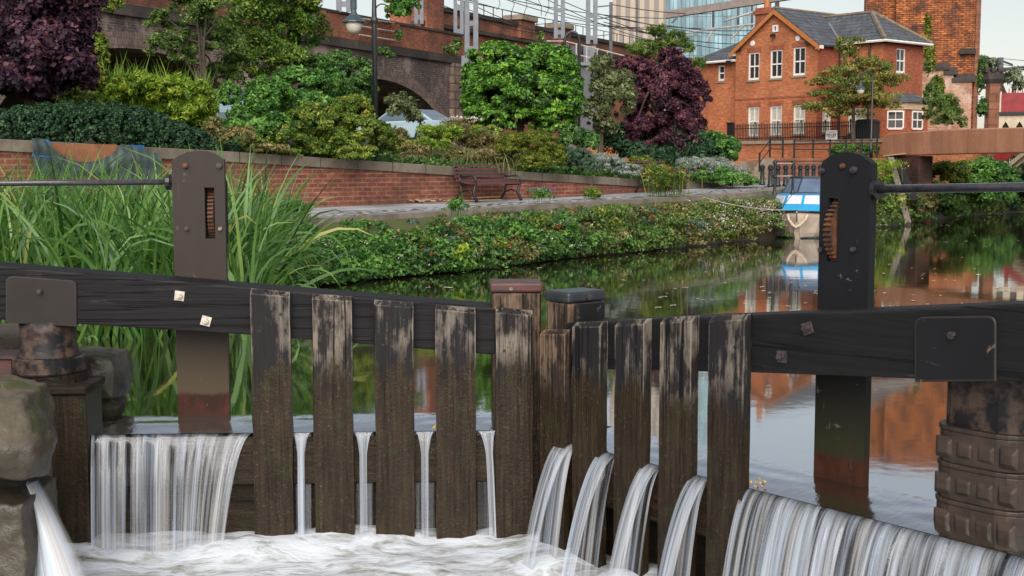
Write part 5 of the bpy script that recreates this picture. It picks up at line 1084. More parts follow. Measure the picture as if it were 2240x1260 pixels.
# mixed perennials between the golden shrub and the juniper
t = thing('flower_border', 'loose border of yellowish perennials with small white flowers above the wall', 'plants', WF, gp(960, 27)); tag(t, kind='stuff')
bs = [gp(g_.uniform(845, 1130), g_.uniform(25.2, 28)) for _ in range(500)]; blades('stems', bs, .34, .016, 'dull', lean=.7, seed=39, parent=t, lv=.3)
foliage('leaves', [(900, 330, 25.6, 60, 22), (980, 300, 27.5, 70, 36), (1060, 310, 28, 60, 34), (1030, 340, 26.8, 90, 18), (870, 300, 26, 30, 22), (1010, 275, 30, 60, 14), (880, 345, 25.2, 60, 12), (1080, 350, 27.4, 60, 14)], 30000, .05, 'dull', t, seed=41, aspect=.4, nclump=60, clump=.2, shell=.2)
foliage('leaves', [(960, 290, 27, 60, 24), (1060, 290, 28, 40, 20), (900, 318, 26, 40, 14), (940, 320, 26, 60, 20), (865, 300, 26.5, 22, 26)], 12000, .05, 'yellowgreen', t, seed=42, aspect=.35, nclump=50, clump=.2, shell=.2)
foliage('blossoms', [(1010, 262, 29, 56, 9), (1075, 290, 28, 25, 18), (960, 280, 28, 30, 10)], 420, .045, 'flower', t, seed=43, nclump=20, clump=.25)
# the big glossy dome
tree('glossy_shrub', 'large dome-shaped bright green glossy shrub behind the bench', gp(1145, 30.5), P(1145, 180, 30.5), [(1145, 200, 30.5, 128, 98), (1085, 150, 30.5, 72, 58), (1190, 152, 30.5, 78, 58), (1085, 225, 30.1, 78, 66), (1205, 225, 30.1, 72, 68), (1130, 262, 30.1, 86, 34), (1210, 270, 30.1, 50, 36), (1225, 195, 30.5, 52, 62), (1055, 190, 30.5, 46, 50)], 125000, .078, 'magnolia', cat='shrub', r0=.1, aspect=.48, nclump=110, clump=.15, shell=.85, seed=47, out=.6)
shrub('juniper_shrub', 'olive green flat-topped juniper spilling over the coping right of the bench', [(1160, 325, 27, 78, 38), (1120, 315, 27, 40, 26), (1195, 345, 26.8, 48, 32), (1170, 358, 26.2, 40, 18)], 60000, .04, 'juniper', seed=51, aspect=.3, nclump=200, clump=.13, shell=.88)
shrub('blue_green_shrub', 'small tight blue-green mound hanging over the wall right of the juniper', [(1265, 350, 27.8, 36, 26), (1290, 365, 27.4, 24, 18), (1245, 340, 28, 26, 18)], 24000, .035, 'blue', seed=53, aspect=.35, nclump=140, clump=.12, shell=.9)
shrub('silver_shrub', 'silvery grey lavender mound on the coping in the middle of the wall', [(1335, 360, 28.8, 42, 22), (1375, 372, 28.8, 34, 16), (1310, 348, 29.2, 24, 14)], 18000, .05, 'silver', seed=57, aspect=.2, nclump=44, clump=.2, shell=.6)
shrub('juniper_shrub', 'small green mound between the silvery mound and the purple tree', [(1400, 358, 30, 32, 18)], 4000, .045, 'juniper', seed=59, aspect=.35, shell=.7)
shrub('green_shrub', 'dark green bush at the foot of the large glossy dome', [(1250, 305, 29.6, 34, 30), (1290, 310, 29.6, 20, 26)], 5600, .07, 'ivy', seed=60)
tree('grey_green_tree', 'thin grey-green tree between the glossy dome and the purple tree', gp(1311, 33), P(1315, 170, 33), [(1325, 200, 33, 52, 55), (1315, 150, 33, 36, 34), (1350, 230, 33, 46, 50), (1310, 250, 33, 42, 44), (1365, 190, 33.3, 30, 40), (1330, 285, 33, 40, 22)], 15000, .075, 'greytree', r0=.07, aspect=.45, nclump=44, clump=.2, shell=.4, seed=61, limbs=10)
tree('purple_tree', 'dull purple-leaved tree before the glass tower and left of the house', gp(1440, 35), P(1440, 150, 35), [(1450, 240, 35.0, 92, 84), (1390, 165, 35.6, 58, 42), (1480, 185, 35.0, 66, 54), (1420, 300, 34.6, 70, 44), (1500, 270, 34.8, 56, 60), (1525, 215, 35.0, 38, 40), (1365, 140, 36.0, 36, 20), (1480, 320, 34.4, 60, 34), (1470, 130, 36.0, 44, 28)], 120000, .066, 'purple2', r0=.11, aspect=.6, nclump=46, clump=.18, shell=.55, seed=67)
tree('pine_tree', 'pine with layered green tufts rising above the right purple tree', gp(1440, 45), P(1440, 70, 45), [(1440, 68, 45, 28, 16), (1415, 100, 45, 44, 14), (1460, 95, 45, 36, 20), (1480, 82, 45, 26, 18), (1440, 118, 45, 52, 14), (1480, 130, 45, 40, 20), (1400, 112, 44.6, 30, 10), (1528, 145, 44, 24, 22), (1500, 105, 45, 20, 16), (1450, 140, 45, 40, 16)], 15000, .16, 'pine', r0=.12, aspect=.12, nclump=20, clump=.3, shell=.4, seed=71, limbs=12)
shrub('green_shrub', 'bright green bush right of the purple tree below the house railings', [(1590, 330, 34, 44, 36), (1560, 318, 34.5, 32, 30)], 9000, .095, 'bush', seed=73)
shrub('dark_shrub', 'dark green undergrowth below the right purple tree', [(1450, 350, 32.5, 70, 34), (1520, 345, 33, 40, 30), (1380, 335, 32, 44, 30), (1330, 305, 34.5, 50, 44), (1500, 320, 34.5, 60, 56), (1420, 310, 35.5, 70, 50), (1560, 340, 34, 44, 40)], 22000, .08, 'hedge', seed=75)
shrub('silver_shrub', 'silvery leaved bank of plants at the far right end of the garden wall', [(1545, 375, 31, 56, 28), (1600, 385, 31.2, 44, 24), (1510, 362, 31, 40, 20), (1570, 360, 31.6, 44, 18)], 13000, .055, 'silver', seed=77, aspect=.25, nclump=50, clump=.2, extra=[('underleaves', [(1560, 385, 30.8, 60, 22), (1625, 397, 31.2, 40, 15), (1600, 390, 31, 60, 18)], 9000, .05, 'bush', dict(seed=78))])
b_ = []
for px in range(470, 1680, 26):
    s_ = FW.hit(px, 380, .4)[0]; q = FW.W(s_, .55, wall_top(s_) + .02); b_.append(((q.x, q.y, q.z), (.42, .42, .16)))
    q = FW.W(s_, 1.5, wall_top(s_) + .12); b_.append(((q.x, q.y, q.z), (.6, .7, .22)))
tag(foliage('ground_cover', b_, 26000, .06, 'ivy', aspect=.5, nclump=14, clump=.4, shell=.3, seed=301), 'mixed low greenery carpeting the bed just behind the wall coping', 'plants', kind='stuff')
# plants rooted in the viaduct masonry
shrub('wall_plant', 'leafy bush growing on top of the viaduct parapet beside a grey mast', [(872, 20, 54, 34, 34), (905, 8, 54, 20, 20), (850, -6, 54, 24, 24)], 5200, .13, 'bush', seed=81, clump=.25)
shrub('wall_plant', 'ragged green plant rooted in the viaduct brickwork left of the tall pale mast', [(990, 112, 57, 22, 20), (1000, 95, 57, 12, 12)], 1500, .11, 'treeA', seed=83)
shrub('wall_plant', 'small weeds growing from the viaduct string course by the lamp post', [(838, 112, 52, 18, 9), (855, 122, 52, 12, 8), (872, 80, 52, 8, 18)], 900, .1, 'ivy', seed=85)
shrub('wall_plant', 'yellowish creeper on the parapet above the left arch', [(255, 8, 38, 18, 22), (235, 16, 38, 14, 14)], 1600, .09, 'golden', seed=87)
shrub('wall_plant', 'weeds on the rear railway wall above the glossy dome', [(1182, 82, 72, 10, 16)], 500, .13, 'treeA', seed=88)
# cherry before the house
far()
tree('cherry_tree', 'small thin cherry tree with layered branches in front of the house', P(1866, 318, 61), P(1862, 150, 61), [(1860, 225, 61, 120, 19), (1800, 235, 61, 72, 16), (1930, 230, 61, 60, 18), (1860, 190, 61, 105, 24), (1920, 180, 61, 70, 30), (1830, 165, 61, 62, 22), (1880, 150, 61, 72, 24), (1810, 205, 61, 58, 15), (1860, 120, 61, 30, 27), (1910, 140, 61, 46, 18), (1850, 250, 61, 60, 13), (1835, 100, 61, 14, 21), (1900, 205, 60.6, 70, 27), (1865, 90, 61, 36, 10), (1790, 180, 61, 34, 12)], 26000, .11, 'cherry', r0=.09, aspect=.4, nclump=26, clump=.26, shell=.2, seed=91, limbs=22, droop=.4)
# hedge by the lamp in front of the house, bushes by the tower and under the bridge
shrub('box_hedge', 'small clipped green hedge behind the terrace railing beside the lamp post', [(1840, 330, 59.5, 34, 16, .5), (1880, 330, 59.5, 34, 16, .5), (1860, 330, 59.5, 44, 15, .5), (1905, 330, 59.5, 22, 16, .5)], 7000, .08, 'bush', seed=93, shell=.7, cat='hedge')
shrub('green_shrub', 'leafy dark bush between the TO LET board and the small cherry tree', [(1850, 308, 62, 24, 10)], 1600, .09, 'dull', seed=94)
shrub('willow_shrub', 'feathery green bush between the house and the brick tower', [(2060, 245, 56, 44, 46), (2085, 262, 55, 30, 30), (2040, 215, 56.5, 22, 40)], 15000, .11, 'treeA', seed=95, aspect=.3, nclump=50, clump=.18)
shrub('tower_creeper', 'creeper climbing the lower left side of the brick tower', [(2035, 130, 75, 16, 50, .4), (2030, 60, 77, 9, 34, .3), (2050, 190, 74, 18, 30, .4)], 3600, .14, 'golden', seed=97, cat='creeper')
shrub('tower_creeper', 'dark creeper between the brick tower and the turret', [(2147, 170, 72, 10, 50), (2150, 240, 70, 14, 30)], 3600, .16, 'ivy', seed=99, cat='creeper')
tree('pale_tree', 'pale leafy tree behind the castellated turret at the far right', P(2215, 300, 88), P(2215, 190, 88), [(2150, 140, 88, 22, 20), (2215, 172, 88, 24, 22), (2170, 140, 88, 20, 14), (2228, 185, 88, 14, 16)], 5200, .2, 'paletree', r0=.15, seed=101)
near()
shrub('green_shrub', 'yellowish bush beneath the footbridge beside its brick abutment', [(2068, 385, 38, 46, 30), (2100, 375, 38, 26, 24)], 8000, .09, 'golden', seed=103)
shrub('green_shrub', 'spreading green bushes beneath the middle of the footbridge', [(2150, 380, 40, 62, 34), (2120, 410, 38.5, 60, 30), (2200, 395, 40, 44, 30), (2170, 430, 38.6, 60, 26)], 18000, .09, 'bush', seed=105)
shrub('green_shrub', 'round dark green bush at the water edge under the footbridge', [(2085, 450, 36.6, 38, 30), (2060, 430, 36.8, 30, 24)], 8000, .075, 'ivy', seed=107)
shrub('dark_shrub', 'deep green trees over the water at the right edge of the view', [(2230, 425, 43.5, 44, 42), (2290, 400, 43, 60, 60), (2210, 445, 42.5, 20, 20), (2350, 380, 42, 60, 80)], 15000, .1, 'hedge', seed=109)
shrub('dark_shrub', 'tall dull green trees closing the canal beyond the bridge', [(2080, 330, 60, 80, 50), (2200, 320, 58, 80, 55), (2330, 300, 56, 90, 70)], 13000, .15, 'treeB', seed=110)

shrub('mixed_shrub', 'greyish green weeds hiding the foot of the footbridge abutment', [(2020, 450, 36, 34, 30), (1955, 470, 34.6, 24, 16), (2035, 420, 36.5, 22, 24)], 6000, .08, 'dull', seed=311)
# ---- reeds in the water at left
t = thing('reed_bed', 'dense bed of tall green sword-leaved reeds in the water behind the left gate', 'reeds', WF, (-5, 14.5, ZW)); tag(t, kind='stuff')
g_ = np.random.default_rng(12); bs = []
while len(bs) < 4600:
    x = g_.uniform(-9, -2.4); y = g_.uniform(11.6, 16.6); px = CX + x / y * F
    if px > 620 - 8 * (16.6 - y) ** 1.4 or px < -220: continue
    if g_.random() > .35 + .65 * (noise.noise(Vector((x * 1.6, y * 1.6, 0))) > -.1): continue
    bs.append((x, y, ZW - .05))
blades('reed_leaves', bs[:2500], 1.42, .042, 'reed', lean=.8, seed=15, parent=t, segs=8, lv=.2)
blades('reed_leaves', bs[2500:4500], 1.4, .046, 'reed', lean=2.0, seed=16, parent=t, segs=8, lv=.2)
bs2 = [(g_.uniform(-3.6, -2.95), g_.uniform(14.2, 16.2), ZW) for _ in range(300)]; blades('reed_leaves', bs2, 1.15, .022, 'reed', lean=1.0, seed=18, parent=t, segs=8, lv=.25, yaw=-.3)
blades('reed_leaves', bs[4500:], 1.7, .045, 'reed', lean=.4, seed=21, parent=t, segs=8, lv=.12)
bs3 = [(g_.uniform(-9, -2.6), g_.uniform(11.4, 12.4), ZW - .02) for _ in range(220)]; bs3 = [b for b in bs3 if (b[0] / b[1] * F + CX) < 500]; blades('reed_leaves', bs3, .75, .024, 'reed', lean=1.3, seed=19, parent=t, segs=8, lv=.3)

# ---- weeds that clothe the bank: ground cover in mixed patches
def bankpatch(name, i0, i1, n, size, mat, t0, t1, z0, z1, seed, out=.14, clumps=60, aspect=.5, csz=.20, parent=None, zmax=-.06):
    g = np.random.default_rng(seed); V = []; Q = []; T = []; off = 0; bl = []
    for k in range(clumps):
        i = g.uniform(i0, i1); a = int(i); f = i - a; tt = g.uniform(t0, t1); p = bankp(a, tt, 0).lerp(bankp(min(a + 1, NB), tt, 0), f); z = z0 + (z1 - z0) * g.random(); zl = zpath(WLs[a].y) * max(0, min(1, (z - ZW) / .8)); d = (WLs[min(a + 1, NB)] - WLs[max(a - 1, 0)]).normalized(); nrm = Vector((d.y, -d.x, 0))
        surf = (z - ZW) / (0 - ZW); pp = WLs[a].lerp(EDs[a], max(0, surf) ** 1.6); pp = Vector((WLs[a].x * (1 - f) + WLs[min(a + 1, NB)].x * f, WLs[a].y * (1 - f) + WLs[min(a + 1, NB)].y * f, 0)).lerp(Vector((EDs[a].x * (1 - f) + EDs[min(a + 1, NB)].x * f, EDs[a].y * (1 - f) + EDs[min(a + 1, NB)].y * f, 0)), max(0, min(1, surf)) ** 1.6)
        pp = pp + nrm * g.uniform(0, out) * (1 if z < -.15 else .3); r = csz * g.uniform(.4, 1.9); bl.append(((pp.x, pp.y, z + zl), (r * 1.2, r, r * .8)))
    V, Q, T = leaf_cloud(bl, n, size, aspect=aspect, nclump=10, clump=.45, shell=.3, seed=seed, out=.5)
    keep = (V.reshape(-1, 4, 3)[:, :, 2].min(1) > ZW + .015) & (V.reshape(-1, 4, 3)[:, :, 2].max(1) < zmax + zpath(V[:, 1].mean()) + .05 * g.random(len(T))); V = V.reshape(-1, 4, 3)[keep]; T = T[keep]; m = len(V)
    return np_mesh(name, V.reshape(-1, 3), np.arange(m * 4).reshape(m, 4), M['l_' + mat], T, parent)
def idx(px):      # index along the bank by image column
    return min(range(NB + 1), key=lambda i: abs(WLs[i].x / WLs[i].y * F + CX - px))
def gc(name, label, cat, px0, px1, n, size, mat, z0, z1, seed, **k):
    o = bankpatch(name, idx(px0), idx(px1), n, size, mat, 0, 1, z0, z1, seed, **k); return tag(o, label, cat, kind='stuff')
gc('creeper_cover', 'fresh green creeper draped over the bank nearest the left gate', 'creeper', 620, 880, 24000, .055, 'bush', -.78, -.06, 201, clumps=80, out=.3, csz=.16, zmax=-.0)
gc('creeper_cover', 'dark ivy and brambles low on the bank under the fresh creeper', 'creeper', 600, 1000, 14000, .06, 'ivy', -.79, -.35, 203, clumps=80, out=.16, csz=.14)
gc('mixed_weeds', 'mixed green weeds covering the bank below the bench', 'weeds', 850, 1320, 30000, .055, 'ivy', -.78, -.16, 205, clumps=105, out=.3, csz=.17)
gc('mixed_weeds', 'light green leafy weeds scattered along the middle bank', 'weeds', 900, 1420, 15000, .06, 'bush', -.7, -.15, 207, clumps=60, out=.4, csz=.15)
gc('dry_weeds', 'dull brownish-green weeds along the bank towards the boat', 'weeds', 960, 1700, 26000, .05, 'dull', -.78, -.14, 209, clumps=110, out=.32, csz=.17)
gc('mixed_weeds', 'olive weeds hanging to the water before the moored boat', 'weeds', 1300, 1720, 26000, .055, 'treeA', -.79, -.12, 211, clumps=85, out=.35, csz=.2)
gc('mixed_weeds', 'tangled weeds on the bank right of the black paddle post', 'weeds', 1890, 2260, 22000, .08, 'treeA', -.79, .05, 213, clumps=120, out=.3, csz=.26, zmax=.15)
gc('mixed_weeds', 'yellowish weeds on the bank beside the timber strut', 'weeds', 1880, 2080, 8000, .085, 'golden', -.5, .1, 215, clumps=40, out=.25, csz=.24, zmax=.2)
gc('mixed_weeds', 'yellowish-green clumps of weeds on the bank below the bench', 'weeds', 880, 1680, 12000, .05, 'golden', -.72, -.14, 225, clumps=50, out=.42, csz=.15)
gc('mixed_weeds', 'bluish dark ferny weeds among the bank plants', 'weeds', 860, 1500, 9000, .045, 'blue', -.6, -.1, 227, clumps=40, out=.36, csz=.15)
gc('white_flowers', 'tiny white flowers dotted through the weeds below the bench', 'flowers', 640, 1350, 1500, .028, 'flower', -.7, -.12, 217, clumps=60, out=.42, csz=.15)
gc('white_flowers', 'dense tiny pale flowers on the bank left of the boat', 'flowers', 1500, 1700, 2600, .03, 'flower', -.6, -.1, 219, clumps=60, out=.5, csz=.18)
gc('rust_leaves', 'russet dead stems among the bank weeds', 'weeds', 850, 1500, 2200, .04, 'rustleaf', -.6, -.1, 221, clumps=40, out=.38, csz=.12)
gc('bank_moss', 'low moss and grass along the kerb edge of the towpath', 'moss', 640, 1650, 5000, .03, 'juniper', -.1, .02, 223, clumps=90, out=.0, csz=.06, zmax=.03)
# single plants
shrub('pale_sprig', 'lime green sprig reaching from the bank over the water below the bench', [(1012, 548, 18.6, 24, 15), (1000, 562, 18.6, 12, 10)], 320, .055, 'yellowgreen', seed=231, clump=.4, cat='plant')
def weed(px, Y, h, n, name, label, seed, lean=.5, mat='dull', spread=.16, w=.016, z=0.02, flowers=None):
    c = P(px, HZ, Y); z = z + zpath(Y); c.z = z; t = thing(name, label, 'plant', WF, c); g = np.random.default_rng(seed); bs = [(c.x + g.normal() * spread, c.y + g.normal() * spread, z) for _ in range(n)]
    blades('stems', bs[::2], h, w * .6, mat, lean=lean, seed=seed, parent=t, lv=.25)
    V, Q, T = leaf_cloud([((c.x, c.y, z + h * .5), (spread * 2.2, spread * 2, h * .5))], n * 22, .06, aspect=.28, nclump=30, clump=.3, shell=.15, seed=seed, droop=.3); np_mesh('leaves', V, Q, M['l_' + mat], T, t)
    if flowers: V, Q, T = leaf_cloud([((c.x, c.y, z + h * .8), (spread * 2, spread * 2, h * .2))], 60, .03, seed=seed + 1); np_mesh('flowers', V, Q, M['l_' + flowers], T, t)
    return t
weed(1450, 26.4, .78, 130, 'tall_weed', 'tall yellowish budding weed on the kerb near the far bench', 241, .5, 'golden', .2)
weed(1480, 26.8, .62, 60, 'tall_weed', 'leaning reddish seed-headed weed right of the tall yellowish weed', 243, .9, 'dull', .2)
weed(1297, 25.6, .22, 110, 'grass_tuft', 'small golden grass tuft alone on the towpath beside the wall', 245, .7, 'golden', .1)
weed(1185, 23, .32, 26, 'lilac_plant', 'sparse plant with lilac flowers on the kerb below the bench', 247, .5, 'bush', .14, flowers='lilac')
weed(1002, 18.9, .30, 24, 'grass_tuft', 'thin green shoots standing on the kerb left of the bench', 249, .3, 'bush', .08)
weed(1925, 35.4, .7, 90, 'tall_weed', 'pale flowering weeds right behind the black paddle post', 251, .5, 'yellowgreen', .35)
weed(625, 17.3, .35, 60, 'grass_tuft', 'grass tuft on the towpath edge right beside the reeds', 253, .6, 'bush', .15)
# ================================================================ THINGS ON THE TOWPATH
def bench(px, py, rz, label, sc=1.0, yo=-.66, group='slatted park benches'):
    c = FW.W(FW.hit(px, 400, -.35)[0], -.03); c.z = zpath(c.y); t = thing('park_bench', label, 'bench', Frame((c.x, c.y), rz), (0, 0, c.z), group); Ln = .85 * sc; O = c.z
    for i in range(5): mb = MB(); mb.bar((-Ln, .02 + i * .085, .42 + .004 * i * i), (Ln, .02 + i * .085, .42 + .004 * i * i), .06, .028); mb.build('seat_slat', M['slats'], t)
    for i in range(5): y = .44 + i * .03; z = .50 + i * .085; mb = MB(); mb.bar((-Ln, y, z), (Ln, y, z), .025, .05); mb.build('back_slat', M['slats'], t)
    for s in (-1, 1):
        x = s * (Ln - .14); mb = MB(); mb.tube([(x, -.02, 0), (x, .08, .2), (x, .02, .40), (x, .2, .40), (x, .40, .40), (x, .47, .52), (x, .60, .86)], [.038, .032, .036, .03, .034, .034, .028], 7)
        mb.tube([(x, .60, 0), (x, .46, .2), (x, .42, .40)], [.028, .024, .026], 7); mb.tube([(x, .08, .2), (x, .27, .27), (x, .46, .2)], .018, 6); mb.tube([(x, -.0, .40), (x, .02, .56), (x, .12, .60), (x, .35, .585), (x, .47, .60)], .02, 7)
        mb.build('end_frame', M['blackiron'], t, smooth=True)
    for o in t.children: o.location.y += yo; o.location.z = 0
    t.scale = (.9, .9, .82)
    return t
WA = FW.a
bench(1068, 437, WA, 'dark red slatted bench with black iron ends against the wall')
bench(1438, 419.5, WA, 'distant slatted bench half hidden behind the tall yellowish weed', .8)
# boards under the near bench, litter
for k, (px, py, l, r, lab) in enumerate(((1050, 434, .42, .1, 'pale bare board lying under the near bench, the lower one'), (1072, 430, .36, .35, 'pale bare board lying under the near bench, the upper one'))):
    c = FW.W(FW.hit(px, 425, -.3)[0], -.32 + .12 * k); z_ = zpath(c.y); fr = Frame((c.x, c.y), WA + r - .15); mb = MB(); mb.box(-l * 1.2, l * 1.2, -.08, .08, z_ + .01 + .05 * k, z_ + .035 + .05 * k); tag(mb.build('loose_board', M['cardboard'], frame=fr), lab, 'board')
c = FW.W(FW.hit(928, 440, -.15)[0], -.2); c.z = zpath(c.y); mb = MB()
for k in range(26): a = R.random() * 6.28; q = c + Vector((R.gauss(0, .22), R.gauss(0, .08), R.uniform(.0, .06))); r = R.uniform(.04, .09); mb.add([q + Vector((cos(a) * r, sin(a) * r, 0)), q + Vector((-sin(a) * r * .6, cos(a) * r * .6, .03)), q - Vector((cos(a) * r, sin(a) * r, -.02)), q + Vector((sin(a) * r * .6, -cos(a) * r * .6, 0))], [(0, 1, 2, 3)])
tag(mb.build('leaf_litter', M['cardboard']), 'small heap of pale dead leaves at the wall foot left of the bench', 'leaves', kind='stuff')
# tarpaulin hung over the wall at left
t = thing('tarpaulin', 'grey-green tarpaulin draped in a sagging swag over the left garden wall', 'tarpaulin', FW, (FW.hit(200, 340, -.1)[0], -.1, 0))
sa, sb = FW.hit(66, 300, -.1)[0], FW.hit(346, 320, -.1)[0]; nt_, nv = 110, 34; vs = []; fs = []
def tz(u):    # top edge: pinned at both sides and at u=.68
    pin = [(0, 0), (.10, .0), (.68, .0), (1, -.17)]; base = wall_top(sa + (sb - sa) * u)
    if u < .10: return base
    if u < .68: k = (u - .10) / .58; return base - .30 * (1 - (2 * k - 1) ** 2) ** .8
    k = (u - .68) / .32; return base - .13 * k
for j in range(nv + 1):
    for i in range(nt_ + 1):
        u = i / nt_; v = j / nv; z = tz(u) * (1 - v) + .12 * v + .03; s = sa + (sb - sa) * (u + (.68 - u) * .10 * (v - .3) * 0)
        d = abs(u - .68); f = .032 * abs(sin(d * (34 - 20 * v))) ** .6 * math.exp(-d * 5) * (.4 + v) + .022 * noise.noise(Vector((u * 5, v * 3, 1))) + .006 * sin(u * 95 + 9 * v * (u - .68))
        sag = .07 * math.exp(-((v - .12 - .1 * sin(3 * u)) / .1) ** 2); vs.append((s, -.13 - f - sag * .6 - .10 * v, z))
for j in range(nv):
    for i in range(nt_): k = j * (nt_ + 1) + i; fs.append((k, k + 1, k + nt_ + 2, k + nt_ + 1))
mb = MB(); mb.add(vs, fs); o = mb.build('sheet', M['tarp'], t, smooth=True)
mb = MB(); z = wall_top(sa + .1); mb.add([(sa - .02, -.16, z - .22), (sa + .30, -.18, z - .24), (sa + .28, -.10, z + .02), (sa + .10, -.08, z + .02)], [(0, 1, 2, 3)]); m_ = mb.build('blue_patch', M['tarpblue'], t); sm = m_.modifiers.new('s', 'SOLIDIFY'); sm.thickness = .006
mb = MB(); s1 = sa + (sb - sa) * .72; z = wall_top(s1); mb.box(s1, s1 + .34, -.10, -.05, z - .09, z + .01); mb.build('blue_patch', M['tarpblue'], t)
mb = MB(); s0, s1 = FW.hit(105, 320, -.06)[0], FW.hit(255, 325, -.06)[0]; mb.box(s0, s1, -.07, -.048, wall_top(s0) - .34, wall_top(s0) - .03); tag(mb.build('orange_board', M['brownboard'], frame=FW), 'orange-brown board on the wall behind the swag of the tarpaulin', 'board')
t = thing('park_bench', 'weathered slatted bench hidden behind the reeds below the tarpaulin', 'bench', FW, (FW.hit(190, 378, -.6)[0], -.6, 0), 'slatted park benches'); s0, s1 = FW.hit(80, 378, -.5)[0], FW.hit(250, 380, -.5)[0]
for i in range(4): mb = MB(); mb.box(s0, s1, -.55, -.52, .30 + i * .09, .36 + i * .09); mb.build('back_slat', M['slats'], t)
for s in (s0 + .1, s1 - .1): mb = MB(); mb.box(s - .03, s + .03, -.515, -.45, 0, .66); mb.build('leg', M['blackiron'], t)

# bollards
far()
first = None
for i, (px, d) in enumerate(((1668, 52), (1686, 48), (1702, 49), (1719, 49.5), (1736, 50), (1751, 50.5), (1766, 51), (1780, 51.5), (1795, 52))):
    c = P(px, HZ, d); h = .8
    lab = ['black iron bollard at the left end of the row beside the steps', 'nearer black iron bollard, second from the left end of the row', 'third black bollard from the left behind the mooring rail', 'fourth black bollard from the left behind the mooring rail', 'fifth black bollard from the left in the row', 'sixth black bollard from the left in the row', 'seventh black bollard from the left in the row', 'eighth black bollard from the left above the boat windscreen', 'last black bollard of the row against the black paddle post'][i]
    if first is None:
        first = thing('bollard', lab, 'bollard', WF, (0, 0, 0), 'black bollards before the sandstone wall')
        mb = MB(); mb.lathe([(.12, 0), (.12, .08), (.095, .1), (.08, h * .8)], n=12); mb.build('post', M['blackiron'], first, smooth=True)
        mb = MB(); mb.lathe([(.08, h * .8), (.115, h * .83), (.115, h * .88), (.10, h * .9), (.105, h * .95), (.06, h * 1.02), (.0, h * 1.04)], n=12); mb.build('cap', M['blackiron'], first); o = first
    else: o = copy_tree(first); o['label'] = lab
    o.location = (c.x, c.y, .42)
# mooring rail by the water
near()
a = GP(1694, 425); b = GP(1731, 421); b.y = a.y + .6; t = thing('mooring_rail', 'low black H-shaped rail with two white bars behind the boat', 'railing', WF, a)
for q in (a, b): mb = MB(); mb.lathe([(.055, 0), (.045, .05), (.03, .08), (.03, .36), (.05, .38), (.05, .42), (.03, .44), (.03, .66), (.05, .68), (.045, .74), (.0, .76)], (q.x, q.y, a.z), 10); mb.build('post', M['blackiron'], t)
b.z = a.z
for z in (.40, .68): mb = MB(); mb.tube([a + Vector((0, 0, z)), b + Vector((0, 0, z))], .014, 6); mb.build('bar', M['rail_white'], t)
# terrace railing and stair rail
far()
def railing(name, label, pts, h, posts=True, r=.025, mids=(.5,), mat='blackiron', extraposts=0):
    t = thing(name, label, 'railing', WF, pts[0])
    for p in pts: mb = MB(); p = Vector(p); mb.lathe([(.045, 0), (.045, h), (.06, h + .02), (.0, h + .08)], p, 8); mb.build('post', M[mat], t)
    for k in (1.,) + tuple(mids): mb = MB(); mb.tube([Vector(p) + Vector((0, 0, h * k)) for p in pts], r, 6); mb.build('rail', M[mat], t)
    return t
zt = zLt - .02
rp = [FS.W(FS.hit(px, 345, .3)[0], .3, zt) for px in (1737, 1778, 1815, 1850, 1884, 1918)]
railing('terrace_railing', 'black railing with two rails along the top of the sandstone wall', rp, .82, mids=(.52,))
railing('stair_railing', 'black handrail climbing the stone steps left of the sandstone wall', [P(1661, 376, 59), P(1684, 345, 60), P(1712, 345, 60.5)], .82, mids=(.5,))
# spear-topped fence of the house
t = thing('iron_fence', 'black spear-topped iron fence along the house terrace', 'fence', H, (f0, -3.3, zB + .16)); n = 0; sA_, sB_ = H.hit(1603, 316, -3.33)[0], H.hit(1912, 316, -3.33)[0]; zf = zB + .16
mb = MB(); mb.box(sA_, sB_, -3.345, -3.315, zf + .12, zf + .16); mb.build('rail', M['blackiron'], t); mb = MB(); mb.box(sA_, sB_, -3.345, -3.315, zf + .62, zf + .66); mb.build('rail', M['blackiron'], t)
nb = 84; proto = None
for i in range(nb):
    s = sA_ + (sB_ - sA_) * i / (nb - 1); tall = i % 14 == 0
    if proto is None or tall:
        mb = MB(); r = .022 if not tall else .035; hh = .78 if not tall else .88; mb.tube([(0, 0, zf), (0, 0, zf + hh)], r, 5); mb.tube([(0, 0, zf + hh - .02), (0, 0, zf + hh + .02), (0, 0, zf + hh + .12)], [r, r * 1.6, .003], 5)
        o = mb.build('picket', M['blackiron'], t); base_loc = o.location.copy(); proto = o if not tall else proto
        if tall: pass
        if proto is None: proto = None
    else:
        o = proto.copy(); COL.objects.link(o); o.parent = t
    o.location = Vector((-f0 + s, -3.33 + 3.3, 0)) + Vector((0, 0, -zf))
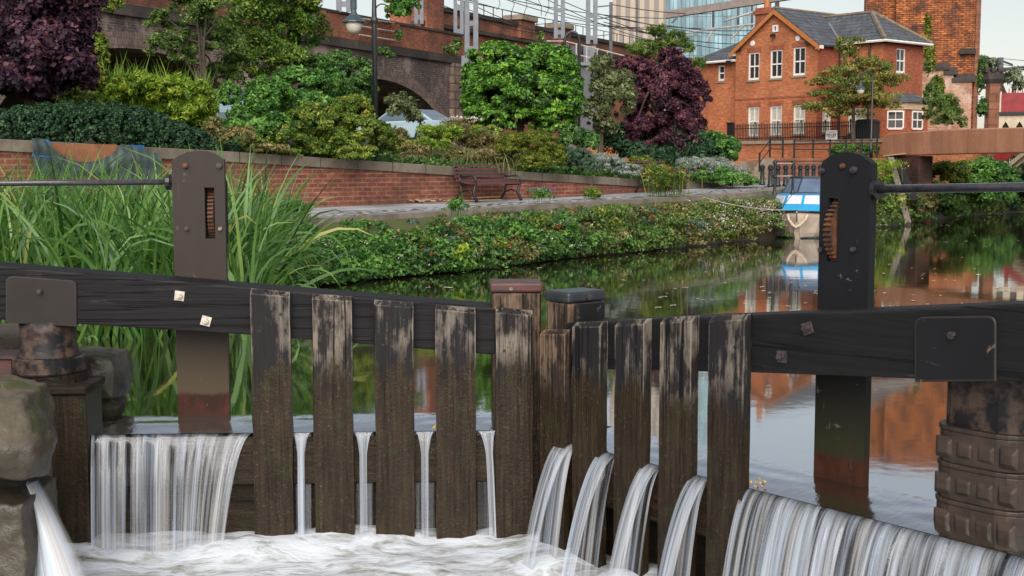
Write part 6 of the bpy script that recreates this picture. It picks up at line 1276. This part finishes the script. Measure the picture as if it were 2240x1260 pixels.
# TO LET board
a = H.hit(1806, 298, -3.5); b = H.hit(1831, 298, -3.5); zt0 = H.hit(1818, 285, -3.5)[1]; zt1 = H.hit(1818, 310, -3.5)[1]
t = thing('to_let_board', 'white TO LET board fixed to the iron fence', 'sign', H, (a[0], -3.5, zt1)); mb = MB(); mb.box(a[0], b[0], -3.5, -3.47, zt1, zt0); mb.build('board', M['signwhite'], t)
def text(body, size, loc, mat, parent, bold=.0, rot=(pi / 2, 0, 0), name='lettering'):
    cu = bpy.data.curves.new(name, 'FONT'); cu.body = body; cu.size = size; cu.align_x = 'CENTER'; cu.align_y = 'CENTER'; cu.extrude = .002; cu.offset = bold
    tmp = bpy.data.objects.new('tmp', cu); COL.objects.link(tmp); bpy.context.view_layer.update(); me = bpy.data.meshes.new_from_object(tmp.evaluated_get(bpy.context.evaluated_depsgraph_get())); bpy.data.objects.remove(tmp)
    me.materials.clear(); me.materials.append(mat); o = bpy.data.objects.new(name, me); COL.objects.link(o); o.parent = parent; o.location = Vector(loc) - Vector(parent['_b']); o.rotation_euler = rot; return o
cx = (a[0] + b[0]) / 2; hh = zt0 - zt1; text('TO LET', hh * .33, (cx, -3.506, zt1 + hh * .56), M['ink'], t, .006)
mb = MB(); mb.box(a[0] + .12, cx - .04, -3.504, -3.501, zt1 + hh * .10, zt1 + hh * .22); mb.build('red_logo', M['inkred'], t); mb = MB(); mb.box(cx, b[0] - .1, -3.504, -3.501, zt1 + hh * .12, zt1 + hh * .20); mb.build('yellow_logo', M['yellowleaf'], t)
for k in range(2): mb = MB(); mb.box(cx - .18, cx + .18, -3.504, -3.501, zt1 + hh * (.82 - .0 * k) - k * .5 * hh * .94, zt1 + hh * (.85) - k * .5 * hh * .94); mb.build('small_print', M['ink'], t)
c = H.hit(1892, 300, -2.4); mb = MB(); mb.box(c[0] - .45, c[0] + .5, -2.6, -1.9, zB, zB + .95); mb.prism([(c[0] - .5, zB + .95), (c[0] + .55, zB + .95), (c[0] + .35, zB + 1.12), (c[0] - .3, zB + 1.12)], -2.65, -1.85)
tag(mb.build('waste_bin', M['blackiron'], frame=H, bevel=.03), 'dark lidded bin behind the fence beside the lamp post', 'bin')

# ---- lamp posts
def hook(x, y, z, dx, rr, n=14): return [(x, y, z)] + [(x + dx * (1 - cos(a)) * rr, y, z + sin(a) * rr * 1.25) for a in np.linspace(0.15, pi, n)]
def lantern(parent, c, k=1.):
    x, y, z = c; mb = MB(); mb.lathe([(.03 * k, .34 * k), (.05 * k, .30 * k), (.06 * k, .16 * k), (.10 * k, .10 * k), (.24 * k, -.02 * k), (.25 * k, -.05 * k), (.17 * k, -.05 * k)], (x, y, z), 20); l = mb.build('lantern_hood', M['lampgrey'], parent, smooth=False)
    mb = MB(); mb.lathe([(.17 * k, -.052 * k), (.175 * k, -.12 * k), (.14 * k, -.22 * k), (.07 * k, -.28 * k), (.0, -.295 * k)], (x, y, z), 20); mb.build('lantern_bowl', M['lampglass'], l, smooth=True)
near()
c = P(822, HZ, 24); c.z = gz(822, 24); zt = P(822, -30, 24).z; t = thing('lamp_post', 'tall black lamp post above the shrubs with a hanging grey lantern', 'lamp', WF, c, 'black swan-neck lamp posts')
zj = P(0, 45, 24).z; mb = MB(); mb.tube([(c.x, c.y, c.z), (c.x, c.y, zj - .05), (c.x, c.y, zj), (c.x, c.y, zt)], [.05, .05, .05, .033], 10); pts = [(c.x, c.y, zt)] + [(c.x - .205 * (1 - cos(a)), c.y, zt + sin(a) * .3) for a in np.linspace(.1, pi, 12)]; mb.tube(pts, .03, 8); mb.build('pole', M['blackiron'], t, smooth=True)
mb = MB(); zc = P(0, 22, 24).z; mb.tube([(c.x + .02, c.y, zc - .12)] + [(c.x + .15 - .13 * cos(a), c.y, zc - .02 + .13 * sin(a)) for a in np.linspace(0, pi * 1.05, 12)], .014, 6); mb.build('scroll', M['rust'], t, smooth=True)
mb = MB(); mb.lathe([(.06, zj - .06), (.07, zj), (.055, zj + .06)], (c.x, c.y, 0), 12); mb.build('collar', M['blackiron'], t)
l = P(774, 44, 24); lantern(t, (l.x, l.y, l.z), .88); mb = MB(); mb.tube([(l.x, l.y, l.z + .2), (l.x, l.y, zt + .03)], .06, 10); mb.build('drop_rod', M['lampgrey'], t)
c = P(1266, HZ, 40); c.z = gz(1266, 40); zt = P(0, 90, 40).z; rr = (P(1266, 0, 40).x - P(1234, 0, 40).x) / 2; t = thing('lamp_post', 'black hooked lamp post top rising behind the glossy dome', 'lamp', WF, c, 'black swan-neck lamp posts')
mb = MB(); mb.tube([(c.x, c.y, c.z), (c.x, c.y, zt)] + [(c.x - rr * (1 - cos(a)), c.y, zt + sin(a) * rr * 1.25) for a in np.linspace(.1, pi, 12)] + [(c.x - 2 * rr, c.y, zt - .45)], .045, 8); mb.build('pole', M['blackiron'], t, smooth=True); lantern(t, (c.x - 2 * rr, c.y, zt - .75), .9)
far()
c = P(1904, HZ, 58.5); c.z = zLt; zt = P(0, 172, 58.5).z; rr = (P(1904, 0, 58.5).x - P(1878, 0, 58.5).x) / 2; t = thing('lamp_post', 'black lamp post with a hooked neck and small lantern in front of the house', 'lamp', WF, c, 'black swan-neck lamp posts')
mb = MB(); mb.tube([(c.x, c.y, c.z), (c.x, c.y, c.z + .5), (c.x, c.y, c.z + .55), (c.x, c.y, zt)] + [(c.x - rr * (1 - cos(a)), c.y, zt + sin(a) * rr * 1.25) for a in np.linspace(.1, pi, 12)] + [(c.x - 2 * rr, c.y, zt - .2)], [.1, .1, .06, .045] + [.035] * 13, 8); mb.build('pole', M['blackiron'], t, smooth=True); lantern(t, (c.x - 2 * rr, c.y, zt - .42), 1.)

near()
# ---- parked cars on the car park behind the garden
def car(px, Y, zrot, label, z0):
    c = P(px, HZ, Y); fr = Frame((c.x, c.y), zrot); t = thing('parked_car', label, 'car', fr, (0, 0, z0), 'cars parked before the viaduct')
    def hull(prof, w0, w1, nm, mt, par, tuck=0):
        mb = MB(); n = len(prof); ys = (-w0, -w1 if tuck else -w0)
        vs = [(x, -(w0 - tuck * max(0, z - .85)), z + z0) for x, z in prof] + [(x, (w0 - tuck * max(0, z - .85)), z + z0) for x, z in prof]; mb.add(vs, [tuple(range(n)), tuple(range(2 * n - 1, n - 1, -1))] + [((i + 1) % n, i, i + n, (i + 1) % n + n) for i in range(n)]); return mb.build(nm, M[mt], par, fix=True, bevel=.03, seg=2)
    body = hull([(-2.05, .3), (2.05, .3), (2.12, .5), (2.05, .78), (1.2, .92), (.55, 1.40), (-.9, 1.45), (-1.75, 1.0), (-2.1, .92), (-2.14, .6)], .86, .6, 'body', 'carblue', t, .42)
    hull([(1.10, .95), (.52, 1.36), (-.86, 1.41), (-1.6, 1.0)], .872, .6, 'side_glass', 'carglass', body, .42)
    for s in (0, 1):
        a = [(1.19, .94), (.58, 1.385)] if s == 0 else [(-1.72, 1.01), (-.93, 1.44)]; mb = MB(); o = .012 if s == 0 else -.012
        mb.add([(a[0][0] + o, -.74, a[0][1] + z0 + .012), (a[0][0] + o, .74, a[0][1] + z0 + .012), (a[1][0] + o, .58, a[1][1] + z0 + .006), (a[1][0] + o, -.58, a[1][1] + z0 + .006)], [(0, 1, 2, 3)]); mb.build(['windscreen', 'rear_window'][s], M['carglass'], body)
    for x in (-1.3, 1.3):
        for y in (-.84, .84): mb = MB(); mb.lathe([(.2, -.11), (.32, -.1), (.32, .1), (.2, .11)], (x, y, .32 + z0), 18, 'y'); w = mb.build('wheel', M['tyre'], t); mb = MB(); mb.lathe([(.18, -.115), (.19, .115)], (x, y, .32 + z0), 12, 'y'); mb.build('rim', M['gantry'], w)
    t.scale = (.66, .66, .66); return t
car(475, 31, 2.2, 'pale blue car glimpsed between the slender tree trunk and the bushes', gz(480, 31) + .25)
car(893, 35, 2.6, 'pale blue-silver car half hidden behind the flower border under the arch', gz(893, 35) + .05)

# ---- railway masts, wires, lineside equipment
def mast(px, w, Y, ytop, ybot, label, mat='gantry', foot=None, shade='gantrydark'):
    a = P(px - w / 2, 0, Y).x; b = P(px + w / 2, 0, Y).x; z0 = P(0, ybot, Y).z; z1 = P(0, ytop, Y).z; cw = (b - a) * .36; t = thing('railway_mast', label, 'mast', WF, ((a + b) / 2, Y, z0), 'steel masts of the railway')
    for x in (a, b - cw):
        mb = MB(); mb.box(x, x + cw, Y, Y + .03, z0, z1); mb.box(x, x + .03, Y + .031, Y + .3, z0, z1); mb.build('channel', M[mat], t)
    n = max(2, int((z1 - z0) / 1.1))
    for i in range(n): z = z0 + .2 + i * 1.1; mb = MB(); mb.box(a + cw + .002, b - cw - .002, Y + .02, Y + .06, z, z + .22); mb.build('batten', M[mat], t)
    if foot: mb = MB(); mb.box(a - .15, b + .15, Y - .1, Y + .5, z0 - foot, z0 - .002); mb.build('foot_block', M['gantry'], t, bevel=.02)
    return t
mast(916, 20, 60, -40, 52, 'pale railway mast on the viaduct beside the parapet bush')
mast(1003, 22, 63, -40, 82, 'dark-shaded railway mast just left of the tall pale mast')
mast(1031, 30, 57, -60, 122, 'tall pale mast on a bracket at the corner of the viaduct', foot=.5)
mast(1224, 24, 66, -60, 84, 'pale mast left of the hooked lamp post, before the rear wall')
mast(1295, 25, 66, -60, 96, 'pale mast right of the hooked lamp post, beside the grey cabinets')
mast(752, 34, 52, -60, 26, 'pale mast high on the viaduct above the hanging lantern')
c = P(1334, HZ, 80); t = thing('railway_mast', 'dark single pole left of the beige tower block', 'mast', WF, (c.x, 80, 8), 'steel masts of the railway'); mb = MB(); mb.box(c.x - .1, c.x + .1, 79.9, 80.1, 7, P(0, 5, 80).z); mb.build('pole', M['gantrydark'], t)
for k, (dx, py) in enumerate(((-1.1, 12), (-1., 38))): mb = MB(); z = P(0, py, 80).z; mb.tube([(c.x, 80, z), (c.x + dx, 80, z - .1)], .04, 5); mb.build('arm', M['gantrydark'], t)
mb = MB(); mb.box(P(1340, 0, 78).x - .2, P(1340, 0, 78).x, 78, 78.2, 1, 2); 
# switch cabinet and cage
t = thing('signal_platform', 'grey platform with pale railings and two grey cabinets behind the lamp post hook', 'platform', WF, P(1260, 145, 56)); Y = 56
z0 = P(0, 143, Y).z; z1 = P(0, 136, Y).z; x0, x1 = P(1235, 0, Y).x, P(1312, 0, Y).x; mb = MB(); mb.box(x0, x1, Y, Y + 2, z0, z1); mb.build('deck', M['gantry'], t); mb = MB(); mb.box(x0 + .2, x1 - .1, Y + .2, Y + 1.8, z0 - 5, z0 - .01); mb.build('support', M['gantrydark'], t)
zr = P(0, 90, Y).z
for i in range(5): mb = MB(); x = P(1238 + i * 23, 0, Y).x; mb.tube([(x, Y, z1), (x, Y, zr - i * .1)], .03, 5); mb.build('rail_post', M['rail_white'], t)
xe = P(1400, 0, Y).x
for k in (0, .5): mb = MB(); mb.tube([(P(1196, 0, Y).x, Y, zr - k * (zr - z1)), (x0, Y, zr - k * (zr - z1)), (x1, Y, zr - .35 - k * (zr - z1)), (xe, Y, zr - .8 - k * (zr - z1))], .025, 5); mb.build('rail', M['rail_white'], t)
for a, b in ((1250, 1274), (1278, 1306)): mb = MB(); mb.box(P(a, 0, Y).x, P(b, 0, Y).x, Y + .5, Y + 1.2, z1, P(0, 98, Y).z); mb.build('cabinet', M['gantrydark'] if a < 1260 else M['gantry'], t, bevel=.02)
mb = MB(); mb.box(P(1208, 0, Y).x, P(1250, 0, Y).x, Y + 2.2, Y + 3, P(0, 110, Y).z, P(0, 86, Y).z); mb.build('cabinet', M['gantrydark'], t)
# graffiti-scratched ladder rails on the parapet by the lamp
t = thing('parapet_rails', 'three pale rails bolted across a gap in the viaduct parapet', 'railing', FV, (vs_(825), -.25, zs))
for y0, y1 in ((40, 50), (57, 69), (76, 88)): mb = MB(); a = FV.hit(786, y0, -.2); b = FV.hit(862, y1, -.2); mb.tube([(a[0], -.2, a[1]), (b[0], -.2, b[1])], .035, 6); mb.build('rail', M['rail_white'], t)
# overhead beam and arms right of the glass tower
t = thing('gantry_beam', 'brownish steel gantry beam crossing in front of the glass tower', 'gantry', WF, P(1580, 30, 76)); mb = MB(); a, b = P(1455, 33, 78), P(1760, -14, 72); mb.bar(a, b, .35, .42); mb.build('beam', M['gantrybrown'], t)
for i, (p, q) in enumerate((((1470, 50), (1488, 32)), ((1560, 18), (1560, 60)), ((1614, 4), (1614, 60)), ((1645, 0), (1645, 60)))): mb = MB(); mb.bar(P(*p, 77.2), P(*q, 77.2), .12, .12); mb.build('brace', M['gantrydark'], t)
for p, q in (((1533, 66), (1662, 52)), ((1545, 90), (1560, 66)), ((1500, 72), (1528, 68)), ((1600, 84), (1625, 58)), ((1585, 46), (1650, 26))): mb = MB(); mb.tube([P(*p, 76.5), P(*q, 76.5)], .07, 6); mb.build('cantilever_arm', M['rail_white'], t)
mb = MB(); mb.tube([P(1700, 60, 77), P(1700, -30, 77)], .14, 6); mb.build('end_post', M['gantrydark'], t); mb = MB(); mb.tube([P(1684, 70, 77), P(1684, -30, 77)], .1, 6); mb.build('end_post', M['gantry'], t)
# catenary
wires = [((930, -6), (1240, 44), 9), ((960, -20), (1400, 60), 6), ((1000, 10), (1340, 75), 8), ((1045, 16), (1330, 88), 6), ((1000, -30), (1460, 40), 5), ((1060, -18), (1460, 66), 6), ((1120, -12), (1466, 80), 4), ((1180, -10), (1462, 96), 4), ((1340, 10), (1560, 30), 2), ((1300, 28), (1560, 62), 3), ((1320, 48), (1640, 96), 4), ((1336, 34), (1640, 78), 3), ((1230, 2), (1600, 110), 5), ((1040, 40), (1225, 74), 3), ((1460, 56), (1700, 60), 3)]
g_ = 'overhead wires of the railway'
for i, (p, q, sag) in enumerate(wires):
    a = P(*p, 66); b = P(*q, 82); mb = MB(); pts = []
    for k in range(13): t_ = k / 12; v = a.lerp(b, t_); v.z -= sag * .02 * 4 * t_ * (1 - t_) * 4; pts.append(v)
    mb.tube(pts, .022, 4); tag(mb.build('overhead_wire', M['wire']), 'thin dark overhead wire crossing the sky above the viaduct', 'wire', g_)
for i, (p, q) in enumerate((((1092, 0), (1086, 22)), ((1120, -5), (1120, 24)), ((1150, -4), (1146, 30)), ((1176, -4), (1184, 34)), ((1200, 0), (1192, 36)))): 
    a = P(*p, 70); b = P(*q, 70); mb = MB(); mb.tube([a, a.lerp(b, .5) + Vector((.12, 0, 0)), b], .016, 4); tag(mb.build('wire_dropper', M['wire']), 'short hanging dropper between two overhead wires', 'wire', 'droppers between overhead wires')
t = thing('catenary_mast', 'distant dark mast with sloping bracket arms above the iron bridge', 'mast', WF, P(2188, 160, 95)); mb = MB(); mb.bar(P(2188, 200, 95), P(2188, 126, 95), .35, .35); mb.build('pole', M['gantrydark'], t)
for p, q in (((2188, 132), (2215, 142)), ((2200, 150), (2240, 146)), ((2215, 156), (2228, 144)), ((2188, 150), (2240, 152))): mb = MB(); mb.tube([P(*p, 95), P(*q, 95)], .08, 5); mb.build('arm', M['gantrydark'], t)
for p, q in (((2190, 128), (2300, 138)), ((2190, 140), (2300, 160)), ((2215, 165), (2300, 172))): mb = MB(); mb.tube([P(*p, 95), P(*q, 95)], .02, 4); tag(mb.build('overhead_wire', M['wire']), 'thin dark overhead wire at the far right above the iron bridge', 'wire', 'far wires above the iron bridge')

# ---- distant tower block
def stripemat():
    m, nt, b = new_mat('beige_cladding'); p = nd(nt, 'SeparateXYZ', {0: nd(nt, 'TexCoord').outputs['Object']}); x = p.outputs[0]; z = p.outputs[2]
    row = mth(nt, 'FLOOR', mth(nt, 'DIVIDE', z, 7.2)); k = mth(nt, 'FRACT', mth(nt, 'ADD', mth(nt, 'DIVIDE', x, 1.45), mth(nt, 'MULTIPLY', row, .37))); f = mth(nt, 'GREATER_THAN', k, .48)
    j = mth(nt, 'LESS_THAN', mth(nt, 'FRACT', mth(nt, 'DIVIDE', z, 7.2)), .02)
    L(nt, mixc(nt, j, mixc(nt, f, (.40, .33, .26), (.22, .185, .16)), (.12, .1, .08)), b.inputs['Base Color']); b.inputs['Roughness'].default_value = .5; return m
def glassmat():
    m, nt, b = new_mat('glass_facade'); tc = nd(nt, 'TexCoord').outputs['Object']; p = nd(nt, 'SeparateXYZ', {0: tc}); v = nd(nt, 'CombineXYZ', {0: p.outputs[0], 1: p.outputs[2], 2: 0.}).outputs[0]
    br = nd(nt, 'TexBrick', {'Vector': v, 'Color1': (.22, .36, .40, 1), 'Color2': (.11, .21, .26, 1), 'Mortar': (.07, .10, .13, 1), 'Scale': 1., 'Mortar Size': .045, 'Brick Width': .62, 'Row Height': 2.9}, offset=0., offset_frequency=2)
    n = noi(nt, nd(nt, 'Mapping', {0: v, 3: (.9, .12, 1)}).outputs[0], 1, 3, .6); col = mixc(nt, .8, br.outputs[0], ramp(nt, n, [(.3, .45), (.7, 1.6)]), 'MULTIPLY')
    L(nt, col, b.inputs['Base Color']); b.inputs['Roughness'].default_value = .18; b.inputs['Specular IOR Level'].default_value = .5; return m
M['stripe'] = stripemat(); M['glassf'] = glassmat(); Yt = 200
a = P(1340, 0, Yt); FG = Frame((a.x, a.y), radians(-10)); s1 = FG.hit(1456, 100, 0)[0]; s2 = FG.hit(1655, 100, 0)[0]
t = thing('tower_block', 'distant tower block with beige striped cladding and blue glass facade', 'building', FG, (s2 / 2, 0, 0))
mb = MB(); mb.box(0, s1, 0, 14, 0, 42); mb.build('striped_cladding', M['stripe'], t); mb = MB(); mb.box(s1 + .01, s2, .2, 14, 0, 42); mb.build('glass_facade', M['glassf'], t)
sm = FG.hit(1393, 100, 0)[0]; mb = MB(); mb.box(sm - .12, sm + .12, -.12, -.01, 0, 42); mb.build('joint', M['gantrydark'], t)

# ================================================================ THE BOAT
bc = G(1742, 522, ZW); FBt = Frame((bc.x, bc.y), -radians(23.6)); t = thing('motor_boat', 'small moored cabin cruiser with beige hull and blue cabin behind the black paddle post', 'boat', FBt, (0, 1.5, ZW))
st = [(0, .02, .60, .06), (.12, .24, .59, .16), (.35, .44, .575, .34), (.7, .64, .56, .52), (1.2, .82, .54, .68), (2., .93, .52, .78), (3.2, .96, .51, .80), (4.8, .92, .52, .80)]
vs = []; fs = []; nsx = len(st)
for y, b, sh, c in st:
    ch = c * 1.0; pr = [(0, -.12 + .10 * (y < .1)), (ch * .7, -.06), (ch, .12), (b * .97, sh * .8), (b, sh)]; ring = [(-x, z) for x, z in pr[::-1]] + pr[1:]
    for x, z in ring: vs.append((x, y - .0 if z > .3 else y + .10 * (1 - z / .3) * (y < .2), ZW + z))
m = 9
for i in range(nsx - 1):
    for k in range(m - 1): q = i * m + k; fs.append((q, q + 1, q + m + 1, q + m))
fs += [tuple(range((nsx - 1) * m, nsx * m)), tuple(range(m - 1, -1, -1))]
mb = MB(); mb.add(vs, fs); hull_ = mb.build('hull', M['hull'], t, fix=True, smooth=False)
mb = MB()
for s in (-1, 1): mb.tube([(s * b * 1.01, y - .01, ZW + sh - .01) for y, b, sh, c in st], .028, 6)
mb.build('rubbing_strake', M['blackiron'], hull_)
mb = MB(); lo = [(c * 1.0 + .012, y) for y, b, sh, c in st]
for s in (-1, 1): mb.tube([(s * (c * .96 + .02), y + .1 * (y < .2) + .0, ZW + .015) for y, b, sh, c in st], [.015, .02, .025, .03, .03, .03, .03, .03], 6)
mb.build('weed_line', M['boatgreen'], hull_)
# deck
mb = MB(); n = len(st); mb.add([(-b * .99, y, ZW + sh) for y, b, sh, c in st] + [(b * .99, y, ZW + sh) for y, b, sh, c in st] + [(0, y, ZW + sh + .035) for y, b, sh, c in st], [(i, 2 * n + i, 2 * n + i + 1, i + 1) for i in range(n - 1)] + [(2 * n + i, n + i, n + i + 1, 2 * n + i + 1) for i in range(n - 1)]); mb.build('deck', M['boatblue'], t)
# coachroof: front raked in three faces
z0 = ZW + .55; z1 = ZW + .93; F0 = [(-.80, 1.0), (-.44, .42), (.44, .42), (.80, 1.0)]; F1 = [(-.70, 1.2), (-.36, .78), (.36, .78), (.70, 1.2)]
v = [(x, y, z0) for x, y in F0] + [(.84, 3.6, z0), (-.84, 3.6, z0)] + [(x, y, z1) for x, y in F1] + [(.74, 3.6, z1 + .05), (-.74, 3.6, z1 + .05)]
mb = MB(); mb.add(v, [(i, (i + 1) % 6, (i + 1) % 6 + 6, i + 6) for i in range(6)] + [(6, 7, 8, 9, 10, 11)]); cab = mb.build('cabin', M['boatblue'], t, fix=True, bevel=.02)
def quadpane(A, B, C_, D_, k=.12, name='cabin_window', mt='boatpane', off=.012, th=.01):
    A, B, C_, D_ = map(Vector, (A, B, C_, D_)); ctr = (A + B + C_ + D_) / 4; n_ = (B - A).cross(D_ - A).normalized(); q = [ctr + (p - ctr) * (1 - k) + n_ * off for p in (A, B, C_, D_)]; q2 = [p - n_ * th for p in q]; mb = MB(); mb.add(q + q2, [(0,1,2,3),(7,6,5,4),(0,4,5,1),(1,5,6,2),(2,6,7,3),(3,7,4,0)]); return mb.build(name, M[mt], cab)
quadpane(Vector(v[0]).lerp(Vector(v[6]), .4), Vector(v[1]).lerp(Vector(v[7]), .4), v[7], v[6], .25); quadpane(Vector(v[2]).lerp(Vector(v[8]), .4), Vector(v[3]).lerp(Vector(v[9]), .4), v[9], v[8], .25)
mid0 = Vector(v[1]).lerp(Vector(v[2]), .5); mid1 = Vector(v[7]).lerp(Vector(v[8]), .5); up = lambda p, q, k=.42: Vector(p).lerp(Vector(q), k)
quadpane(up(v[1], v[7]), up(mid0, mid1), mid1, v[7], .16); quadpane(up(mid0, mid1), up(v[2], v[8]), v[8], mid1, .16); quadpane(v[3], v[4], v[10], v[9], .3)
# windscreen and folded canopy
z2 = ZW + 1.30; W0 = [(-.72, 2.0), (-.34, 1.7), (.34, 1.7), (.72, 2.0)]; W1 = [(-.60, 2.25), (-.28, 2.0), (.28, 2.0), (.60, 2.25)]; v2 = [(x, y, z1 + .01) for x, y in W0] + [(x, y, z2) for x, y in W1]
mb = MB(); mb.add(v2, [(0, 1, 5, 4), (1, 2, 6, 5), (2, 3, 7, 6)]); ws = mb.build('windscreen', M['boatscreen'], t); sm = ws.modifiers.new('s', 'SOLIDIFY'); sm.thickness = .012
mb = MB(); mb.tube(v2[4:], .03, 6); [mb.tube([v2[i], v2[i + 4]], .018, 5) for i in range(4)]; mb.tube(v2[:4], .02, 5); mb.build('windscreen_frame', M['capblack'], ws)
mb = MB(); mb.add([(-.62, 2.25, z2), (.62, 2.25, z2), (.8, 3.8, z2 + .02), (-.8, 3.8, z2 + .02), (-.82, 3.8, z1), (-.76, 2.3, z1), (.82, 3.8, z1), (.76, 2.3, z1)], [(0, 1, 2, 3), (0, 3, 4, 5), (1, 7, 6, 2), (3, 2, 6, 4)]); cv = mb.build('canopy', M['capblack'], t); sm = cv.modifiers.new('s', 'SOLIDIFY'); sm.thickness = .02
# V-shaped rope fender, grab lines
mb = MB(); mb.tube([(-.20, .02, ZW + .52), (-.17, -.02, ZW + .42), (-.08, -.06, ZW + .30), (0, -.07, ZW + .245), (.09, -.06, ZW + .30), (.19, -.01, ZW + .42), (.23, .03, ZW + .52)], [.024, .03, .034, .034, .034, .03, .024], 8); mb.build('rope_fender', M['rope'], t, smooth=True)
mb = MB(); mb.lathe([(.0, .0), (.012, .01), (.012, .2)], (0, -.005, ZW + .36), 6); mb.tube([(-.5, .5, ZW + .57), (-.2, .6, ZW + .98), (.5, .9, ZW + 1.0), (.6, .6, ZW + .57)], .008, 4); mb.build('grab_line', M['blackiron'], t)
mb = MB(); mb.lathe([(.05, -.12), (.09, -.08), (.09, .08), (.05, .12)], (-.42, .25, ZW + .10), 10, 'x'); mb.build('black_fender', M['tyre'], t)
mb = MB(); pa = FBt.loc(GP(1540, 432, .04)); pts = []
for k in range(13): q = k / 12; w = Vector((-.3, .5, ZW + .60)).lerp(Vector(pa), q); w.z -= .07 * 4 * q * (1 - q); pts.append(w)
mb.tube(pts, .014, 5); tag(mb.build('mooring_line', M['rail_white'], frame=FBt), 'pale mooring line sagging from the boat bow to the towpath', 'rope')

# ---- leaves and scraps afloat
proto = None; g_ = np.random.default_rng(77)
spots = [(2140, 602, .07), (1690 + 430, 480, .04)] + [(g_.uniform(1330, 2240), g_.uniform(475, 680), .028) for _ in range(130)] + [(g_.uniform(780, 1330), g_.uniform(560, 700), .02) for _ in range(28)] + [(980, 630, .05), (1180, 587, .05), (1340, 594, .03)]
for px, py, r in spots:
    q = G(px, py, ZW)
    if q.y > 36: continue
    if proto is None:
        mb = MB(); n = 9; mb.add([(cos(i * 2 * pi / n) * (1 + .2 * sin(i * 5.)), sin(i * 2 * pi / n) * .6 * (1 + .2 * cos(i * 3.)), .15 * (i % 3) * .3) for i in range(n)], [tuple(range(n))]); proto = o = mb.build('floating_leaf', M['floatleaf']); tag(o, 'pale fallen leaf floating on the dark canal water', 'leaf', 'fallen leaves afloat on the canal')
    else: o = proto.copy(); COL.objects.link(o); reg(o)
    k = r * g_.uniform(.7, 1.5); o.scale = (k, k, k); o.location = (q.x, q.y, ZW + .006); o.rotation_euler = (0, 0, g_.uniform(0, 6.28))
for o in NEAR:      # scale up waterside things about the ground point below the camera
    o.location = o.location * U; o.scale = o.scale * U
for o in list(bpy.data.objects):
    if '_b' in o: del o['_b']
